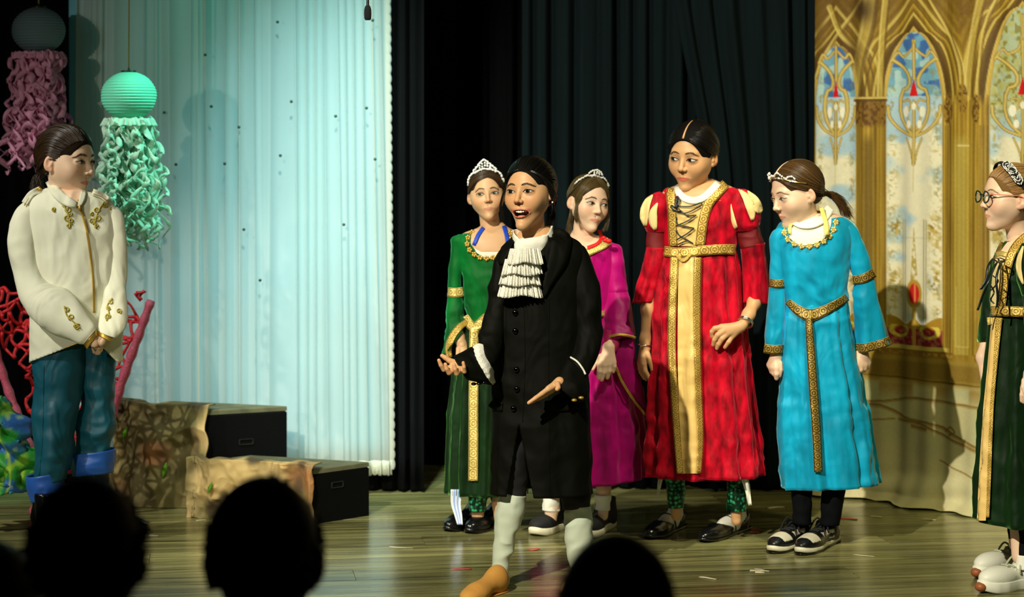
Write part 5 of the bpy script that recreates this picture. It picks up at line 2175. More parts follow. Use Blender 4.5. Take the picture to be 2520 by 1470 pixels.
def shoe(fig, heel, toe, kind, w=1.0, hgt=1.0, seed=0):
    """heel and toe: floor points in the picture. kinds: mary, sneaker, hightop, leather, boot, slipper, trainer"""
    a = FP(*heel)
    b = FP(*toe)
    L = np.linalg.norm(b - a)
    e = (b - a) / L
    s = np.array([-e[1], e[0], 0])
    up = np.array([0, 0, 1.0])
    Rm = np.stack([e, s, up], 1)
    tw = lambda q: np.asarray(q) @ Rm.T + a
    sole_h = {'mary': 0.010, 'sneaker': 0.019, 'hightop': 0.026, 'leather': 0.012, 'boot': 0.014, 'slipper': 0.004, 'trainer': 0.034}[kind]
    # sole
    ts = np.linspace(0, 1, 26)
    hw = np.interp(ts, *zip(*SHOE_W)) * w
    bag = Bag()
    ring = np.concatenate([np.stack([ts * L, hw], 1), np.stack([ts[::-1] * L, -hw[::-1]], 1)])
    lev = [(0.0, 0.94), (sole_h * 0.15, 1.0), (sole_h * 0.9, 1.02), (sole_h, 0.98)]
    V = []
    cx = np.array([L * 0.5, 0])
    for z, sc_ in lev:
        toe_up = 0.010 * np.clip((ring[:, 0] / L - 0.8) / 0.2, 0, 1) ** 2
        q = cx + (ring - cx) * sc_
        V.append(np.stack([q[:, 0], q[:, 1], z + toe_up], 1))
    n = len(ring)
    Q = grid_quads(4, n).tolist() + [list(range(n))[::-1], [3 * n + i for i in range(n)]]
    sm = {'mary': M_BLACKSHINE, 'sneaker': M_RUBBER, 'hightop': M_RUBBER, 'leather': M_BLACKSHINE, 'boot': M_BLACKSHINE, 'slipper': M_TAN, 'trainer': M_WHITELEATHER}[kind]
    root_name = {'mary': 'mary_jane_shoe', 'sneaker': 'sneaker', 'hightop': 'high_top_shoe', 'leather': 'black_shoe', 'boot': 'boot', 'slipper': 'slipper', 'trainer': 'white_trainer'}[kind]
    f = Field()
    hh = 0.062 * hgt
    f.ell((0.17 * L, 0, 0.035), (0.17 * L + 0.004, 0.030 * w, hh * 0.9))
    f.ell((0.72 * L, 0, sole_h + 0.012), (0.27 * L, 0.039 * w, 0.030 * hgt), k=0.03)
    f.cone((0.20 * L, 0, 0.045 * hgt), (0.66 * L, 0, 0.026 * hgt), 0.030 * w, 0.024, k=0.03)
    if kind in ('hightop', 'boot'):
        top = 0.115 if kind == 'hightop' else 0.20
        f.cone((0.20 * L, 0, 0.04), (0.17 * L, 0, top), 0.033 * w, 0.036 * w, k=0.03)
        f.box((0.2 * L, 0, top + 0.1), (0.2, 0.2, 0.1), 0.004, k=0.006, mode='s')
    elif kind in ('sneaker', 'trainer'):
        f.cone((0.24 * L, 0, 0.05), (0.20 * L, 0, 0.085), 0.032 * w, 0.033 * w, k=0.03)
        f.box((0.17 * L, 0, 0.082 + 0.1), (0.2, 0.2, 0.1), 0.004, k=0.006, mode='s')
    elif kind == 'mary':
        f.ell((0.37 * L, 0, 0.076), (0.34 * L, 0.044 * w, 0.056), k=0.006, mode='s')
    f.box((0.5 * L, 0, -0.2), (1, 1, 0.2 + sole_h * 0.7), 0.001, k=0.003, mode='s')
    V2, Q2 = polygonize(f, (-0.05, -0.09, -0.01), (L + 0.06, 0.09, 0.24), 0.0036)
    V2 = relax(V2, Q2, 1)
    um = {'mary': M_BLACKSHINE, 'sneaker': None, 'hightop': M_BLACKSUEDE, 'leather': M_BLACKSHINE, 'boot': M_BLACKSHINE, 'slipper': M_TAN, 'trainer': M_WHITELEATHER}[kind]
    cols = None
    if kind == 'sneaker':
        t, sy, z = V2[:, 0] / L, np.abs(V2[:, 1]), V2[:, 2]
        wh = np.array(srgb(226, 220, 196))
        bk = np.array([0.006, 0.007, 0.008])
        m = np.zeros(len(V2))
        m = np.maximum(m, (t > 0.70) * (t < 0.88) * (z > 0.040) * 1.0)             # toe box
        m = np.maximum(m, (t > 0.30) * (t < 0.56) * (sy > 0.020) * (z < 0.060) * (z > 0.030))      # quarter panel
        sw = np.abs(z - (0.036 + 0.055 * (0.5 - t) ** 2 + 0.03 * np.clip(0.45 - t, 0, 1))) < 0.007
        m = np.where((t > 0.15) & (t < 0.62) & (sy > 0.02) & sw, 0, m)
        m = np.maximum(m, ((t > 0.06) & (t < 0.2) & (z > 0.05) & (z < 0.07)) * 1.0)
        cols = bk + (wh - bk) * m[:, None]
        um = mat('black_and_white_leather', (1, 1, 1), rough=0.35, vcol=True)
    upper = fig.add(root_name, tw(V2), Q2, um, cols=cols)
    fig.add('sole', tw(np.vstack(V)), Q, M_GUM if kind == 'trainer' and False else sm, parent=upper)
    if kind == 'sneaker':
        # dark outsole line
        V3 = [np.stack([(cx + (ring - cx) * 1.0)[:, 0], (cx + (ring - cx) * 1.0)[:, 1], np.full(n, z)], 1) for z in (0.0, 0.009)]
        fig.add('outsole', tw(np.vstack([v * np.array([1.01, 1.03, 1]) for v in V3])), grid_quads(2, n).tolist() + [list(range(n))[::-1]], M_BLACKSHINE, parent=upper)
    if kind == 'trainer':
        tip = (ring[:, 0] / L > 0.86)
        b2 = Bag()
        f3 = Field()
        f3.ell((0.985 * L, 0, 0.022), (0.020, 0.020, 0.016))
        f3.box((0.5 * L, 0, -0.2), (1, 1, 0.204), 0.001, k=0.003, mode='s')
        v3, q3 = polygonize(f3, (0.9 * L, -0.05, -0.01), (L + 0.05, 0.05, 0.06), 0.003)
        fig.add('toe_bumper', tw(v3), q3, M_GUM, parent=upper)
    if kind in ('sneaker', 'trainer'):
        lb = Bag()
        bvh = BVHTree.FromPolygons(V2.tolist(), Q2.tolist())

        def top_at(x, y):
            h = bvh.ray_cast(Vector((x, y, 0.3)), Vector((0, 0, -1)))
            return (h[0].z if h[0] else 0.05)
        for k in range(6):
            x = L * (0.36 + 0.052 * k)
            ww = 0.017
            pts = [(x - 0.008 * (k % 2), yy, top_at(x, yy) + 0.003) for yy in np.linspace(-ww, ww, 7)]
            lb.add(*tube_vq(tw(np.array(pts)), 0.0032, 6))
        for sg in (-1, 1):
            bow = [(L * 0.34, 0, top_at(L * .34, 0) + 0.006), (L * 0.38, sg * 0.020, top_at(L * .34, 0) + 0.016), (L * 0.46, sg * 0.034, 0.062), (L * 0.42, sg * 0.030, 0.056), (L * 0.34, 0, top_at(L * .34, 0) + 0.006)]
            lb.add(*tube_vq(tw(catmull(bow, 24)), 0.0034, 6))
            tail = [(L * 0.34, 0, top_at(L * .34, 0) + 0.006), (L * 0.44, sg * 0.016, 0.068), (L * 0.54, sg * 0.034, 0.046)]
            lb.add(*tube_vq(tw(catmull(tail, 14)), 0.003, 6))
        fig.bag('laces', lb, mat('grey_green_laces', srgb(176, 180, 150), rough=0.7) if kind == 'trainer' else M_BLACKSUEDE, upper)
    if kind == 'mary':
        f4 = Field()
        f4.ell((0.34 * L, 0, 0.036), (0.31 * L, 0.032 * w, 0.034))
        f4.cone((0.2 * L, 0, 0.04), (0.17 * L, 0, 0.10), 0.026, 0.028, k=0.02)
        f4.box((0.2 * L, 0, 0.196), (0.2, 0.2, 0.1), 0.004, k=0.006, mode='s')
        v4, q4 = polygonize(f4, (-0.04, -0.06, 0.0), (0.7 * L, 0.06, 0.13), 0.004)
        fig.add('white_sock', tw(v4), q4, M_WHITE)
        sb = Bag()
        th = np.linspace(-0.15, np.pi + 0.15, 22)
        for x0 in (0.44,):
            sb.add(*tube_vq(tw(np.stack([np.full(22, x0 * L), 0.035 * np.cos(th), 0.022 + 0.046 * np.sin(th)], 1)), 0.0055, 6, flat=0.4))
        fig.bag('strap', sb, M_BLACKSHINE, upper)
    if kind == 'hightop':
        zb = Bag()
        zb.add(*tube_vq(tw(np.stack([np.linspace(0.30 * L, 0.22 * L, 8), np.full(8, -0.034), np.linspace(0.035, 0.105, 8)], 1)), 0.0025, 6))
        fig.bag('zipper', zb, M_SILVER, upper)
    return upper


def tiara(fig, pts, peaks, wpx=2.0, bead=3.2, m=None, lift=0.02, rows=2, cluster=0, name='tiara', seed=1):
    """a jewelled band over the head: pts in head units, peaks(t) = height of the front in head units"""
    rnd = random.Random(seed)
    root = None
    P3 = catmull(pts, 60)
    C = SC_C
    nrm = P3 - C
    nrm /= np.linalg.norm(nrm, axis=1)[:, None]
    b = Bag()
    b.add(*tube_vq(fig.hw(P3 + nrm * 0.008), fig.r(1.6), 6))
    band = fig.bag(name, b, m or M_SILVER)
    jb = Bag()
    for i in range(60):
        t = i / 59
        h = peaks(t)
        if h <= 0:
            continue
        us = [0.0, 1.0] if h > 0.05 else [0.5]
        if h > 0.09 and i % 3 == 0:
            us = [0.0, 0.35, 0.68, 1.0]
        for u in us:
            q = P3[i] + nrm[i] * (0.006 + 0.004 * rnd.random()) + np.array([0, 0.0, 1.0]) * h * u + np.array([rnd.gauss(0, 0.004), rnd.gauss(0, 0.004), rnd.gauss(0, 0.004)])
            v, qq = ball_vq(fig.hw(q), fig.r(bead) * rnd.uniform(0.7, 1.15), 7, 5)
            jb.add(v, qq)
    fig.bag('jewels', jb, M_RHINE, band, smooth=False)['kind'] = 'stuff'
    return band


def flower_trim(fig, pts, surfs, s=8.0, m=None, n=None, name='flower_trim'):
    """a row of five-petalled gold blossoms sewn along a neckline, each its own piece"""
    c = catmull(pts, 200)
    arc = np.concatenate([[0], np.cumsum(np.linalg.norm(np.diff(c, axis=0), axis=1))])
    n = n or int(arc[-1] / (s * 2.1))
    W = []
    for k in range(n):
        t = arc[-1] * (k + 0.5) / n
        W.append((np.interp(t, arc, c[:, 0]), np.interp(t, arc, c[:, 1])))
    W3 = on_surf(fig, surfs, W, 0.006)
    cordo = cord(fig, name, pts, 1.4, surfs, m or M_GOLDTRIM, off=0.003)
    rnd = random.Random(n)
    r = fig.r(s)
    for q in W3:
        b = Bag()
        a0 = rnd.uniform(0, 6)
        for k in range(5):
            a = a0 + k * 2 * math.pi / 5
            v, qq = ball_vq(q + np.array([math.cos(a) * r * 0.55, -0.001, math.sin(a) * r * 0.55]), (r * 0.42, r * 0.16, r * 0.42), 8, 5)
            b.add(v, qq)
        v, qq = ball_vq(q + np.array([0, -0.002, 0]), r * 0.25, 6, 5)
        b.add(v, qq)
        fig.bag('blossom', b, m or M_GOLDTRIM, cordo)


# ================================================================== the person in the green dress
def emerald_figure():
    g = Fig('person in emerald velvet dress and silver tiara behind the singer in black', 8.1, 1200)
    o = dict(w=0.93, lid=0.030, lid_low=0.020, gaze=(0.18, 0.02), hairline=0.335, blush=0.55, mouth_w=0.098,
             sets=pulled_sets(n=46, part=-0.05, gather=(0, -0.45, -0.12), lift=0.05))
    make_head(g, 1198, 481, 128, 3, -6, 5, o, neck=(1212, 590, 0.02), neck_r=(23, 26), skin=SKIN_OLIVE, hair=srgb(62, 44, 26),
              iris=srgb(70, 70, 40), h=0.0026, lip=srgb(200, 124, 104))
    under_body(g, 1212, 585, 830, [(1180, 860, 0, 34), (1178, 1060, 0, 25), (1176, 1240, 0, 17), (1176, 1275, 0, 15)],
               [(1240, 860, 0, 34), (1238, 1060, 0, 25), (1230, 1240, 0, 17), (1230, 1275, 0, 15)], r_chest=30, r_hip=32)
    yoke(g, [(1192, 548, 1236, 546, 0.03, 0.9), (1172, 562, 1252, 560, 0.02, 0.62), (1140, 574, 1276, 572, 0.01, 0.5), (1122, 592, 1290, 590, 0, 0.46)])
    cloth(g, 'bodice', [(1140, 574, 1276, 572, 0.01, 0.5), (1122, 592, 1290, 590, 0, 0.46),
                        (1124, 630, 1290, 630, 0, 0.52), (1134, 690, 1286, 690, 0, 0.55), (1142, 750, 1282, 750, 0, 0.56), (1144, 800, 1282, 800, 0, 0.56)], M_GREEN, wob=0.003)
    cloth(g, 'skirt', [(1142, 790, 1283, 790, 0, 0.56, 1), (1130, 840, 1290, 840, 0, 0.6, 3), (1114, 930, 1290, 930, 0, 0.62, 6), (1104, 1070, 1292, 1070, 0, 0.62, 7), (1100, 1216, 1290, 1216, 0, 0.62, 8)],
          M_GREEND, folds=((11, 0.4, 0.6, 0.5), (19, 2.0, 0.35, -0.7), (7, 1.0, 0.5, 0.3)), nu=180, nv=60)
    # sleeves
    cloth(g, 'sleeve', [(1128, 578, 1142, 576, 0, 1, 0), (1113, 592, 1150, 590, 0, 0.9), (1106, 640, 1147, 642, 0, 0.9), (1103, 700, 1140, 704, 0, 0.9), (1102, 735, 1140, 735, 0, 0.9),
                        (1097, 775, 1144, 762, -0.01, 0.9, 1), (1092, 830, 1148, 780, -0.015, 0.8, 2), (1091, 874, 1150, 792, -0.02, 0.8, 2)], M_GREEN, wob=0.004, folds=((5, 0, 0.6, 1),), nu=64, nv=50, keep='sl')
    cloth(g, 'sleeve', [(1272, 576, 1286, 578, 0.03, 1, 0), (1262, 590, 1298, 592, 0.03, 0.9), (1266, 700, 1304, 700, 0.03, 0.9), (1262, 760, 1308, 760, 0.03, 0.9), (1254, 862, 1314, 862, 0.03, 0.8)], M_GREEN, wob=0.004, nu=48, keep='sr')
    limb(g, [(1128, 640, 0, 11), (1121, 735, 0.005, 10), (1122, 790, -0.005, 10), (1130, 830, -0.04, 11.5), (1136, 850, -0.05, 12)])
    limb(g, [(1282, 640, 0.03, 13), (1284, 800, 0.03, 12), (1284, 880, 0.03, 10)], h=0.006)
    hang_hand(g, 1284, 884, 0.03, 0.85)
    hand(g, (1132, 838, -0.045, 12), None, [[(1140, 872, -0.06, 6.5), (1147, 888, -0.06, 5.5), (1151, 902, -0.055, 4.6)], [(1146, 868, -0.055, 6.5), (1156, 884, -0.055, 5.5), (1160, 898, -0.05, 4.6)],
                                            [(1150, 864, -0.045, 6), (1162, 878, -0.045, 5.2), (1167, 892, -0.04, 4.4)], [(1152, 858, -0.035, 5.5), (1166, 870, -0.035, 4.8), (1172, 880, -0.03, 4)]],
         [(1128, 858, -0.06, 6), (1127, 874, -0.065, 5.4), (1131, 886, -0.065, 4.6)], h=0.003)
    ribbon(g, 'armband', [(1102, 719), (1120, 721), (1140, 718)], 23, ['sl'], M_GOLD_PALE)
    ribbon(g, 'sleeve_braid', [(1150, 792), (1130, 806), (1112, 830), (1103, 856), (1106, 880)], 15, ['sl'], M_GOLD, off=0.008, widths=[14, 15, 16, 16, 14])
    # neckline: skin, white vest edge, blue straps, gold blossoms
    patch(g, 'neck', [(556, 1184, 1244), (576, 1160, 1252), (600, 1158, 1252), (620, 1172, 1240), (632, 1192, 1216)], ['bodice'], None, skin=True, off=0.004)
    patch(g, 'vest_edge', [(608, 1166, 1248), (622, 1172, 1240), (634, 1192, 1214)], ['bodice'], M_WHITE, off=0.006)
    patch(g, 'neck', [(600, 1160, 1252), (612, 1170, 1244), (619, 1184, 1228)], ['bodice'], None, skin=True, off=0.008)
    ribbon(g, 'blue_strap', [(1190, 560), (1176, 580), (1166, 604)], 9, ['bodice'], M_BLUESTRAP, off=0.010)
    ribbon(g, 'blue_strap', [(1240, 556), (1246, 576), (1250, 600)], 10, ['bodice'], M_BLUESTRAP, off=0.010)
    flower_trim(g, [(1166, 566), (1150, 590), (1156, 616), (1182, 634), (1214, 634), (1240, 618), (1254, 592), (1256, 566)], ['bodice'], s=7.5, m=M_GOLDTRIM, name='neck_trim')
    # belt and hanging band
    ribbon(g, 'belt', [(1142, 780), (1154, 796), (1167, 806), (1182, 796), (1200, 780), (1240, 772), (1282, 772)], 22, ['bodice', 'skirt'], M_GOLD_PALE, off=0.006)
    ribbon(g, 'belt_drop', [(1167, 812), (1166, 900), (1165, 1000), (1165, 1100), (1164, 1184)], 23, ['skirt'], M_GOLD_PALE, off=0.012)
    # legs: fish-scale leggings, black shoes, striped ribbons
    cloth(g, 'legging', [(1152, 1190, 1204, 1190, -0.01, 1), (1153, 1225, 1202, 1225, -0.01, 1), (1156, 1258, 1196, 1258, -0.01, 1)], M_SCALE, nu=40, nv=16)
    cloth(g, 'legging', [(1206, 1190, 1256, 1190, 0.04, 1), (1208, 1225, 1254, 1225, 0.04, 1), (1212, 1256, 1248, 1256, 0.04, 1)], M_SCALE, nu=40, nv=16)
    shoe(g, (1182, 1288), (1098, 1311), 'leather', w=0.95)
    shoe(g, (1232, 1292), (1150, 1316), 'leather', w=0.95)
    for (pts, w) in (([(1124, 1205, -0.05), (1122, 1240, -0.05), (1128, 1270, -0.06), (1132, 1292, -0.07)], 30), ([(1290, 1210, 0.0), (1286, 1240, 0.0), (1280, 1272, -0.02), (1276, 1286, -0.02)], 12)):
        c = catmull(pts, 20)
        V = []
        for i, (x, y, d) in enumerate(c):
            t = i / 19
            ww = w * (1 - 0.55 * t)
            for j in range(7):
                u = j / 6 - 0.5
                V.append(g.p(x + u * ww, y, d + 0.006 * math.cos(u * 18)))
        cols = np.array([srgb(226, 230, 232) if j not in (2, 4) else srgb(120, 160, 226) for _ in range(20) for j in range(7)])
        ob = g.add('striped_ribbon', np.array(V), grid_quads(20, 7, False), mat('white_ribbon_blue_stripe', (1, 1, 1), rough=0.6, vcol=True), cols=cols)
        ob.modifiers.new('thickness', 'SOLIDIFY').thickness = 0.002
    pk = lambda t: max(0.0, 0.045 + 0.085 * math.exp(-((t - 0.5) / 0.10) ** 2) + 0.05 * math.exp(-((t - 0.5) / 0.25) ** 2) - 0.06 * abs(t - 0.5))
    tiara(g, [(0.345, 0.04, 0.22), (0.29, 0.10, 0.36), (0.16, 0.14, 0.455), (0, 0.15, 0.49), (-0.16, 0.14, 0.455), (-0.29, 0.10, 0.36), (-0.345, 0.04, 0.22)], pk, bead=2.9, seed=3)
    g.finish()


emerald_figure()


# ================================================================== the person in the magenta dress
def magenta_figure():
    g = Fig('person in magenta velvet dress and slim tiara looking right', 8.05, 1445)
    side = []
    for s, end in ((1, -0.36), (-1, -0.44)):
        side.append(dict(n=44, w=0.020, lift=0.05, a=[(0.004 * s, 0.33, 0.34), (0.004 * s, 0.20, 0.46), (0.004 * s, 0.08, 0.49)],
                         b=[(s * 0.27, 0.27, 0.20), (s * 0.30, 0.22, 0.22), (s * 0.33, 0.15, 0.24)], c=[(s * 0.315, 0.21, 0.02), (s * 0.335, 0.16, 0.02), (s * 0.35, 0.09, 0.04)],
                         tail=[(s * 0.335, 0.17, -0.12), (s * 0.325, 0.18, -0.26), (s * 0.28, 0.19, end)], spread=0.022))
    back = [dict(n=50, w=0.018, lift=0.05, a=[(s * 0.01, 0.08, 0.49), (s * 0.02, -0.15, 0.48)], b=[(s * 0.36, -0.02, 0.20), (s * 0.33, -0.2, 0.2)],
                 c=[(s * 0.08, -0.46, -0.08), (s * 0.05, -0.46, -0.08)], tail=[(s * 0.12, -0.40, -0.3), (s * 0.16, -0.30, -0.5), (s * 0.15, -0.26, -0.62)], spread=0.03) for s in (-1, 1)]
    o = dict(w=0.93, lid=0.026, lid_low=0.018, gaze=(-0.3, -0.1), hairline=0.33, blush=0.6, mouth_w=0.10, sets=side + back, ear=1.05, brow=srgb(70, 52, 30))
    make_head(g, 1449, 500, 138, 27, 3, -8, o, neck=(1432, 610, 0.03), neck_r=(23, 27), skin=SKIN_FAIR, hair=srgb(84, 68, 36), iris=srgb(40, 34, 20), h=0.0026, lip=srgb(214, 120, 110))
    under_body(g, 1440, 605, 850, [(1400, 860, 0.02, 36), (1375, 1080, 0.02, 26), (1358, 1250, 0.02, 16), (1356, 1280, 0.02, 15)],
               [(1470, 860, 0, 36), (1480, 1080, 0, 25), (1486, 1200, 0, 16), (1484, 1270, 0, 13)], r_chest=28, r_hip=30)
    yoke(g, [(1410, 566, 1456, 572, 0.04, 0.9), (1396, 584, 1478, 584, 0.03, 0.7), (1372, 596, 1504, 594, 0.02, 0.5), (1362, 614, 1516, 610, 0.01, 0.5)])
    cloth(g, 'bodice', [(1380, 592, 1496, 590, 0.025, 0.52), (1372, 596, 1504, 594, 0.02, 0.5), (1362, 614, 1516, 610, 0.01, 0.5), (1370, 660, 1512, 660, 0, 0.55),
                        (1378, 720, 1504, 720, 0, 0.58), (1384, 780, 1498, 780, 0, 0.6)], M_MAGENTA, wob=0.003)
    cloth(g, 'skirt', [(1384, 765, 1498, 765, 0, 0.6, 1), (1374, 810, 1514, 810, 0, 0.6, 3), (1352, 900, 1546, 900, 0, 0.6, 7), (1332, 1000, 1570, 1000, 0, 0.58, 9), (1324, 1100, 1584, 1090, 0, 0.56, 9), (1318, 1202, 1588, 1176, 0, 0.55, 9)],
          M_MAGENTA, folds=((9, 0.8, 0.6, 0.8), (15, 2.0, 0.4, -0.9), (5, 1.0, 0.4, 0.3)), nu=180, nv=60)
    cloth(g, 'sleeve', [(1494, 600, 1508, 598, 0, 1), (1490, 616, 1527, 610, 0, 0.9), (1490, 660, 1537, 654, 0, 0.9), (1489, 712, 1545, 708, 0, 0.9), (1488, 724, 1546, 720, 0, 0.9), (1487, 760, 1554, 756, -0.02, 0.9, 1), (1486, 800, 1560, 796, -0.05, 0.85, 2), (1484, 834, 1564, 826, -0.07, 0.8, 3)],
          M_MAGENTA, wob=0.004, folds=((6, 0, 0.6, 1),), nu=64, nv=50, keep='sl')
    cloth(g, 'sleeve', [(1370, 600, 1384, 598, 0.05, 1), (1352, 618, 1390, 616, 0.05, 0.9), (1346, 710, 1390, 710, 0.05, 0.9), (1336, 834, 1400, 834, 0.05, 0.8)], M_MAGENTA, nu=40, keep='sr')
    cloth(g, 'sleeve_tip', [(1496, 806, 1560, 812, -0.055, 0.25), (1506, 862, 1562, 870, -0.085, 0.22), (1524, 915, 1570, 920, -0.095, 0.2), (1552, 968, 1582, 970, -0.085, 0.2), (1586, 1020, 1593, 1022, -0.06, 0.3)], M_MAGENTA, nu=32, nv=30, keep='tip')
    ribbon(g, 'sleeve_piping', [(1485, 838), (1500, 829), (1524, 824), (1548, 827), (1565, 832)], 6, ['sl'], M_GOLDTRIM, off=0.006)
    ribbon(g, 'sleeve_piping', [(1516, 905), (1534, 945), (1560, 985), (1589, 1022)], 6, ['tip'], M_GOLDTRIM, off=0.006)
    cloth(g, 'inner_sleeve', [(1490, 812, 1528, 812, -0.078, 0.7), (1487, 826, 1526, 826, -0.085, 0.8), (1485, 848, 1522, 854, -0.105, 0.8), (1484, 856, 1516, 868, -0.115, 0.8)], M_PINKKNIT, nu=40, nv=20, crease=0.003)
    limb(g, [(1508, 630, 0, 12), (1514, 740, -0.005, 9), (1508, 815, -0.07, 8), (1502, 846, -0.104, 9), (1499, 860, -0.116, 11)])
    limb(g, [(1372, 630, 0.05, 14), (1370, 800, 0.05, 13), (1368, 860, 0.05, 11)], h=0.006)
    hang_hand(g, 1368, 862, 0.05, 0.85)
    hand(g, (1498, 856, -0.118, 14.5), None, [[(1477, 897, -0.130, 7), (1475, 914, -0.132, 6.2), (1473, 930, -0.126, 5.2)], [(1489, 898, -0.134, 7), (1486, 917, -0.136, 6.2), (1481, 935, -0.130, 5.2)],
                                         [(1500, 896, -0.132, 6.8), (1499, 914, -0.134, 6), (1495, 930, -0.128, 5)], [(1510, 891, -0.126, 6.2), (1512, 902, -0.128, 5.6), (1509, 915, -0.124, 4.8)]],
         [(1478, 878, -0.118, 7), (1467, 893, -0.116, 6), (1459, 908, -0.114, 5)])
    # neckline
    patch(g, 'neck', [(580, 1402, 1480), (596, 1396, 1492), (612, 1404, 1486), (624, 1424, 1456)], ['bodice'], None, skin=True, off=0.005)
    ribbon(g, 'neck_braid', [(1398, 588), (1412, 614), (1436, 624), (1462, 614), (1484, 604), (1500, 592)], 19, ['bodice'], M_GOLD_PALE, off=0.008)
    ribbon(g, 'red_strap', [(1474, 566), (1480, 584), (1470, 600), (1446, 610)], 8, ['bodice'], M_REDSTRAP, off=0.013)
    b = Bag()
    for (x, y, r_) in ((1490, 592, 7), (1498, 594, 8), (1486, 586, 6)):
        v, q = ball_vq(g.p(x, y, -0.085), (g.r(r_), g.r(r_ * 0.6), g.r(r_ * 0.8)), 10, 6)
        b.add(v, q)
    g.bag('red_bow', b, M_REDSTRAP)
    ribbon(g, 'belt', [(1384, 772), (1430, 780), (1470, 776), (1498, 768)], 14, ['bodice', 'skirt'], M_GOLD_OLD, off=0.006)
    # legs and shoes
    cloth(g, 'ankle_sock', [(1467, 1218, 1503, 1218, 0, 1), (1465, 1224, 1503, 1224, 0, 1), (1467, 1236, 1502, 1236, 0, 1), (1464, 1254, 1502, 1256, 0, 1)], M_WHITE, nu=40, nv=16, wob=0.003, wob_scale=(60, 60, 60))
    cloth(g, 'ankle_sock', [(1336, 1224, 1378, 1224, 0.02, 1), (1336, 1256, 1376, 1258, 0.02, 1)], M_WHITE, nu=40, nv=12, wob=0.003, wob_scale=(60, 60, 60))
    shoe(g, (1502, 1292), (1436, 1330), 'hightop', w=1.05)
    shoe(g, (1392, 1296), (1312, 1322), 'hightop', w=1.05)
    pk = lambda t: max(0.0, 0.03 + 0.075 * math.exp(-((t - 0.5) / 0.16) ** 2) - 0.05 * abs(t - 0.5)) if 0.08 < t < 0.95 else 0
    tiara(g, [(0.345, -0.02, 0.22), (0.30, 0.05, 0.36), (0.16, 0.10, 0.46), (0, 0.11, 0.495), (-0.16, 0.10, 0.46), (-0.30, 0.05, 0.36), (-0.345, -0.02, 0.22)], pk, bead=2.4, seed=5)
    g.finish()


magenta_figure()


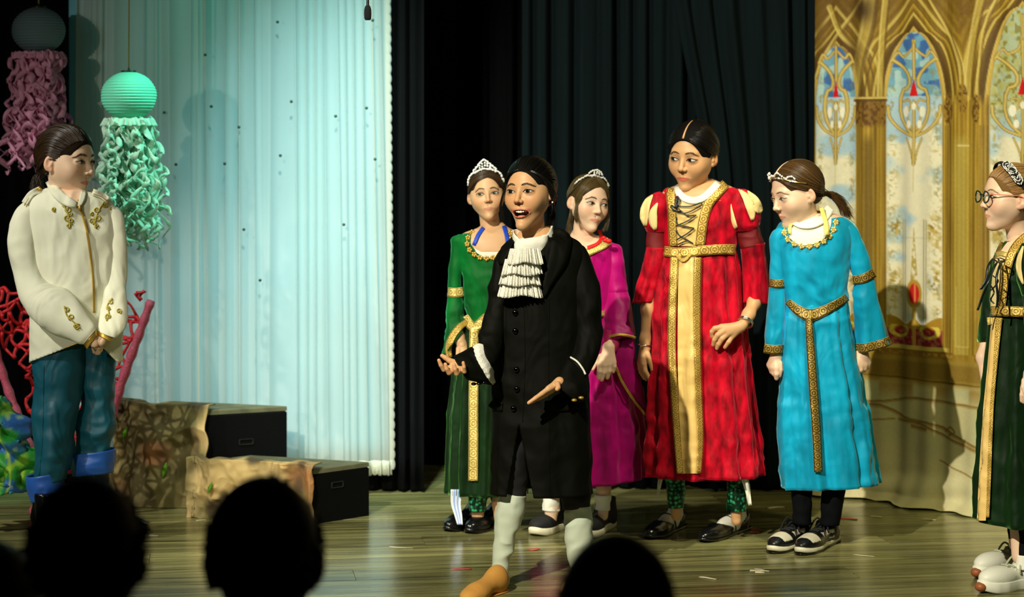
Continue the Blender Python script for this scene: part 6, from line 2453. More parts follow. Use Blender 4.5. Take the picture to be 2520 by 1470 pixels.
# ================================================================== the person in the red dress
def red_figure():
    g = Fig('tall person in red velvet and gold dress with puffed slashed sleeves', 7.92, 1720)
    o = dict(lid=0.026, lid_low=0.022, gaze=(0.30, -0.3), hairline=0.30, mouth_w=0.098, blush=0.25, brow_w=0.013, ear=0.9,
             sets=pulled_sets(n=60, part=0.0, gather=(0, -0.47, -0.12), lift=0.085, w=0.018), cap_lift=0.03, w=0.92, parting=0.0)
    make_head(g, 1703, 385, 166, -29, 9, -4, o, neck=(1722, 505, 0.03), neck_r=(29, 32), skin=SKIN_TAN, hair=srgb(17, 14, 12), iris=srgb(36, 24, 14), lip=srgb(206, 84, 76))
    under_body(g, 1720, 500, 760, [(1675, 800, 0, 42), (1666, 1040, 0, 31), (1662, 1200, 0, 15), (1664, 1270, 0, 13)],
               [(1770, 800, 0, 42), (1800, 1040, 0, 31), (1814, 1200, 0, 16), (1812, 1282, 0, 13)], r_chest=38, r_hip=40)
    yoke(g, [(1682, 444, 1752, 440, 0.05, 0.9), (1662, 456, 1782, 452, 0.035, 0.65), (1632, 470, 1812, 466, 0.02, 0.5), (1622, 495, 1822, 492, 0.01, 0.5)])
    cloth(g, 'bodice', [(1644, 464, 1798, 458, 0.03, 0.56), (1632, 470, 1812, 466, 0.02, 0.5), (1622, 495, 1822, 492, 0.01, 0.5), (1628, 545, 1818, 545, 0, 0.52), (1632, 590, 1812, 590, 0, 0.54), (1633, 622, 1810, 622, 0, 0.54)],
          M_RED, wob=0.003)
    cloth(g, 'skirt', [(1634, 614, 1810, 614, 0, 0.54, 3), (1622, 660, 1818, 660, 0, 0.58, 5), (1610, 760, 1828, 760, 0, 0.6, 6), (1602, 900, 1842, 900, 0, 0.6, 8), (1596, 1050, 1860, 1050, 0, 0.58, 10), (1592, 1172, 1874, 1172, 0, 0.56, 12)],
          M_RED, folds=((10, 0.6, 0.6, 0.6), (17, 2.2, 0.45, -0.6), (6, 1.2, 0.4, 0.3)), nu=220, nv=70)
    # puffed shoulders with cream slashes
    for nm, rows, slashes in (('L', [(1606, 474, 1624, 470, 0, 1), (1590, 486, 1640, 482, 0, 0.95), (1582, 520, 1646, 520, 0, 0.95), (1584, 552, 1644, 552, 0, 0.95), (1592, 572, 1638, 572, 0, 0.95)],
                               [[(1606, 480), (1592, 500), (1585, 530), (1588, 556)], [(1618, 500), (1608, 522), (1607, 545), (1613, 566)]]),
                              ('R', [(1812, 464, 1834, 466, 0, 1), (1796, 474, 1852, 480, 0, 0.95), (1786, 510, 1870, 515, 0, 0.95), (1788, 545, 1868, 548, 0, 0.95), (1806, 570, 1862, 566, 0, 0.95)],
                               [[(1797, 494), (1793, 515), (1800, 545), (1812, 562)], [(1818, 466), (1836, 486), (1848, 515), (1852, 542)], [(1840, 470), (1858, 492), (1867, 515), (1868, 525)]])):
        cloth(g, 'puff_sleeve', rows, M_RED, wob=0.003, nu=64, nv=30, keep='puff' + nm, folds=((7, 0.5, 0.4, 0.2),))
        for s in slashes:
            ribbon(g, 'cream_slash', s, 20, ['puff' + nm], M_CREAM, off=0.006, widths=[3, 16, 22, 20, 8])
    cloth(g, 'upper_sleeve', [(1593, 560, 1638, 560, 0, 0.9), (1590, 590, 1636, 592, 0, 0.9), (1590, 614, 1640, 614, 0, 0.9)], M_REDD, nu=48, nv=20, keep='ul')
    cloth(g, 'upper_sleeve', [(1806, 560, 1864, 558, 0, 0.9), (1816, 585, 1872, 580, 0, 0.9), (1822, 612, 1880, 600, 0, 0.9)], M_REDD, nu=48, nv=20, keep='ur')
    cloth(g, 'flared_sleeve', [(1590, 608, 1640, 610, 0, 0.9, 0), (1582, 650, 1636, 652, 0, 0.9, 1), (1572, 700, 1620, 702, 0, 0.9, 3), (1560, 746, 1608, 742, 0, 0.9, 4)], M_RED, folds=((6, 0.3, 0.7, 0.4),), nu=80, nv=30, keep='fl')
    cloth(g, 'flared_sleeve', [(1822, 604, 1880, 598, 0, 0.9, 0), (1826, 650, 1889, 645, 0, 0.9, 1), (1829, 700, 1893, 700, 0, 0.9, 3), (1831, 744, 1894, 746, 0, 0.9, 4)], M_RED, folds=((6, 1.3, 0.7, 0.4),), nu=80, nv=30, keep='fr')
    limb(g, [(1616, 560, 0, 18), (1606, 660, 0, 16), (1594, 760, 0, 15), (1588, 835, 0, 12), (1588, 858, 0, 12)])
    limb(g, [(1838, 560, 0.01, 16), (1860, 690, 0.01, 14), (1856, 745, -0.02, 15), (1842, 775, -0.065, 14), (1826, 802, -0.10, 12.5)])
    # bare left hand, hanging, and bent right hand
    hand(g, (1588, 856, 0, 12.5), None, [[(1585, 896, -0.012, 7), (1588, 914, -0.016, 6), (1597, 929, -0.014, 5.4), (1606, 941, -0.010, 4.6)], [(1580, 899, 0.002, 6.8), (1582, 918, 0.0, 5.8), (1591, 934, 0.0, 4.8)],
                                         [(1576, 898, 0.014, 6.4), (1577, 916, 0.014, 5.6), (1585, 931, 0.012, 4.6)], [(1574, 893, 0.026, 5.8), (1574, 908, 0.026, 5), (1580, 920, 0.024, 4.4)]],
         [(1594, 872, -0.016, 7), (1600, 893, -0.022, 5.6), (1606, 914, -0.022, 4.4)])
    hand(g, (1822, 804, -0.10, 13), None, [[(1776, 806, -0.118, 7.4), (1759, 809, -0.124, 6.6), (1752, 817, -0.120, 6), (1752, 829, -0.112, 5)], [(1783, 814, -0.122, 7.6), (1766, 825, -0.130, 6.8), (1758, 837, -0.126, 6), (1755, 849, -0.118, 5)],
                                           [(1792, 820, -0.120, 7.4), (1777, 834, -0.128, 6.6), (1769, 847, -0.124, 5.8), (1764, 858, -0.116, 4.8)], [(1803, 826, -0.112, 6.8), (1793, 842, -0.118, 6), (1784, 855, -0.112, 4.8)]],
         [(1806, 802, -0.09, 7), (1788, 808, -0.08, 6), (1776, 816, -0.075, 5)])
    for (c, r_, n1, nm) in ((g.p(1587, 849, 0), 16, g.p(1592, 800, 0) - g.p(1587, 849, 0), 'a'), (g.p(1833, 795, -0.09), 18.5, g.p(1852, 745, -0.03) - g.p(1833, 795, -0.09), 'b')):
        n1 = unit(n1)
        a1 = unit(np.cross(n1, [0, 1, 0.1]))
        b1 = np.cross(n1, a1)
        th = np.linspace(0, 2 * np.pi, 33)
        for k, offb in enumerate((0.0, 0.006) if nm == 'b' else (0.0,)):
            cc = c + n1 * offb
            bb = Bag()
            bb.add(*tube_vq(cc + g.r(r_) * (np.cos(th)[:, None] * a1 + np.sin(th)[:, None] * b1), g.r(1.9), 8, False))
            g.bag('bangle', bb, M_SILVER)
    # front: white shirt, cream panel, braid, lacing
    patch(g, 'neck', [(456, 1668, 1772), (470, 1668, 1760), (486, 1680, 1740)], ['bodice'], None, skin=True, off=0.003)
    ribbon(g, 'white_shirt_neck', [(1668, 458), (1670, 474), (1684, 488), (1708, 494), (1732, 486), (1752, 468), (1768, 450)], 17, ['bodice'], M_WHITE, off=0.010, thick=0.004)
    patch(g, 'laced_panel', [(490, 1668, 1738), (510, 1666, 1736), (560, 1666, 1722), (606, 1664, 1716)], ['bodice'], M_SATIN, off=0.006, keep='panel')
    ribbon(g, 'front_braid', [(1654, 464), (1650, 480), (1654, 520), (1655, 560), (1657, 606)], 21, ['bodice'], M_GOLD, off=0.010)
    ribbon(g, 'front_braid', [(1786, 452), (1762, 478), (1742, 505), (1730, 545), (1722, 606)], 23, ['bodice'], M_GOLD, off=0.010)
    lace_pts = [[(1668, 508), (1700, 508), (1724, 500), (1728, 506)], [(1666, 522), (1690, 524), (1726, 506)], [(1670, 514), (1690, 530), (1714, 530)], [(1664, 556), (1690, 545), (1712, 530)],
                [(1664, 534), (1668, 552), (1690, 558), (1708, 562)], [(1666, 590), (1690, 576), (1708, 562)], [(1664, 566), (1670, 578), (1690, 590), (1706, 600)], [(1668, 602), (1690, 594), (1706, 600)]]
    for lp in lace_pts:
        cord(g, 'lacing', lp, 1.7, ['panel', 'bodice'], M_RIBBONB, off=0.012)
    ribbon(g, 'bow_loop', [(1664, 512), (1672, 494), (1666, 484), (1662, 500), (1664, 514)], 5, ['bodice'], M_RIBBONB, off=0.020)
    ribbon(g, 'bow_loop', [(1664, 512), (1652, 506), (1656, 516), (1676, 522)], 4, ['bodice'], M_RIBBONB, off=0.020)
    ribbon(g, 'belt', [(1634, 618), (1670, 622), (1720, 618), (1770, 614), (1810, 614)], 24, ['bodice', 'skirt'], M_GOLD, off=0.014)
    ribbon(g, 'belt_point', [(1664, 626), (1681, 642), (1700, 624)], 8, ['bodice', 'skirt'], M_GOLD, off=0.018)
    patch(g, 'skirt_panel', [(630, 1670, 1712), (760, 1668, 1716), (900, 1668, 1718), (1050, 1672, 1724), (1166, 1676, 1722)], ['skirt'], M_SATIN, off=0.008, nc=16, keep='spanel', dome=0.006)
    ribbon(g, 'skirt_braid', [(1660, 634), (1655, 740), (1653, 860), (1660, 980), (1668, 1090), (1674, 1166)], 19, ['skirt'], M_GOLD, off=0.016, widths=[20, 19, 18, 17, 16])
    ribbon(g, 'skirt_braid', [(1717, 634), (1715, 740), (1716, 860), (1720, 980), (1724, 1080), (1720, 1164)], 17, ['skirt'], M_GOLD, off=0.016, widths=[19, 18, 17, 15, 12])
    # legs
    cloth(g, 'legging', [(1637, 1140, 1690, 1140, 0, 1), (1640, 1190, 1686, 1190, 0, 1), (1643, 1250, 1683, 1248, 0, 1)], M_SCALE, nu=44, nv=20)
    cloth(g, 'legging', [(1786, 1140, 1842, 1140, 0, 1), (1790, 1190, 1838, 1190, 0, 1), (1790, 1256, 1834, 1258, 0, 1)], M_SCALE, nu=44, nv=20)
    shoe(g, (1678, 1295), (1594, 1330), 'mary', w=1.0)
    shoe(g, (1838, 1300), (1726, 1338), 'mary', w=1.0)
    for pts, w in (([(1628, 1168, -0.03), (1622, 1195, -0.03), (1620, 1224, -0.04)], 12), ([(1828, 1166, -0.05), (1838, 1200, -0.05), (1846, 1244, -0.05)], 20)):
        c = catmull(pts, 16)
        V = []
        for i, (x, y, d) in enumerate(c):
            for j in range(5):
                u = j / 4 - 0.5
                V.append(g.p(x + u * w * (1 - 0.6 * i / 15), y, d + 0.008 * math.cos(u * 9 + i * 0.3)))
        ob = g.add('white_ribbon', np.array(V), grid_quads(16, 5, False), M_WHITE)
        ob.modifiers.new('thickness', 'SOLIDIFY').thickness = 0.002
    # low bun behind the head
    b = Bag()
    locks(b, g.T, o, [dict(n=40, w=0.02, lift=0.1, a=[(0.1, -0.44, -0.02), (-0.1, -0.44, -0.02)], c=[(-0.06, -0.45, -0.22), (0.06, -0.45, -0.2)])], srgb(24, 20, 17), random.Random(3))
    g.bag('hair_bun', b, M_HAIR)
    g.finish()


red_figure()


# ================================================================== the person in the blue dress
def girl_blue():
    g = Fig('person in turquoise velvet dress leaning and looking down to the left', 7.8, 2030)
    o = dict(parting=0.03, w=0.94, lid=0.024, lid_low=0.016, gaze=(0.1, -0.3), hairline=0.30, blush=0.3, mouth_w=0.09, brow=srgb(120, 92, 60), brow_w=0.009, ear=1.0, low_lash=False, lash=srgb(60, 44, 30),
             sets=pulled_sets(n=70, part=0.03, gather=(0, -0.45, -0.12), lift=0.045, w=0.014,
                              tail=[(0.0, -0.56, -0.14), (0.0, -0.70, -0.24), (0.02, -0.78, -0.40), (0.02, -0.82, -0.56)], spread=0.045))
    make_head(g, 1958, 478, 160, -66, 14, 2, o, neck=(1996, 590, 0.03), neck_r=(27, 32), skin=SKIN_FAIR, hair=srgb(84, 60, 32), iris=srgb(60, 60, 40), lip=srgb(214, 130, 110))
    under_body(g, 2010, 585, 840, [(1975, 870, 0, 40), (1972, 1080, 0, 30)], [(2050, 870, 0, 40), (2052, 1080, 0, 31)], r_chest=32, r_hip=36)
    yoke(g, [(1978, 520, 2030, 524, 0.05, 0.9), (1950, 538, 2062, 528, 0.035, 0.65), (1916, 556, 2092, 542, 0.02, 0.5), (1904, 580, 2104, 568, 0.01, 0.5)])
    cloth(g, 'bodice', [(1930, 548, 2078, 534, 0.028, 0.56), (1916, 556, 2092, 542, 0.02, 0.5), (1904, 580, 2104, 568, 0.01, 0.5), (1912, 630, 2098, 630, 0, 0.54), (1922, 690, 2090, 690, 0, 0.56), (1934, 740, 2086, 735, 0, 0.56), (1936, 775, 2086, 765, 0, 0.56)],
          M_BLUE, wob=0.004, wob_scale=(7, 7, 12))
    cloth(g, 'skirt', [(1936, 752, 2086, 744, 0, 0.56, 3), (1928, 800, 2092, 790, 0, 0.6, 5), (1922, 880, 2106, 870, 0, 0.6, 5), (1918, 980, 2128, 975, 0, 0.6, 7), (1918, 1090, 2148, 1085, 0, 0.6, 8), (1926, 1202, 2162, 1190, 0, 0.6, 9)],
          M_BLUE, folds=((9, 1.2, 0.6, 0.4), (16, 2.0, 0.4, -0.5), (23, 0.5, 0.25, 0.9)), nu=220, nv=70)
    cloth(g, 'upper_sleeve', [(1912, 560, 1926, 556, 0, 1), (1898, 578, 1940, 574, 0, 0.9), (1894, 630, 1936, 634, 0, 0.9), (1894, 700, 1933, 703, 0, 0.9)], M_BLUE, nu=56, nv=36, wob=0.003, keep='ul')
    cloth(g, 'lower_sleeve', [(1894, 698, 1933, 701, 0, 0.9), (1890, 750, 1934, 752, 0, 0.9, 1), (1885, 810, 1931, 812, 0, 0.9, 1.5), (1881, 866, 1927, 868, 0, 0.9, 1)], M_BLUE, nu=64, nv=36, wob=0.004, folds=((5, 0.6, 0.6, 0.5),), keep='ll')
    cloth(g, 'upper_sleeve', [(2072, 544, 2090, 548, 0, 1), (2062, 566, 2112, 564, 0, 0.9), (2072, 615, 2130, 605, 0, 0.9), (2092, 670, 2146, 656, 0, 0.9), (2099, 692, 2150, 676, 0, 0.9)], M_BLUE, nu=56, nv=36, wob=0.003, keep='ur')
    cloth(g, 'lower_sleeve', [(2099, 690, 2150, 674, 0, 0.9), (2102, 740, 2162, 730, 0, 0.85, 1), (2102, 800, 2178, 790, 0.01, 0.8, 3), (2100, 862, 2192, 846, 0.02, 0.8, 6)], M_BLUE, nu=80, nv=36, wob=0.004, folds=((5, 2.2, 0.8, 0.3),), keep='lr')
    for pts, w, sf, m in (([(1894, 696), (1912, 699), (1934, 697)], 20, ['ul', 'll'], M_GOLD_OLD), ([(2098, 690), (2124, 686), (2151, 672)], 22, ['ur', 'lr'], M_GOLD_OLD), ([(1880, 858), (1904, 861), (1928, 860)], 22, ['ll'], M_GOLD_OLD),
                          ([(2100, 856), (2124, 858), (2150, 852), (2172, 846), (2192, 838)], 22, ['lr'], M_GOLD_OLD)):
        ribbon(g, 'sleeve_band', pts, w, sf, m, off=0.005)
    limb(g, [(1916, 600, 0, 15), (1912, 700, 0, 14), (1910, 800, 0, 13), (1910, 876, 0, 12)], h=0.005)
    limb(g, [(2092, 600, 0, 15), (2120, 690, 0, 14), (2124, 800, 0.01, 13), (2122, 872, 0.01, 13)], h=0.005)
    hand(g, (1911, 876, 0, 14.5), None, [[(1911, 906, -0.018, 8.5), (1911, 921, -0.022, 7.2), (1911, 931, -0.016, 6)], [(1904, 905, -0.008, 8.4), (1905, 919, -0.010, 7), (1909, 926, -0.002, 5.6)],
                                         [(1898, 902, 0.004, 8), (1900, 915, 0.004, 6.6), (1905, 920, 0.010, 5.4)], [(1894, 898, 0.016, 7), (1897, 909, 0.018, 6), (1902, 914, 0.020, 5)]],
         [(1920, 895, -0.016, 6.5), (1922, 911, -0.020, 5.8), (1919, 925, -0.016, 4.8)])
    hand(g, (2120, 872, 0.01, 17), None, [[(2107, 896, -0.012, 9), (2108, 908, -0.016, 7.5), (2113, 914, -0.008, 6)], [(2116, 900, -0.008, 9.5), (2117, 910, -0.012, 8), (2120, 914, -0.002, 6)],
                                          [(2126, 898, 0.0, 9.5), (2126, 907, -0.002, 8), (2126, 912, 0.006, 6)], [(2135, 893, 0.010, 8.5), (2134, 902, 0.008, 7), (2132, 906, 0.014, 5.6)]],
         [(2101, 884, -0.008, 6.5), (2098, 896, -0.012, 5.6), (2101, 908, -0.010, 4.8)])
    # white shirt, neckline blossoms, strap
    patch(g, 'neck', [(518, 1960, 2020), (546, 1956, 2016)], ['bodice'], None, skin=True, off=0.004)
    patch(g, 'white_shirt', [(534, 1950, 2046), (548, 1944, 2046), (566, 1938, 2042), (586, 1944, 2030), (598, 1956, 2010), (604, 1972, 1994)], ['bodice'], M_WHITE, off=0.008, keep='shirt')
    ribbon(g, 'shirt_collar', [(1950, 548), (1972, 556), (2000, 554), (2024, 540), (2036, 522), (2044, 512)], 18, ['bodice', 'shirt'], M_WHITE, off=0.012, widths=[8, 12, 14, 18, 24, 20], thick=0.004)
    ribbon(g, 'yellow_strap', [(2022, 512), (2030, 540), (2034, 562), (2036, 582)], 11, ['bodice', 'shirt'], M_YELSTRAP, off=0.018)
    ribbon(g, 'yellow_strap', [(1950, 545), (1944, 560), (1943, 576)], 7, ['bodice', 'shirt'], M_YELSTRAP, off=0.014)
    flower_trim(g, [(1934, 545), (1930, 572), (1942, 592), (1966, 604), (1994, 606), (2020, 598), (2040, 582), (2054, 560), (2058, 538)], ['bodice'], s=8.5, m=mat('pale_gold_blossom', srgb(226, 200, 110), rough=0.4, metal=0.3), name='neck_trim')
    # belt and drop
    ribbon(g, 'belt', [(1938, 742), (1964, 764), (1994, 776), (2030, 764), (2060, 748), (2085, 732)], 24, ['bodice', 'skirt'], M_GOLD_OLD, off=0.007, widths=[16, 24, 30, 24, 20, 18])
    ribbon(g, 'belt_drop', [(1990, 782), (1995, 860), (2002, 960), (2010, 1070), (2014, 1162)], 22, ['skirt'], M_GOLD_OLD, off=0.016, widths=[16, 20, 22, 22, 21])
    # legs and sneakers
    cloth(g, 'legging', [(1944, 1160, 2002, 1160, 0.0, 1), (1948, 1220, 1998, 1220, 0, 1), (1952, 1290, 1996, 1290, 0, 1, 1)], M_NAVYLEG, nu=40, nv=24, wob=0.003, wob_scale=(50, 50, 50))
    cloth(g, 'legging', [(2020, 1160, 2088, 1160, 0.0, 1), (2022, 1220, 2078, 1220, 0, 1), (2018, 1292, 2066, 1292, 0, 1, 1)], M_NAVYLEG, nu=40, nv=24, wob=0.003, wob_scale=(50, 50, 50))
    shoe(g, (1980, 1330), (1900, 1364), 'sneaker', w=1.05)
    shoe(g, (2054, 1330), (1968, 1368), 'sneaker', w=1.05)
    pk = lambda t: (0.055 + 0.02 * math.sin(t * 40)) if 0.12 < t < 0.88 else 0
    tb = tiara(g, [(0.36, -0.20, 0.16), (0.365, -0.02, 0.16), (0.32, 0.14, 0.22), (0.20, 0.27, 0.30), (0.0, 0.335, 0.345), (-0.20, 0.27, 0.30), (-0.32, 0.14, 0.22), (-0.365, -0.02, 0.16)], pk, bead=2.6, seed=9, m=mat('gold_wire', srgb(190, 160, 90), rough=0.3, metal=0.9))
    g.finish()


girl_blue()


# ================================================================== the girl at the right edge
def girl_right():
    g = Fig('person with glasses in dark green and gold dress at the right edge', 7.12, 2500)
    o = dict(lid=0.028, lid_low=0.018, gaze=(0, 0), hairline=0.315, blush=0.6, mouth_w=0.09, brow=srgb(150, 116, 74), brow_w=0.010, ear=1.1, low_lash=False, lash=srgb(50, 36, 26),
             sets=pulled_sets(n=80, part=None, gather=(0, -0.47, -0.10), lift=0.05, w=0.015))
    make_head(g, 2482, 487, 164, -80, -2, 0, o, neck=(2514, 612, 0.03), neck_r=(27, 32), skin=SKIN_FAIR, hair=srgb(150, 112, 62), iris=srgb(70, 60, 40), lip=srgb(216, 140, 116))
    under_body(g, 2522, 600, 850, [(2500, 880, -0.02, 44), (2506, 1150, -0.02, 32), (2510, 1370, -0.04, 20)], [(2530, 880, 0.05, 44), (2520, 1150, 0.08, 32), (2500, 1340, 0.12, 18)], r_chest=44, r_hip=44)
    yoke(g, [(2496, 572, 2544, 568, 0.02, 1.0), (2474, 596, 2580, 586, 0.01, 0.8), (2452, 626, 2606, 612, 0, 0.8)])
    cloth(g, 'bodice', [(2474, 596, 2580, 586, 0.01, 0.8), (2452, 626, 2606, 612, 0, 0.8), (2440, 680, 2610, 680, 0, 0.85), (2436, 730, 2606, 730, 0, 0.85), (2440, 775, 2602, 775, 0, 0.85)], M_GREEND, wob=0.003)
    cloth(g, 'skirt', [(2440, 766, 2602, 766, 0, 0.85, 1), (2432, 830, 2610, 830, 0, 0.85, 4), (2420, 950, 2630, 950, 0, 0.85, 7), (2408, 1100, 2650, 1100, 0, 0.82, 9), (2398, 1278, 2670, 1306, 0, 0.8, 11)], M_GREEND,
          folds=((9, 0.4, 0.6, 0.4), (15, 2.2, 0.4, -0.5)), nu=200, nv=60)
    # front edge: cream panel seen edge-on, braid strips, belt
    patch(g, 'laced_panel', [(626, 2452, 2478), (680, 2442, 2468), (730, 2437, 2462), (760, 2438, 2458)], ['bodice'], M_CREAM, off=0.008, nc=10, keep='panel')
    patch(g, 'skirt_panel', [(782, 2440, 2450), (900, 2430, 2444), (1000, 2420, 2436), (1150, 2410, 2430), (1282, 2404, 2426)], ['skirt'], M_SATIN, off=0.018, nc=10, keep='spanel')
    ribbon(g, 'front_braid', [(2530, 578), (2504, 602), (2486, 634), (2472, 690), (2464, 752)], 21, ['bodice'], M_GOLD, off=0.012)
    ribbon(g, 'front_braid', [(2466, 596), (2455, 622), (2448, 645)], 9, ['bodice'], M_GOLD_OLD, off=0.004)
    ribbon(g, 'lace_edge', [(2450, 628), (2462, 624), (2478, 628)], 12, ['bodice'], M_GOLD_PALE, off=0.012)
    ribbon(g, 'belt', [(2438, 766), (2470, 766), (2520, 768), (2590, 770)], 25, ['bodice', 'skirt'], M_GOLD, off=0.014)
    ribbon(g, 'belt_point', [(2434, 782), (2436, 800)], 11, ['skirt'], M_GOLD_PALE, off=0.02)
    ribbon(g, 'skirt_braid', [(2456, 782), (2447, 880), (2438, 1000), (2433, 1150), (2430, 1274)], 19, ['skirt'], M_GOLD, off=0.016, widths=[21, 18, 15, 13, 9])
    # lacing ribbons tied in a bow at the chest
    for pts, w in (([(2462, 640, -0.02), (2446, 636, -0.10), (2432, 656, -0.14), (2426, 690, -0.15), (2414, 712, -0.15), (2420, 700, -0.15)], 6), ([(2462, 642, -0.06), (2450, 652, -0.12), (2434, 690, -0.15), (2420, 722, -0.15), (2406, 764, -0.15)], 6),
                   ([(2466, 642, -0.10), (2458, 660, -0.15), (2452, 690, -0.17), (2455, 730, -0.17), (2453, 757, -0.17)], 6), ([(2436, 718, -0.10), (2448, 706, -0.14), (2456, 690, -0.16), (2440, 676, -0.15)], 4),
                   ([(2446, 640, -0.10), (2462, 648, -0.14), (2472, 640, -0.14), (2460, 634, -0.12)], 5), ([(2436, 700, -0.1), (2446, 720, -0.14), (2438, 738, -0.13), (2446, 748, -0.14)], 4)):
        c = catmull(pts, 26)
        V = []
        for i, (x, y, d) in enumerate(c):
            for j in (-1, 0, 1):
                V.append(g.p(x + j * w * 0.5, y, d + 0.002 * j * math.sin(i * 0.4)))
        ob = g.add('lacing_ribbon', np.array(V), grid_quads(26, 3, False), M_RIBBONB)
        ob.modifiers.new('thickness', 'SOLIDIFY').thickness = 0.0015
    patch(g, 'neck', [(580, 2492, 2530), (602, 2474, 2512), (624, 2458, 2492)], ['bodice'], None, skin=True, off=0.006)
    ribbon(g, 'shirt_edge', [(2526, 570), (2510, 592), (2494, 612)], 10, ['bodice'], M_WHITE, off=0.010)
    # sleeves and arms
    cloth(g, 'puff_sleeve', [(2516, 600, 2540, 600, -0.14, 1), (2508, 624, 2560, 622, -0.15, 0.9), (2504, 680, 2572, 680, -0.15, 0.9), (2512, 730, 2566, 730, -0.15, 0.9)], M_GREEND, nu=48, nv=24, keep='puff', wob=0.004)
    ribbon(g, 'cream_slash', [(2518, 606), (2508, 640), (2508, 668), (2518, 700)], 14, ['puff'], M_CREAM, off=0.006, widths=[4, 12, 14, 12, 4])
    cloth(g, 'flared_sleeve', [(2514, 726, 2564, 726, -0.15, 0.9), (2524, 800, 2574, 800, -0.15, 0.9, 2), (2530, 860, 2590, 860, -0.15, 0.9, 3)], M_GREEND, nu=48, nv=24, folds=((6, 0, 0.6, 0.4),), keep='fl')
    limb(g, [(2538, 640, -0.15, 18), (2544, 760, -0.15, 17), (2548, 860, -0.17, 15), (2540, 915, -0.19, 12)], h=0.006)
    hang_hand(g, 2534, 920, -0.19, 1.05, lean=-0.25)
    cloth(g, 'flared_sleeve', [(2436, 640, 2484, 640, 0.2, 0.9), (2418, 740, 2474, 740, 0.2, 0.9), (2404, 842, 2466, 806, 0.19, 0.9)], M_GREEND, nu=48, nv=24, keep='fr')
    limb(g, [(2458, 660, 0.2, 13), (2444, 760, 0.2, 12), (2428, 826, 0.19, 13), (2418, 880, 0.17, 14), (2426, 948, 0.14, 11)])
    hand(g, (2428, 952, 0.14, 11.5), None, [[(2438, 985, 0.11, 7), (2442, 1002, 0.10, 6), (2446, 1016, 0.10, 5)], [(2434, 986, 0.125, 7), (2438, 1004, 0.12, 6), (2442, 1018, 0.12, 5)], [(2430, 985, 0.14, 7), (2433, 1002, 0.14, 6), (2437, 1014, 0.14, 5)], [(2427, 982, 0.155, 6), (2429, 996, 0.155, 5), (2432, 1006, 0.155, 4.5)]],
         [(2440, 966, 0.11, 6.5), (2448, 980, 0.095, 5.6), (2450, 992, 0.09, 5)], h=0.003)
    # headband with a jewelled black ornament
    hb = Bag()
    C = catmull([(0.355, -0.14, 0.10), (0.345, 0.02, 0.28), (0.25, 0.10, 0.42), (0.0, 0.14, 0.495), (-0.25, 0.10, 0.42), (-0.345, 0.02, 0.28), (-0.355, -0.14, 0.10)], 50)
    nr = C - SC_C
    nr /= np.linalg.norm(nr, axis=1)[:, None]
    hb.add(*tube_vq(g.hw(C + nr * 0.035), g.r(6.5), 8, True, flat=0.35, up=g.T[0] @ nr[0]))
    band = g.bag('headband', hb, M_BLACKSUEDE)
    orn, stones = Bag(), Bag()
    rnd = random.Random(6)
    for s in (-1,):
        for (ua, va, rr) in ((0.31, 0.0, 0.115), (0.185, 0.0, 0.115)):
            i = int(ua * 49) if s > 0 else int((1 - ua) * 49)
            cc = C[i] + nr[i] * 0.05
            t1 = unit(C[min(i + 1, 49)] - C[i - 1])
            t2 = np.cross(nr[i], t1)
            disc = [cc]
            nn_ = 28
            for k in range(nn_):
                a = 2 * np.pi * k / nn_
                r_ = rr * (1.05 + 0.22 * math.cos(2 * a))
                disc.append(cc + t1 * math.cos(a) * r_ * 1.15 + t2 * math.sin(a) * r_ * 0.78)
            orn.add(g.hw(np.array(disc)), [[0, 1 + k, 1 + (k + 1) % nn_] for k in range(nn_)])
            for q in range(150):
                a, rad = rnd.uniform(0, 6.28), rr * rnd.choice((0.3, 0.62, 0.62, 0.92, 0.92, 0.92, 1.0))
                r_ = rad * (1.05 + 0.22 * math.cos(2 * a))
                p_ = cc + t1 * math.cos(a) * r_ * 1.08 + t2 * math.sin(a) * r_ * 0.72 + nr[i] * 0.006
                v, qq = ball_vq(g.hw(p_), g.r(1.5), 6, 4)
                stones.add(v, qq)
    oo = g.bag('ornament_backing', orn, M_BLACKSUEDE, band)
    oo.modifiers.new('thickness', 'SOLIDIFY').thickness = 0.004
    g.bag('rhinestones', stones, M_RHINE, band, smooth=False)['kind'] = 'stuff'
    # glasses
    gf = Bag()
    for s in (-1, 1):
        th = np.linspace(0, 2 * np.pi, 29)
        ring = np.stack([s * 0.155 + 0.105 * np.cos(th), np.full(29, 0.435) - 0.02 * np.abs(np.cos(th)), 0.002 + 0.085 * np.sin(th)], 1)
        gf.add(*tube_vq(g.hw(ring), g.r(1.9), 6, False))
    gf.add(*tube_vq(g.hw(catmull([(-0.05, 0.43, 0.03), (0, 0.445, 0.045), (0.05, 0.43, 0.03)], 9)), g.r(1.8), 6))
    gl = g.bag('glasses', gf, mat('dark_green_spectacle_frame', srgb(24, 48, 38), rough=0.3))
    for s in (-1, 1):
        tb = Bag()
        tb.add(*tube_vq(g.hw(catmull([(s * 0.262, 0.42, 0.045), (s * 0.33, 0.25, 0.045), (s * 0.385, 0.0, 0.035), (s * 0.39, -0.10, -0.01), (s * 0.375, -0.16, -0.07)], 24)), g.r(2.1), 8, True, flat=0.5))
        g.bag('temple_arm', tb, mat('coral_spectacle_arm', srgb(232, 128, 96), rough=0.35), gl)
        th = np.linspace(0, 2 * np.pi, 24, endpoint=False)
        V = np.vstack([[(s * 0.155, 0.43, 0.002)], np.stack([s * 0.155 + 0.10 * np.cos(th), np.full(24, 0.43) - 0.02 * np.abs(np.cos(th)), 0.002 + 0.08 * np.sin(th)], 1)])
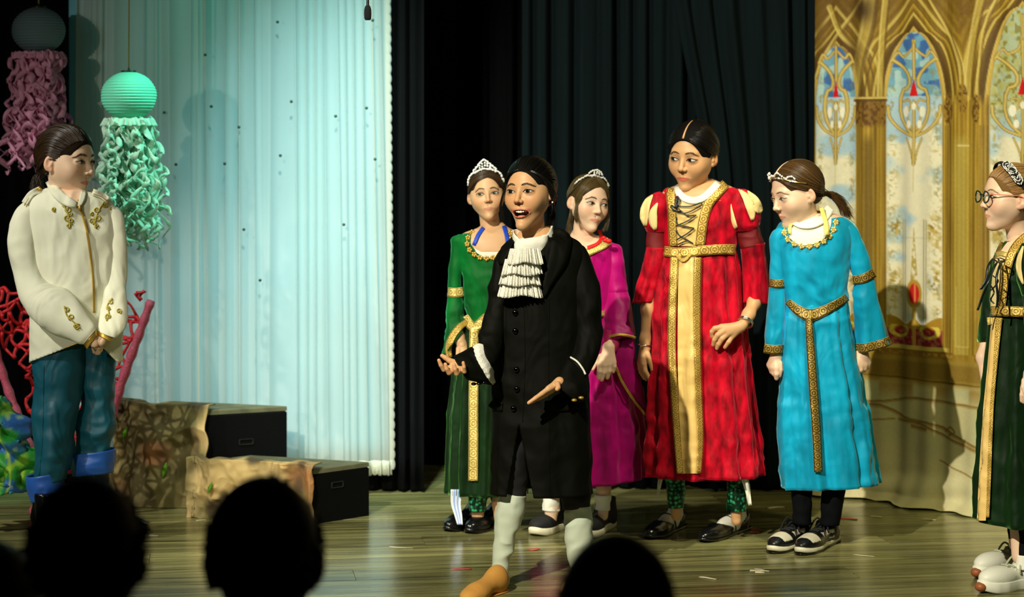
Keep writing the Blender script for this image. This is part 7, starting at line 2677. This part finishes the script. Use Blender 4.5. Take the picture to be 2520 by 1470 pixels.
        g.add('lens', g.hw(V), [[0, 1 + k, 1 + (k + 1) % 24] for k in range(24)], mat('clear_spectacle_lens', (0.9, 0.95, 0.9), rough=0.03, alpha=0.15), parent=gl)
    # leggings and trainers
    cloth(g, 'legging', [(2488, 1240, 2550, 1240, -0.03, 1), (2497, 1310, 2544, 1310, -0.04, 1), (2502, 1375, 2540, 1375, -0.05, 1)], M_NAVYLEG, nu=40, nv=20)
    cloth(g, 'legging', [(2478, 1230, 2540, 1230, 0.12, 1), (2484, 1330, 2526, 1330, 0.12, 1)], M_NAVYLEG, nu=40, nv=16)
    cloth(g, 'white_sock', [(2500, 1365, 2540, 1365, -0.05, 1), (2498, 1400, 2540, 1400, -0.05, 1)], M_WHITE, nu=40, nv=10)
    shoe(g, (2556, 1440), (2412, 1462), 'trainer', w=1.05, hgt=1.15)
    shoe(g, (2530, 1402), (2402, 1426), 'trainer', w=1.05, hgt=1.15)
    g.finish()


girl_right()


# ================================================================== the singer in the black coat
def singer():
    g = Fig('singer in black frock coat and white lace jabot with open arms', 7.1, 1320)
    strand = [dict(n=22, w=0.015, lift=0.075, a=[(0.02, 0.335, 0.345), (0.10, 0.32, 0.335)], b=[(0.26, 0.27, 0.22), (0.28, 0.24, 0.22)], c=[(0.315, 0.21, 0.05), (0.325, 0.19, 0.05)],
                   tail=[(0.352, 0.20, -0.10), (0.362, 0.19, -0.25), (0.355, 0.17, -0.40)], spread=0.014)]
    o = dict(open=0.06, lid=0.027, lid_low=0.022, gaze=(-0.05, 0.06), hairline=0.305, blush=0.45, brow_w=0.016, brow_drop=0.0, w=0.93, ear=0.7,
             ears_out=False,
             sets=strand + pulled_sets(n=80, part=None, gather=(0, -0.46, -0.10), lift=0.075, w=0.016)
             + [dict(n=60, w=0.020, lift=0.17, a=[(-0.16, 0.29, 0.32), (-0.26, 0.2, 0.26), (-0.31, 0.1, 0.12)], b=[(-0.37, 0.0, 0.05), (-0.385, 0.02, -0.02), (-0.385, 0.03, -0.06)],
                     c=[(-0.28, -0.34, -0.12), (-0.30, -0.28, -0.18), (-0.32, -0.22, -0.22)], tail=[(-0.26, -0.30, -0.30), (-0.20, -0.32, -0.42)], spread=0.03)])
    make_head(g, 1302, 474, 170, -26, -3, 2, o, neck=(1312, 612, 0.03), neck_r=(28, 31), skin=SKIN_TAN, hair=srgb(17, 15, 12), iris=srgb(30, 18, 10), lip=srgb(206, 110, 92))
    under_body(g, 1330, 610, 880, [(1290, 930, 0, 44), (1272, 1100, 0, 34)], [(1380, 930, 0, 44), (1405, 1100, 0.03, 34)], r_chest=40, r_hip=42)
    # breeches
    cloth(g, 'breeches_leg', [(1228, 900, 1330, 900, 0.01, 0.9), (1226, 1000, 1318, 1000, 0.01, 0.95), (1226, 1120, 1304, 1120, 0.0, 1), (1228, 1216, 1290, 1224, 0.0, 1)], M_BLACKPLAIN, nu=56, nv=40)
    cloth(g, 'breeches_leg', [(1325, 900, 1436, 900, 0.01, 0.9), (1345, 1000, 1444, 1000, 0.03, 0.95), (1366, 1120, 1450, 1120, 0.05, 1), (1383, 1254, 1453, 1246, 0.06, 1)], M_BLACKPLAIN, nu=56, nv=40)
    # stockings
    cloth(g, 'stocking', [(1227, 1208, 1292, 1220, 0, 1), (1222, 1260, 1288, 1262, 0, 1), (1213, 1320, 1272, 1328, 0, 1), (1212, 1345, 1266, 1348, 0, 1), (1214, 1390, 1256, 1392, 0.0, 1), (1206, 1430, 1252, 1436, 0, 1)], M_SOCKGREY, nu=56, nv=50, wob=0.002, wob_scale=(16, 16, 30))
    cloth(g, 'stocking', [(1386, 1246, 1456, 1244, 0.06, 1), (1390, 1290, 1458, 1290, 0.06, 1), (1394, 1340, 1456, 1340, 0.06, 1), (1404, 1390, 1450, 1390, 0.06, 1), (1410, 1432, 1446, 1432, 0.06, 1)], M_SOCKGREY, nu=56, nv=50, wob=0.002, wob_scale=(16, 16, 30))
    for pts, sf in (([(1214, 1326), (1240, 1340), (1268, 1326), (1276, 1318)], None), ([(1392, 1262), (1424, 1270), (1456, 1262)], None), ([(1394, 1330), (1424, 1336), (1456, 1330)], None)):
        pass
    shoe(g, (1240, 1452), (1140, 1486), 'slipper', w=1.0, hgt=0.9)
    shoe(g, (1436, 1440), (1400, 1476), 'slipper', w=1.0, hgt=0.9)
    yoke(g, [(1284, 560, 1348, 556, 0.04, 0.9), (1262, 592, 1376, 578, 0.03, 0.7), (1240, 622, 1412, 600, 0.01, 0.5)])
    # coat: body cut open in front below the waist
    rows = [(1252, 596, 1392, 578, 0.03, 0.7), (1226, 622, 1428, 598, 0.01, 0.5), (1216, 650, 1444, 640, 0, 0.5), (1216, 720, 1442, 720, 0, 0.55), (1214, 800, 1440, 800, 0, 0.58), (1210, 900, 1446, 900, 0, 0.58),
            (1208, 1000, 1450, 1000, 0, 0.6, 2), (1206, 1100, 1452, 1100, 0, 0.6, 3), (1203, 1214, 1456, 1216, 0, 0.6, 4)]
    V, Q, uv = loft_rows(g, rows, nu=220, nv=150, wob=0.004, wob_scale=(7, 7, 9), folds=((7, 1.0, 0.5, 0.3), (12, 2.0, 0.3, 0.2)), crease=0.009, cs=(7, 7, 9))
    V, Q = cut_front(g, (V, Q), lambda x, y: (y > 1046) & (x > 1276 - (y - 1046) * 0.17) & (x < 1277 + (y - 1046) * 0.20),
                     lambda x, y: (np.where(x < 1277, 1276 - np.maximum(y - 1046, 0) * 0.17, 1277 + np.maximum(y - 1046, 0) * 0.20), y))
    co = g.add('frock_coat', V, Q, M_BLACKCLOTH, uvs=uv, keep='coat')
    co.modifiers.new('thickness', 'SOLIDIFY').thickness = 0.004
    # seams and placket
    for pts in ([(1352, 735), (1350, 900), (1352, 1060), (1353, 1210)], [(1246, 740), (1244, 850), (1238, 960), (1226, 1060), (1220, 1210)], [(1289, 735), (1292, 900), (1286, 1040)]):
        cord(g, 'seam', pts, 0.9, ['coat'], M_BLACKCLOTH, off=0.001, parent=co)
    ribbon(g, 'lapel', [(1362, 566), (1380, 590), (1372, 640), (1350, 690), (1338, 730)], 40, ['coat'], M_BLACKCLOTH, off=0.010, widths=[16, 52, 46, 26, 6], thick=0.005)
    ribbon(g, 'lapel', [(1262, 588), (1244, 615), (1232, 650)], 22, ['coat'], M_BLACKCLOTH, off=0.010, widths=[10, 24, 10], thick=0.005)
    for (x, y) in ((1268, 770), (1268, 815), (1271, 910), (1272, 958), (1264, 1006)):
        c = on_surf(g, ['coat'], [(x, y)], 0.006)[0]
        v, q = ball_vq(c, (g.r(7.2), g.r(4.5), g.r(7.2)), 14, 10)
        g.add('button', v, q, M_BUTTON, parent=co)
    # pocket flaps
    ribbon(g, 'pocket_flap', [(1208, 990), (1222, 1000), (1236, 1002)], 22, ['coat'], M_BLACKCLOTH, off=0.006, parent=co)
    ribbon(g, 'pocket_flap', [(1340, 998), (1390, 1000), (1446, 992)], 24, ['coat'], M_BLACKCLOTH, off=0.006, parent=co)
    # sleeves
    cloth(g, 'coat_sleeve', [(1228, 628, 1244, 622, 0, 1), (1212, 650, 1258, 646, -0.01, 0.9), (1204, 700, 1254, 704, -0.02, 0.9), (1197, 760, 1250, 770, -0.03, 0.9), (1186, 810, 1240, 828, -0.05, 0.9), (1178, 846, 1222, 884, -0.09, 0.9), (1172, 862, 1204, 908, -0.12, 0.9)],
          M_BLACKCLOTH, nu=72, nv=60, wob=0.005, wob_scale=(14, 14, 10), keep='sl')
    cloth(g, 'coat_sleeve', [(1404, 602, 1424, 600, 0, 1), (1396, 622, 1442, 612, 0, 0.9), (1396, 690, 1468, 680, -0.01, 0.9), (1404, 760, 1482, 750, -0.02, 0.9), (1410, 820, 1487, 815, -0.03, 0.9), (1402, 880, 1470, 885, -0.06, 0.9), (1392, 905, 1446, 930, -0.09, 0.9)],
          M_BLACKCLOTH, nu=72, nv=60, wob=0.006, wob_scale=(12, 12, 9), keep='sr')
    # wide turned-back cuffs with lace showing above them
    cloth(g, 'coat_cuff', [(1176, 857, 1214, 940, -0.115, 0.8), (1158, 858, 1204, 944, -0.13, 0.85), (1138, 868, 1180, 944, -0.15, 0.85), (1117, 880, 1152, 934, -0.165, 0.8)], M_BLACKCLOTH, nu=64, nv=24, keep='cl', wob=0.002)
    cloth(g, 'coat_cuff', [(1396, 880, 1449, 922, -0.085, 0.85), (1386, 898, 1450, 952, -0.10, 0.85), (1374, 922, 1446, 978, -0.12, 0.85), (1362, 940, 1424, 992, -0.135, 0.8)], M_BLACKCLOTH, nu=64, nv=24, keep='cr', wob=0.002)
    cloth(g, 'lace_cuff', [(1188, 849, 1216, 922, -0.10, 0.8, 0), (1176, 850, 1216, 938, -0.112, 0.92, 1), (1164, 858, 1210, 944, -0.122, 0.92, 1)], M_LACEW, nu=120, nv=12, folds=((20, 0, 0.6, 0),), keep='lcl')
    cord(g, 'lace_cuff', [(1391, 884), (1400, 879), (1420, 890), (1434, 908), (1441, 922)], 2.6, ['cr', 'sr'], M_LACEW, off=0.006)
    for pts, sf in (([(1166, 944), (1179, 943), (1192, 941)], 'cl'), ([(1396, 988), (1413, 984), (1430, 978)], 'cr')):
        for (x, y) in pts:
            c = on_surf(g, [sf], [(x, y - 2)], 0.002)[0]
            v, q = ball_vq(c + np.array([0, -0.002, -0.004]), (g.r(7), g.r(6), g.r(4)), 12, 8)
            g.add('cuff_button', v, q, M_BUTTON if sf == 'cl' else M_GOLDTRIM)
    limb(g, [(1236, 670, 0.0, 11), (1224, 770, -0.025, 11), (1205, 850, -0.08, 10), (1184, 888, -0.125, 10), (1156, 903, -0.16, 11)], h=0.006)
    limb(g, [(1424, 650, 0.0, 12), (1446, 800, -0.02, 11), (1424, 900, -0.075, 10), (1400, 930, -0.12, 10), (1378, 940, -0.148, 10.5)], h=0.006)
    # left hand: palm up, fingers curled towards the singer's front
    hand(g, (1156, 904, -0.165, 12.5), None, [[(1113, 903, -0.19, 6.6), (1092, 910, -0.205, 5.8), (1085, 899, -0.215, 5.2), (1080, 887, -0.22, 4.4)], [(1120, 908, -0.20, 6.8), (1105, 918, -0.22, 6), (1099, 908, -0.23, 5.2), (1096, 897, -0.232, 4.6)],
                                              [(1130, 910, -0.20, 6.6), (1124, 920, -0.225, 5.8), (1120, 909, -0.235, 5), (1117, 898, -0.236, 4.4)], [(1141, 909, -0.195, 6), (1143, 915, -0.215, 5.2), (1142, 904, -0.225, 4.4), (1140, 893, -0.226, 4)]],
         [(1130, 896, -0.18, 8), (1106, 888, -0.185, 6.8), (1096, 881, -0.187, 6), (1088, 876, -0.188, 5)], h=0.0022)
    hand(g, (1377, 941, -0.15, 11), None, [[(1350, 957, -0.175, 6.6), (1334, 969, -0.185, 6), (1318, 980, -0.195, 5.2), (1301, 992, -0.20, 4.4)], [(1350, 960, -0.160, 6.4), (1336, 972, -0.168, 5.8), (1322, 982, -0.174, 5), (1309, 990, -0.176, 4.3)],
                                           [(1352, 962, -0.145, 6.2), (1339, 973, -0.150, 5.6), (1326, 982, -0.152, 4.8)], [(1356, 963, -0.132, 5.6), (1345, 972, -0.134, 4.8), (1334, 979, -0.134, 4.2)]],
         [(1372, 946, -0.172, 7), (1374, 954, -0.182, 6), (1371, 958, -0.186, 5.4)], h=0.0022)
    # high white collar, tie and lace jabot in four tiers
    rows = [(1262, 566, 1362, 556, 0.015, 0.8, 0), (1260, 585, 1364, 575, 0.01, 0.8, 0.5), (1262, 606, 1362, 596, 0.005, 0.8, 0)]
    V, Q, uv = loft_rows(g, rows, nu=96, nv=14, wob=0.002, wob_scale=(20, 20, 20))
    V, Q = cut_front(g, (V, Q), lambda x, y: (y < 600 - 40 * (np.abs(x - 1306) / 52) ** 2),
                     lambda x, y: (x, np.maximum(558, 600 - 40 * (np.abs(x - 1306) / 52) ** 2)))
    oc = g.add('white_collar', V, Q, M_WHITE, uvs=uv, keep='collar')
    oc.modifiers.new('thickness', 'SOLIDIFY').thickness = 0.003
    cloth(g, 'white_stock', [(1266, 590, 1350, 578, -0.035, 0.55), (1262, 602, 1348, 596, -0.04, 0.55), (1264, 618, 1340, 616, -0.045, 0.5), (1272, 630, 1332, 628, -0.045, 0.5)], M_WHITE, nu=72, nv=20, wob=0.003, wob_scale=(25, 25, 25), keep='stock')
    tiers = [(1246, 1336, 612, 648, 0.10), (1232, 1336, 638, 676, 0.088), (1226, 1334, 664, 702, 0.08), (1224, 1338, 690, 730, 0.072)]
    jab = None
    for k, (x0, x1, y0, y1, dd) in reversed(list(enumerate(tiers))):
        nu, nv = 260, 12
        Vt = []
        for j in range(nv):
            t = j / (nv - 1)
            for i in range(nu):
                u = i / (nu - 1)
                sc_ = 0.80 + 0.20 * t
                x = (x0 + x1) / 2 + (u - 0.5) * (x1 - x0) * sc_ + 1.5 * math.sin(u * 40 + k)
                y = y0 + (y1 - y0) * t + 3 * math.sin(u * 9 + k * 2) * t + 1.8 * abs(math.sin(u * 48 + k)) * (t > 0.95)
                dep = -0.085 - 0.012 * (3 - k) * 0.4 - 0.014 * t - 0.030 * (1 - (2 * u - 1) ** 2) + (0.002 + 0.0045 * t) * (math.sin(u * 74 + 3 * math.sin(u * 9 + k)) + 0.5 * math.sin(u * 131 + k * 3))
                Vt.append(g.p(x, y, dep))
        ob = g.add('lace_tier', np.array(Vt), grid_quads(nv, nu, False), M_LACEW, parent=jab)
        if jab is None:
            jab = ob
            ob.name = 'lace_jabot'
        ob.modifiers.new('thickness', 'SOLIDIFY').thickness = 0.0015
    # earrings
    b = Bag()
    for s in (-1, 1):
        v, q = ball_vq(g.hw((s * 0.372, 0.0, -0.15)), g.r(2.4), 8, 6)
        b.add(v, q)
    g.bag('earrings', b, M_RHINE)
    g.finish()


singer()


# ================================================================== the person in the white jacket
def prince():
    g = Fig('person in ivory gold-embroidered jacket and teal trousers standing at the left', 7.85, 165)
    o = dict(lid=0.026, lid_low=0.018, gaze=(-0.1, 0), hairline=0.265, face_w=0.36, blush=0.5, mouth_w=0.098, brow_w=0.018, w=0.98, ear=1.05,
             sets=pulled_sets(n=80, part=None, gather=(0, -0.44, -0.16), lift=0.06, w=0.02, tail=[(0.0, -0.50, -0.22), (0.02, -0.52, -0.34), (0.03, -0.47, -0.46)], spread=0.05, wave=0.02))
    make_head(g, 168, 398, 174, 64, 3, -2, o, neck=(160, 515, 0.04), neck_r=(32, 36), skin=SKIN_FAIR, hair=srgb(44, 30, 15), iris=srgb(40, 30, 18), lip=srgb(196, 112, 96))
    under_body(g, 175, 510, 800, [(142, 860, -0.01, 34), (136, 1050, -0.03, 28), (124, 1200, -0.06, 20), (114, 1320, -0.06, 18)], [(240, 860, 0.03, 32), (238, 1050, 0.03, 26), (236, 1150, 0.03, 20), (236, 1280, 0.03, 17)], r_chest=40, r_hip=30)
    # trousers, turn-ups, boots
    cloth(g, 'trouser_leg', [(84, 800, 212, 810, -0.02, 0.8, 0), (78, 890, 208, 890, -0.02, 0.85, 1), (84, 980, 196, 980, -0.03, 0.9, 2), (84, 1070, 184, 1075, -0.05, 0.95, 4), (82, 1130, 176, 1132, -0.06, 0.95, 3), (80, 1190, 166, 1180, -0.06, 0.95, 1)],
          M_BLUEPANT, nu=90, nv=60, folds=((3, 0.5, 0.5, 3.0), (5, 1, 0.4, -4.0)), wob=0.006, wob_scale=(10, 10, 14), keep='tl', crease=0.014, cs=(8, 8, 12))
    cloth(g, 'trouser_leg', [(186, 800, 292, 790, 0.03, 0.8, 0), (190, 890, 288, 890, 0.03, 0.85, 1), (196, 980, 284, 980, 0.03, 0.9, 2), (190, 1060, 280, 1060, 0.03, 0.95, 3), (184, 1130, 278, 1126, 0.03, 0.95, 2)],
          M_BLUEPANT, nu=90, nv=60, folds=((3, 1.5, 0.5, 3.0),), wob=0.006, wob_scale=(10, 10, 14), keep='tr', crease=0.012, cs=(8, 8, 12), seed=3)
    cord(g, 'side_seam', [(108, 900), (106, 1000), (104, 1080), (96, 1180)], 1.4, ['tl'], M_BLUEPANT, off=0.001)
    cloth(g, 'turn_up', [(68, 1172, 160, 1158, -0.06, 1.0), (68, 1200, 161, 1190, -0.06, 1.0), (72, 1236, 160, 1222, -0.06, 0.98)], M_BLUECUFF, nu=64, nv=16)
    cloth(g, 'turn_up', [(174, 1116, 282, 1104, 0.03, 1.0), (176, 1140, 283, 1132, 0.03, 1.0), (182, 1170, 282, 1160, 0.03, 0.98)], M_BLUECUFF, nu=64, nv=16)
    cloth(g, 'boot_shaft', [(80, 1205, 156, 1205, -0.06, 1), (76, 1245, 152, 1245, -0.06, 1, 2), (78, 1280, 150, 1280, -0.07, 1, 1), (80, 1330, 148, 1330, -0.07, 1)], M_BLACKSHINE, nu=48, nv=24, folds=((4, 0, 0.5, 6),))
    cloth(g, 'boot_shaft', [(194, 1150, 276, 1150, 0.03, 1), (198, 1220, 276, 1220, 0.03, 1, 2), (204, 1285, 272, 1285, 0.03, 1)], M_BLACKSHINE, nu=48, nv=24, folds=((4, 1, 0.5, 6),))
    shoe(g, (94, 1352), (196, 1368), 'boot', w=1.05)
    shoe(g, (212, 1300), (366, 1316), 'boot', w=1.05)
    # jacket
    yoke(g, [(132, 446, 204, 460, 0.03, 0.95), (116, 462, 222, 472, 0.02, 0.72), (84, 486, 258, 488, 0.0, 0.5)])
    rows = [(112, 462, 226, 472, 0.02, 0.75), (78, 484, 262, 486, 0.0, 0.52), (54, 516, 284, 514, 0, 0.5), (56, 580, 290, 580, -0.01, 0.52), (66, 660, 292, 660, -0.02, 0.55), (72, 740, 296, 740, -0.02, 0.6), (72, 820, 298, 820, -0.02, 0.62, 1), (72, 892, 300, 890, -0.02, 0.62, 1.5)]
    V, Q, uv = loft_rows(g, rows, nu=200, nv=120, wob=0.006, wob_scale=(8, 8, 6), folds=((6, 0.5, 0.4, 1.2),), crease=0.014, cs=(7, 7, 5))
    V, Q = cut_front(g, (V, Q), lambda x, y: (y > 832 + np.where(x < 228, (228 - x) * 0.38, (x - 228) * 0.95)),
                     lambda x, y: (x, np.minimum(892, 832 + np.where(x < 228, (228 - x) * 0.38, (x - 228) * 0.95))))
    jk = g.add('jacket', V, Q, M_IVORY, uvs=uv, keep='jacket')
    jk.modifiers.new('thickness', 'SOLIDIFY').thickness = 0.005
    ribbon(g, 'hem_piping', [(76, 892), (110, 884), (150, 864), (190, 846), (228, 834)], 4, ['jacket'], M_GOLDTRIM, off=0.004)
    # collar stands up and opens
    for pts, w in (([(122, 446), (140, 476), (166, 496), (190, 506)], 26), ([(206, 470), (202, 490), (194, 508)], 14)):
        ribbon(g, 'collar', pts, w, ['jacket'], M_IVORY, off=0.014, thick=0.006, widths=[w * 0.8, w, w * 0.9, w * 0.5])
    patch(g, 'neck', [(464, 138, 206), (490, 150, 200), (508, 176, 196)], ['jacket'], None, skin=True, off=0.008)
    # sleeves
    cloth(g, 'sleeve', [(60, 496, 82, 490, -0.01, 1), (36, 524, 98, 516, -0.02, 0.9), (22, 580, 104, 585, -0.03, 0.9), (26, 650, 110, 650, -0.05, 0.9), (40, 715, 122, 690, -0.08, 0.9), (76, 775, 164, 715, -0.12, 0.85), (132, 822, 202, 752, -0.16, 0.8), (186, 846, 232, 792, -0.18, 0.75), (206, 850, 238, 812, -0.185, 0.75)],
          M_IVORY, nu=100, nv=100, wob=0.006, wob_scale=(10, 10, 8), keep='sl', crease=0.013, cs=(8, 8, 8))
    cloth(g, 'sleeve', [(262, 496, 278, 500, 0, 1), (252, 524, 304, 530, -0.01, 0.9), (254, 600, 310, 600, -0.02, 0.9), (254, 680, 312, 682, -0.04, 0.9), (252, 735, 312, 745, -0.08, 0.9), (244, 785, 308, 805, -0.13, 0.8), (240, 812, 286, 832, -0.16, 0.75)],
          M_IVORY, nu=100, nv=90, wob=0.005, wob_scale=(10, 10, 8), keep='sr', crease=0.012, cs=(8, 8, 8), seed=4)
    cloth(g, 'cuff_lining', [(206, 848, 238, 814, -0.184, 0.7), (214, 860, 240, 826, -0.186, 0.6)], M_GOLDTRIM, nu=48, nv=6)
    cloth(g, 'cuff_lining', [(240, 812, 284, 832, -0.158, 0.75), (240, 824, 280, 842, -0.165, 0.65)], M_GOLDTRIM, nu=48, nv=6)
    limb(g, [(64, 560, -0.025, 18), (72, 680, -0.06, 17), (150, 776, -0.13, 14), (218, 828, -0.178, 11), (232, 846, -0.183, 11)], h=0.006)
    limb(g, [(280, 560, -0.01, 16), (283, 690, -0.04, 14), (272, 790, -0.12, 11), (248, 842, -0.172, 11)], h=0.006)
    # folded hands tucked under the cuffs
    hand(g, (236, 838, -0.160, 10), None, [[(236, 852, -0.140, 6), (238, 862, -0.130, 5.2), (238, 870, -0.120, 4.6)], [(242, 852, -0.145, 6), (244, 862, -0.135, 5.2), (243, 870, -0.125, 4.6)], [(230, 850, -0.130, 6), (231, 860, -0.120, 5.2), (232, 867, -0.115, 4.6)], [(247, 848, -0.140, 5.5), (249, 857, -0.135, 4.8), (249, 863, -0.125, 4.2)]],
         [(230, 846, -0.155, 6), (236, 854, -0.160, 5.4), (243, 857, -0.160, 4.8)], h=0.003)
    # zipper, epaulettes, embroidery
    ribbon(g, 'zipper', [(192, 492), (200, 520), (214, 570), (224, 640), (230, 700), (232, 770)], 6, ['jacket'], M_GOLDTRIM, off=0.010)
    b = Bag()
    c = on_surf(g, ['jacket'], [(196, 512)], 0.016)[0]
    b.add(*ball_vq(c, (g.r(4), g.r(3), g.r(8)), 10, 8))
    g.bag('zip_pull', b, M_GOLDTRIM)
    for pts in ([(98, 466), (76, 478), (60, 500)], [(228, 472), (250, 480), (268, 494)]):
        ribbon(g, 'epaulette', pts, 15, ['jacket', 'sl', 'sr'], M_IVORY, off=0.010, thick=0.004)
        for off_ in (-7, 7):
            cord(g, 'epaulette_braid', [(x, y + off_ * 0.8) for x, y in pts], 1.8, ['jacket', 'sl', 'sr'], M_GOLDTRIM, off=0.012)
        bb = Bag()
        cc = on_surf(g, ['jacket', 'sl', 'sr'], [pts[0]], 0.016)[0]
        bb.add(*ball_vq(cc, g.r(4.5), 10, 8))
        g.bag('epaulette_button', bb, M_GOLDTRIM)
    M_EMB = mat('gold_embroidery_thread', srgb(176, 160, 62), rough=0.45, metal=0.35)
    for x0, sgn in ((166, 1), (240, -1)):
        it = [np.array([(x0 - sgn * 16, 498), (x0 - sgn * 6, 512), (x0 + sgn * 2, 530), (x0 + sgn * 6, 548), (x0 + sgn * 4, 562)], float)]
        it += [curl_pts(x0 + sgn * 8, 536, 9, 0 if sgn > 0 else math.pi, 1.2, sgn), curl_pts(x0 - sgn * 6, 516, 8, math.pi if sgn > 0 else 0, 1.2, -sgn), curl_pts(x0 + sgn * 12, 552, 8, 1.2, 1.2, sgn),
               curl_pts(x0 + sgn * 2, 562, 6, 1.57, 1.1, -sgn), curl_pts(x0 - sgn * 14, 500, 7, 3.9, 1.2, sgn), curl_pts(x0 + sgn * 10, 524, 5, 5.5, 1.1, sgn), curl_pts(x0 - sgn * 34 + 4, 520, 6, 1.0, 1.2, sgn)]
        scrolls(g, 'embroidery', it, ['jacket'], M_EMB, 1.9)
    for (x0, y0, sgn, sf) in ((176, 780, 1, 'sl'), (268, 765, -1, 'sr')):
        if sf == 'sl':
            it = [np.array([(158, 754), (164, 776), (178, 790), (198, 808)], float), curl_pts(158, 760, 7, 3.6, 1.2, 1), curl_pts(196, 800, 8, 5.6, 1.3, -1), curl_pts(172, 788, 8, 2.0, 1.2, 1), curl_pts(184, 796, 6, 4.6, 1.2, 1)]
        else:
            it = [np.array([(276, 734), (264, 752), (268, 772), (262, 790)], float), curl_pts(278, 738, 7, 5.4, 1.2, -1), curl_pts(262, 786, 8, 2.2, 1.3, 1), curl_pts(272, 760, 6, 0.4, 1.2, 1), curl_pts(296, 772, 7, 1.0, 1.2, -1)]
        scrolls(g, 'embroidery', it, [sf], M_EMB, 1.8)
    g.finish()


prince()


# ================================================================== the dark heads of the audience
M_DARKHAIR = mat('dark_audience_hair', (0.012, 0.011, 0.010), rough=0.6, vcol=False, bump=0.6, bump_scale=60)


def watcher(px, top, wpx, D, label, style, seed):
    floor_z = -0.45
    g = Fig(label, D, px, group='audience seen from behind', base=(P(px, HORIZON, D)[0], D, floor_z))
    s = wpx / 290.0
    k = D / F
    R = wpx / 2 * k
    topz = P(px, top, D)[2]
    hc = np.array([g.base[0], D, topz - R * 1.22])
    f = Field()
    f.ell(hc + [0, -0.0, 0.012], (R * 0.94, R * 1.15, R * 1.16))
    f.ell(hc + [0, 0.05, -R * 0.55], (R * 0.74, R * 0.85, R * 0.85), k=0.04)
    for sg in (-1, 1):
        f.ell(hc + [sg * R * 0.97, 0.0, -R * 0.15], (R * 0.12, R * 0.28, R * 0.36), k=0.012)
    f.cone(hc + [0, -0.01, -R * 0.8], hc + [0, -0.03, -R * 2.0], R * 0.50, R * 0.56, k=0.04)
    V, Q = polygonize(f, hc - R * 2.6, hc + R * 1.6, 0.006)
    g.body.add(V, Q, np.array(srgb(150, 110, 80)))
    # trunk, arms and legs
    sh = hc[2] - R * 2.25
    f = Field()
    hip = floor_z + (sh - floor_z) * 0.52
    f.ell((hc[0], D - 0.03, (sh + hip) / 2), (R * 1.3, R * 0.95, (sh - hip) / 2 + 0.05))
    for sg in (-1, 1):
        f.cone((hc[0] + sg * R * 1.2, D - 0.03, sh - 0.03), (hc[0] + sg * R * 1.4, D - 0.02, (sh + hip) / 2), 0.05, 0.04, k=0.05)
        f.cone((hc[0] + sg * R * 1.4, D - 0.02, (sh + hip) / 2), (hc[0] + sg * R * 1.3, D + 0.08, hip), 0.04, 0.03, k=0.03)
        f.cone((hc[0] + sg * R * 0.7, D - 0.03, hip), (hc[0] + sg * R * 0.75, D - 0.02, floor_z + 0.05), 0.08, 0.05, k=0.06)
        f.ell((hc[0] + sg * R * 0.78, D + 0.03, floor_z + 0.035), (0.045, 0.11, 0.035), k=0.02)
    V, Q = polygonize(f, (hc[0] - 0.4, D - 0.35, floor_z - 0.02), (hc[0] + 0.4, D + 0.35, sh + 0.15), 0.013)
    V[:, 2] = np.maximum(V[:, 2], floor_z + 0.001)
    g.add('dark_clothes', V, Q, mat('dark_audience_clothes', (0.012, 0.012, 0.014), rough=0.85))
    # hair
    rnd = random.Random(seed)
    b = Bag()
    f = Field()
    f.ell(hc + [0, -0.02, 0.02], (R * 0.99, R * 1.2, R * 1.2))
    f.ell(hc + [0, R * 1.35, -R * 0.6], (R * 0.95, R * 0.9, R * 1.1), k=0.03, mode='s')
    f.box(hc + [0, 0, -R * 1.75], (R * 3, R * 3, R * 0.75), 0.01, k=0.02, mode='s')
    V, Q = polygonize(f, hc - R * 1.9, hc + R * 1.7, 0.006)
    b.add(V, Q)
    nl = 520 if style != 'smooth' else 240
    for i in range(nl):
        th, ph = rnd.uniform(0, 2 * math.pi), math.acos(rnd.uniform(-0.45, 1))
        d = np.array([math.sin(ph) * math.cos(th), math.sin(ph) * math.sin(th), math.cos(ph)])
        if d[1] > 0.55 and d[2] < 0.5:
            continue
        p0 = hc + d * np.array([R * 0.98, R * 1.18, R * 1.2])
        down = np.array([d[0] * 0.3, d[1] * 0.3 - 0.1, -1.0]) if style == 'smooth' else d * (0.9 if style == 'spiky' else 0.5) + np.array([rnd.gauss(0, 0.5), rnd.gauss(0, 0.5), rnd.gauss(0.2, 0.5)])
        L_ = R * (rnd.uniform(0.25, 0.55) if style != 'smooth' else rnd.uniform(0.4, 0.7)) * (0.30 + 1.0 * (style == 'spiky') * max(0, d[2] - 0.6) * (i % 3 == 0))
        tgt = p0 + unit(down) * L_ * (0.55 if style != 'spiky' else 0.75)
        if style == 'smooth':
            q = (tgt - hc) / np.array([R * 1.0, R * 1.2, R * 1.22])
            tgt = hc + unit(q) * np.array([R * 1.0, R * 1.2, R * 1.22])
        mid = (p0 + tgt) / 2 + d * R * (0.05 if style != 'curly' else 0.12)
        b.add(*tube_vq(catmull([p0 - d * 0.006, mid, tgt], 6), np.linspace(0.008, 0.0025, 6), 5))
    g.bag('hair', b, M_DARKHAIR)
    g.finish()


watcher(650, 1196, 276, 3.6, 'spiky-haired dark head of a watcher below the stage blocks', 'spiky', 1)
watcher(1517, 1340, 292, 3.2, 'round smooth dark head of a watcher before the grey stockings', 'smooth', 2)
watcher(214, 1200, 272, 3.2, 'dark head of a watcher covering the boots at the left', 'curly', 3)
watcher(-34, 1352, 290, 3.6, 'dark head of a watcher cut off by the left edge', 'curly', 4)
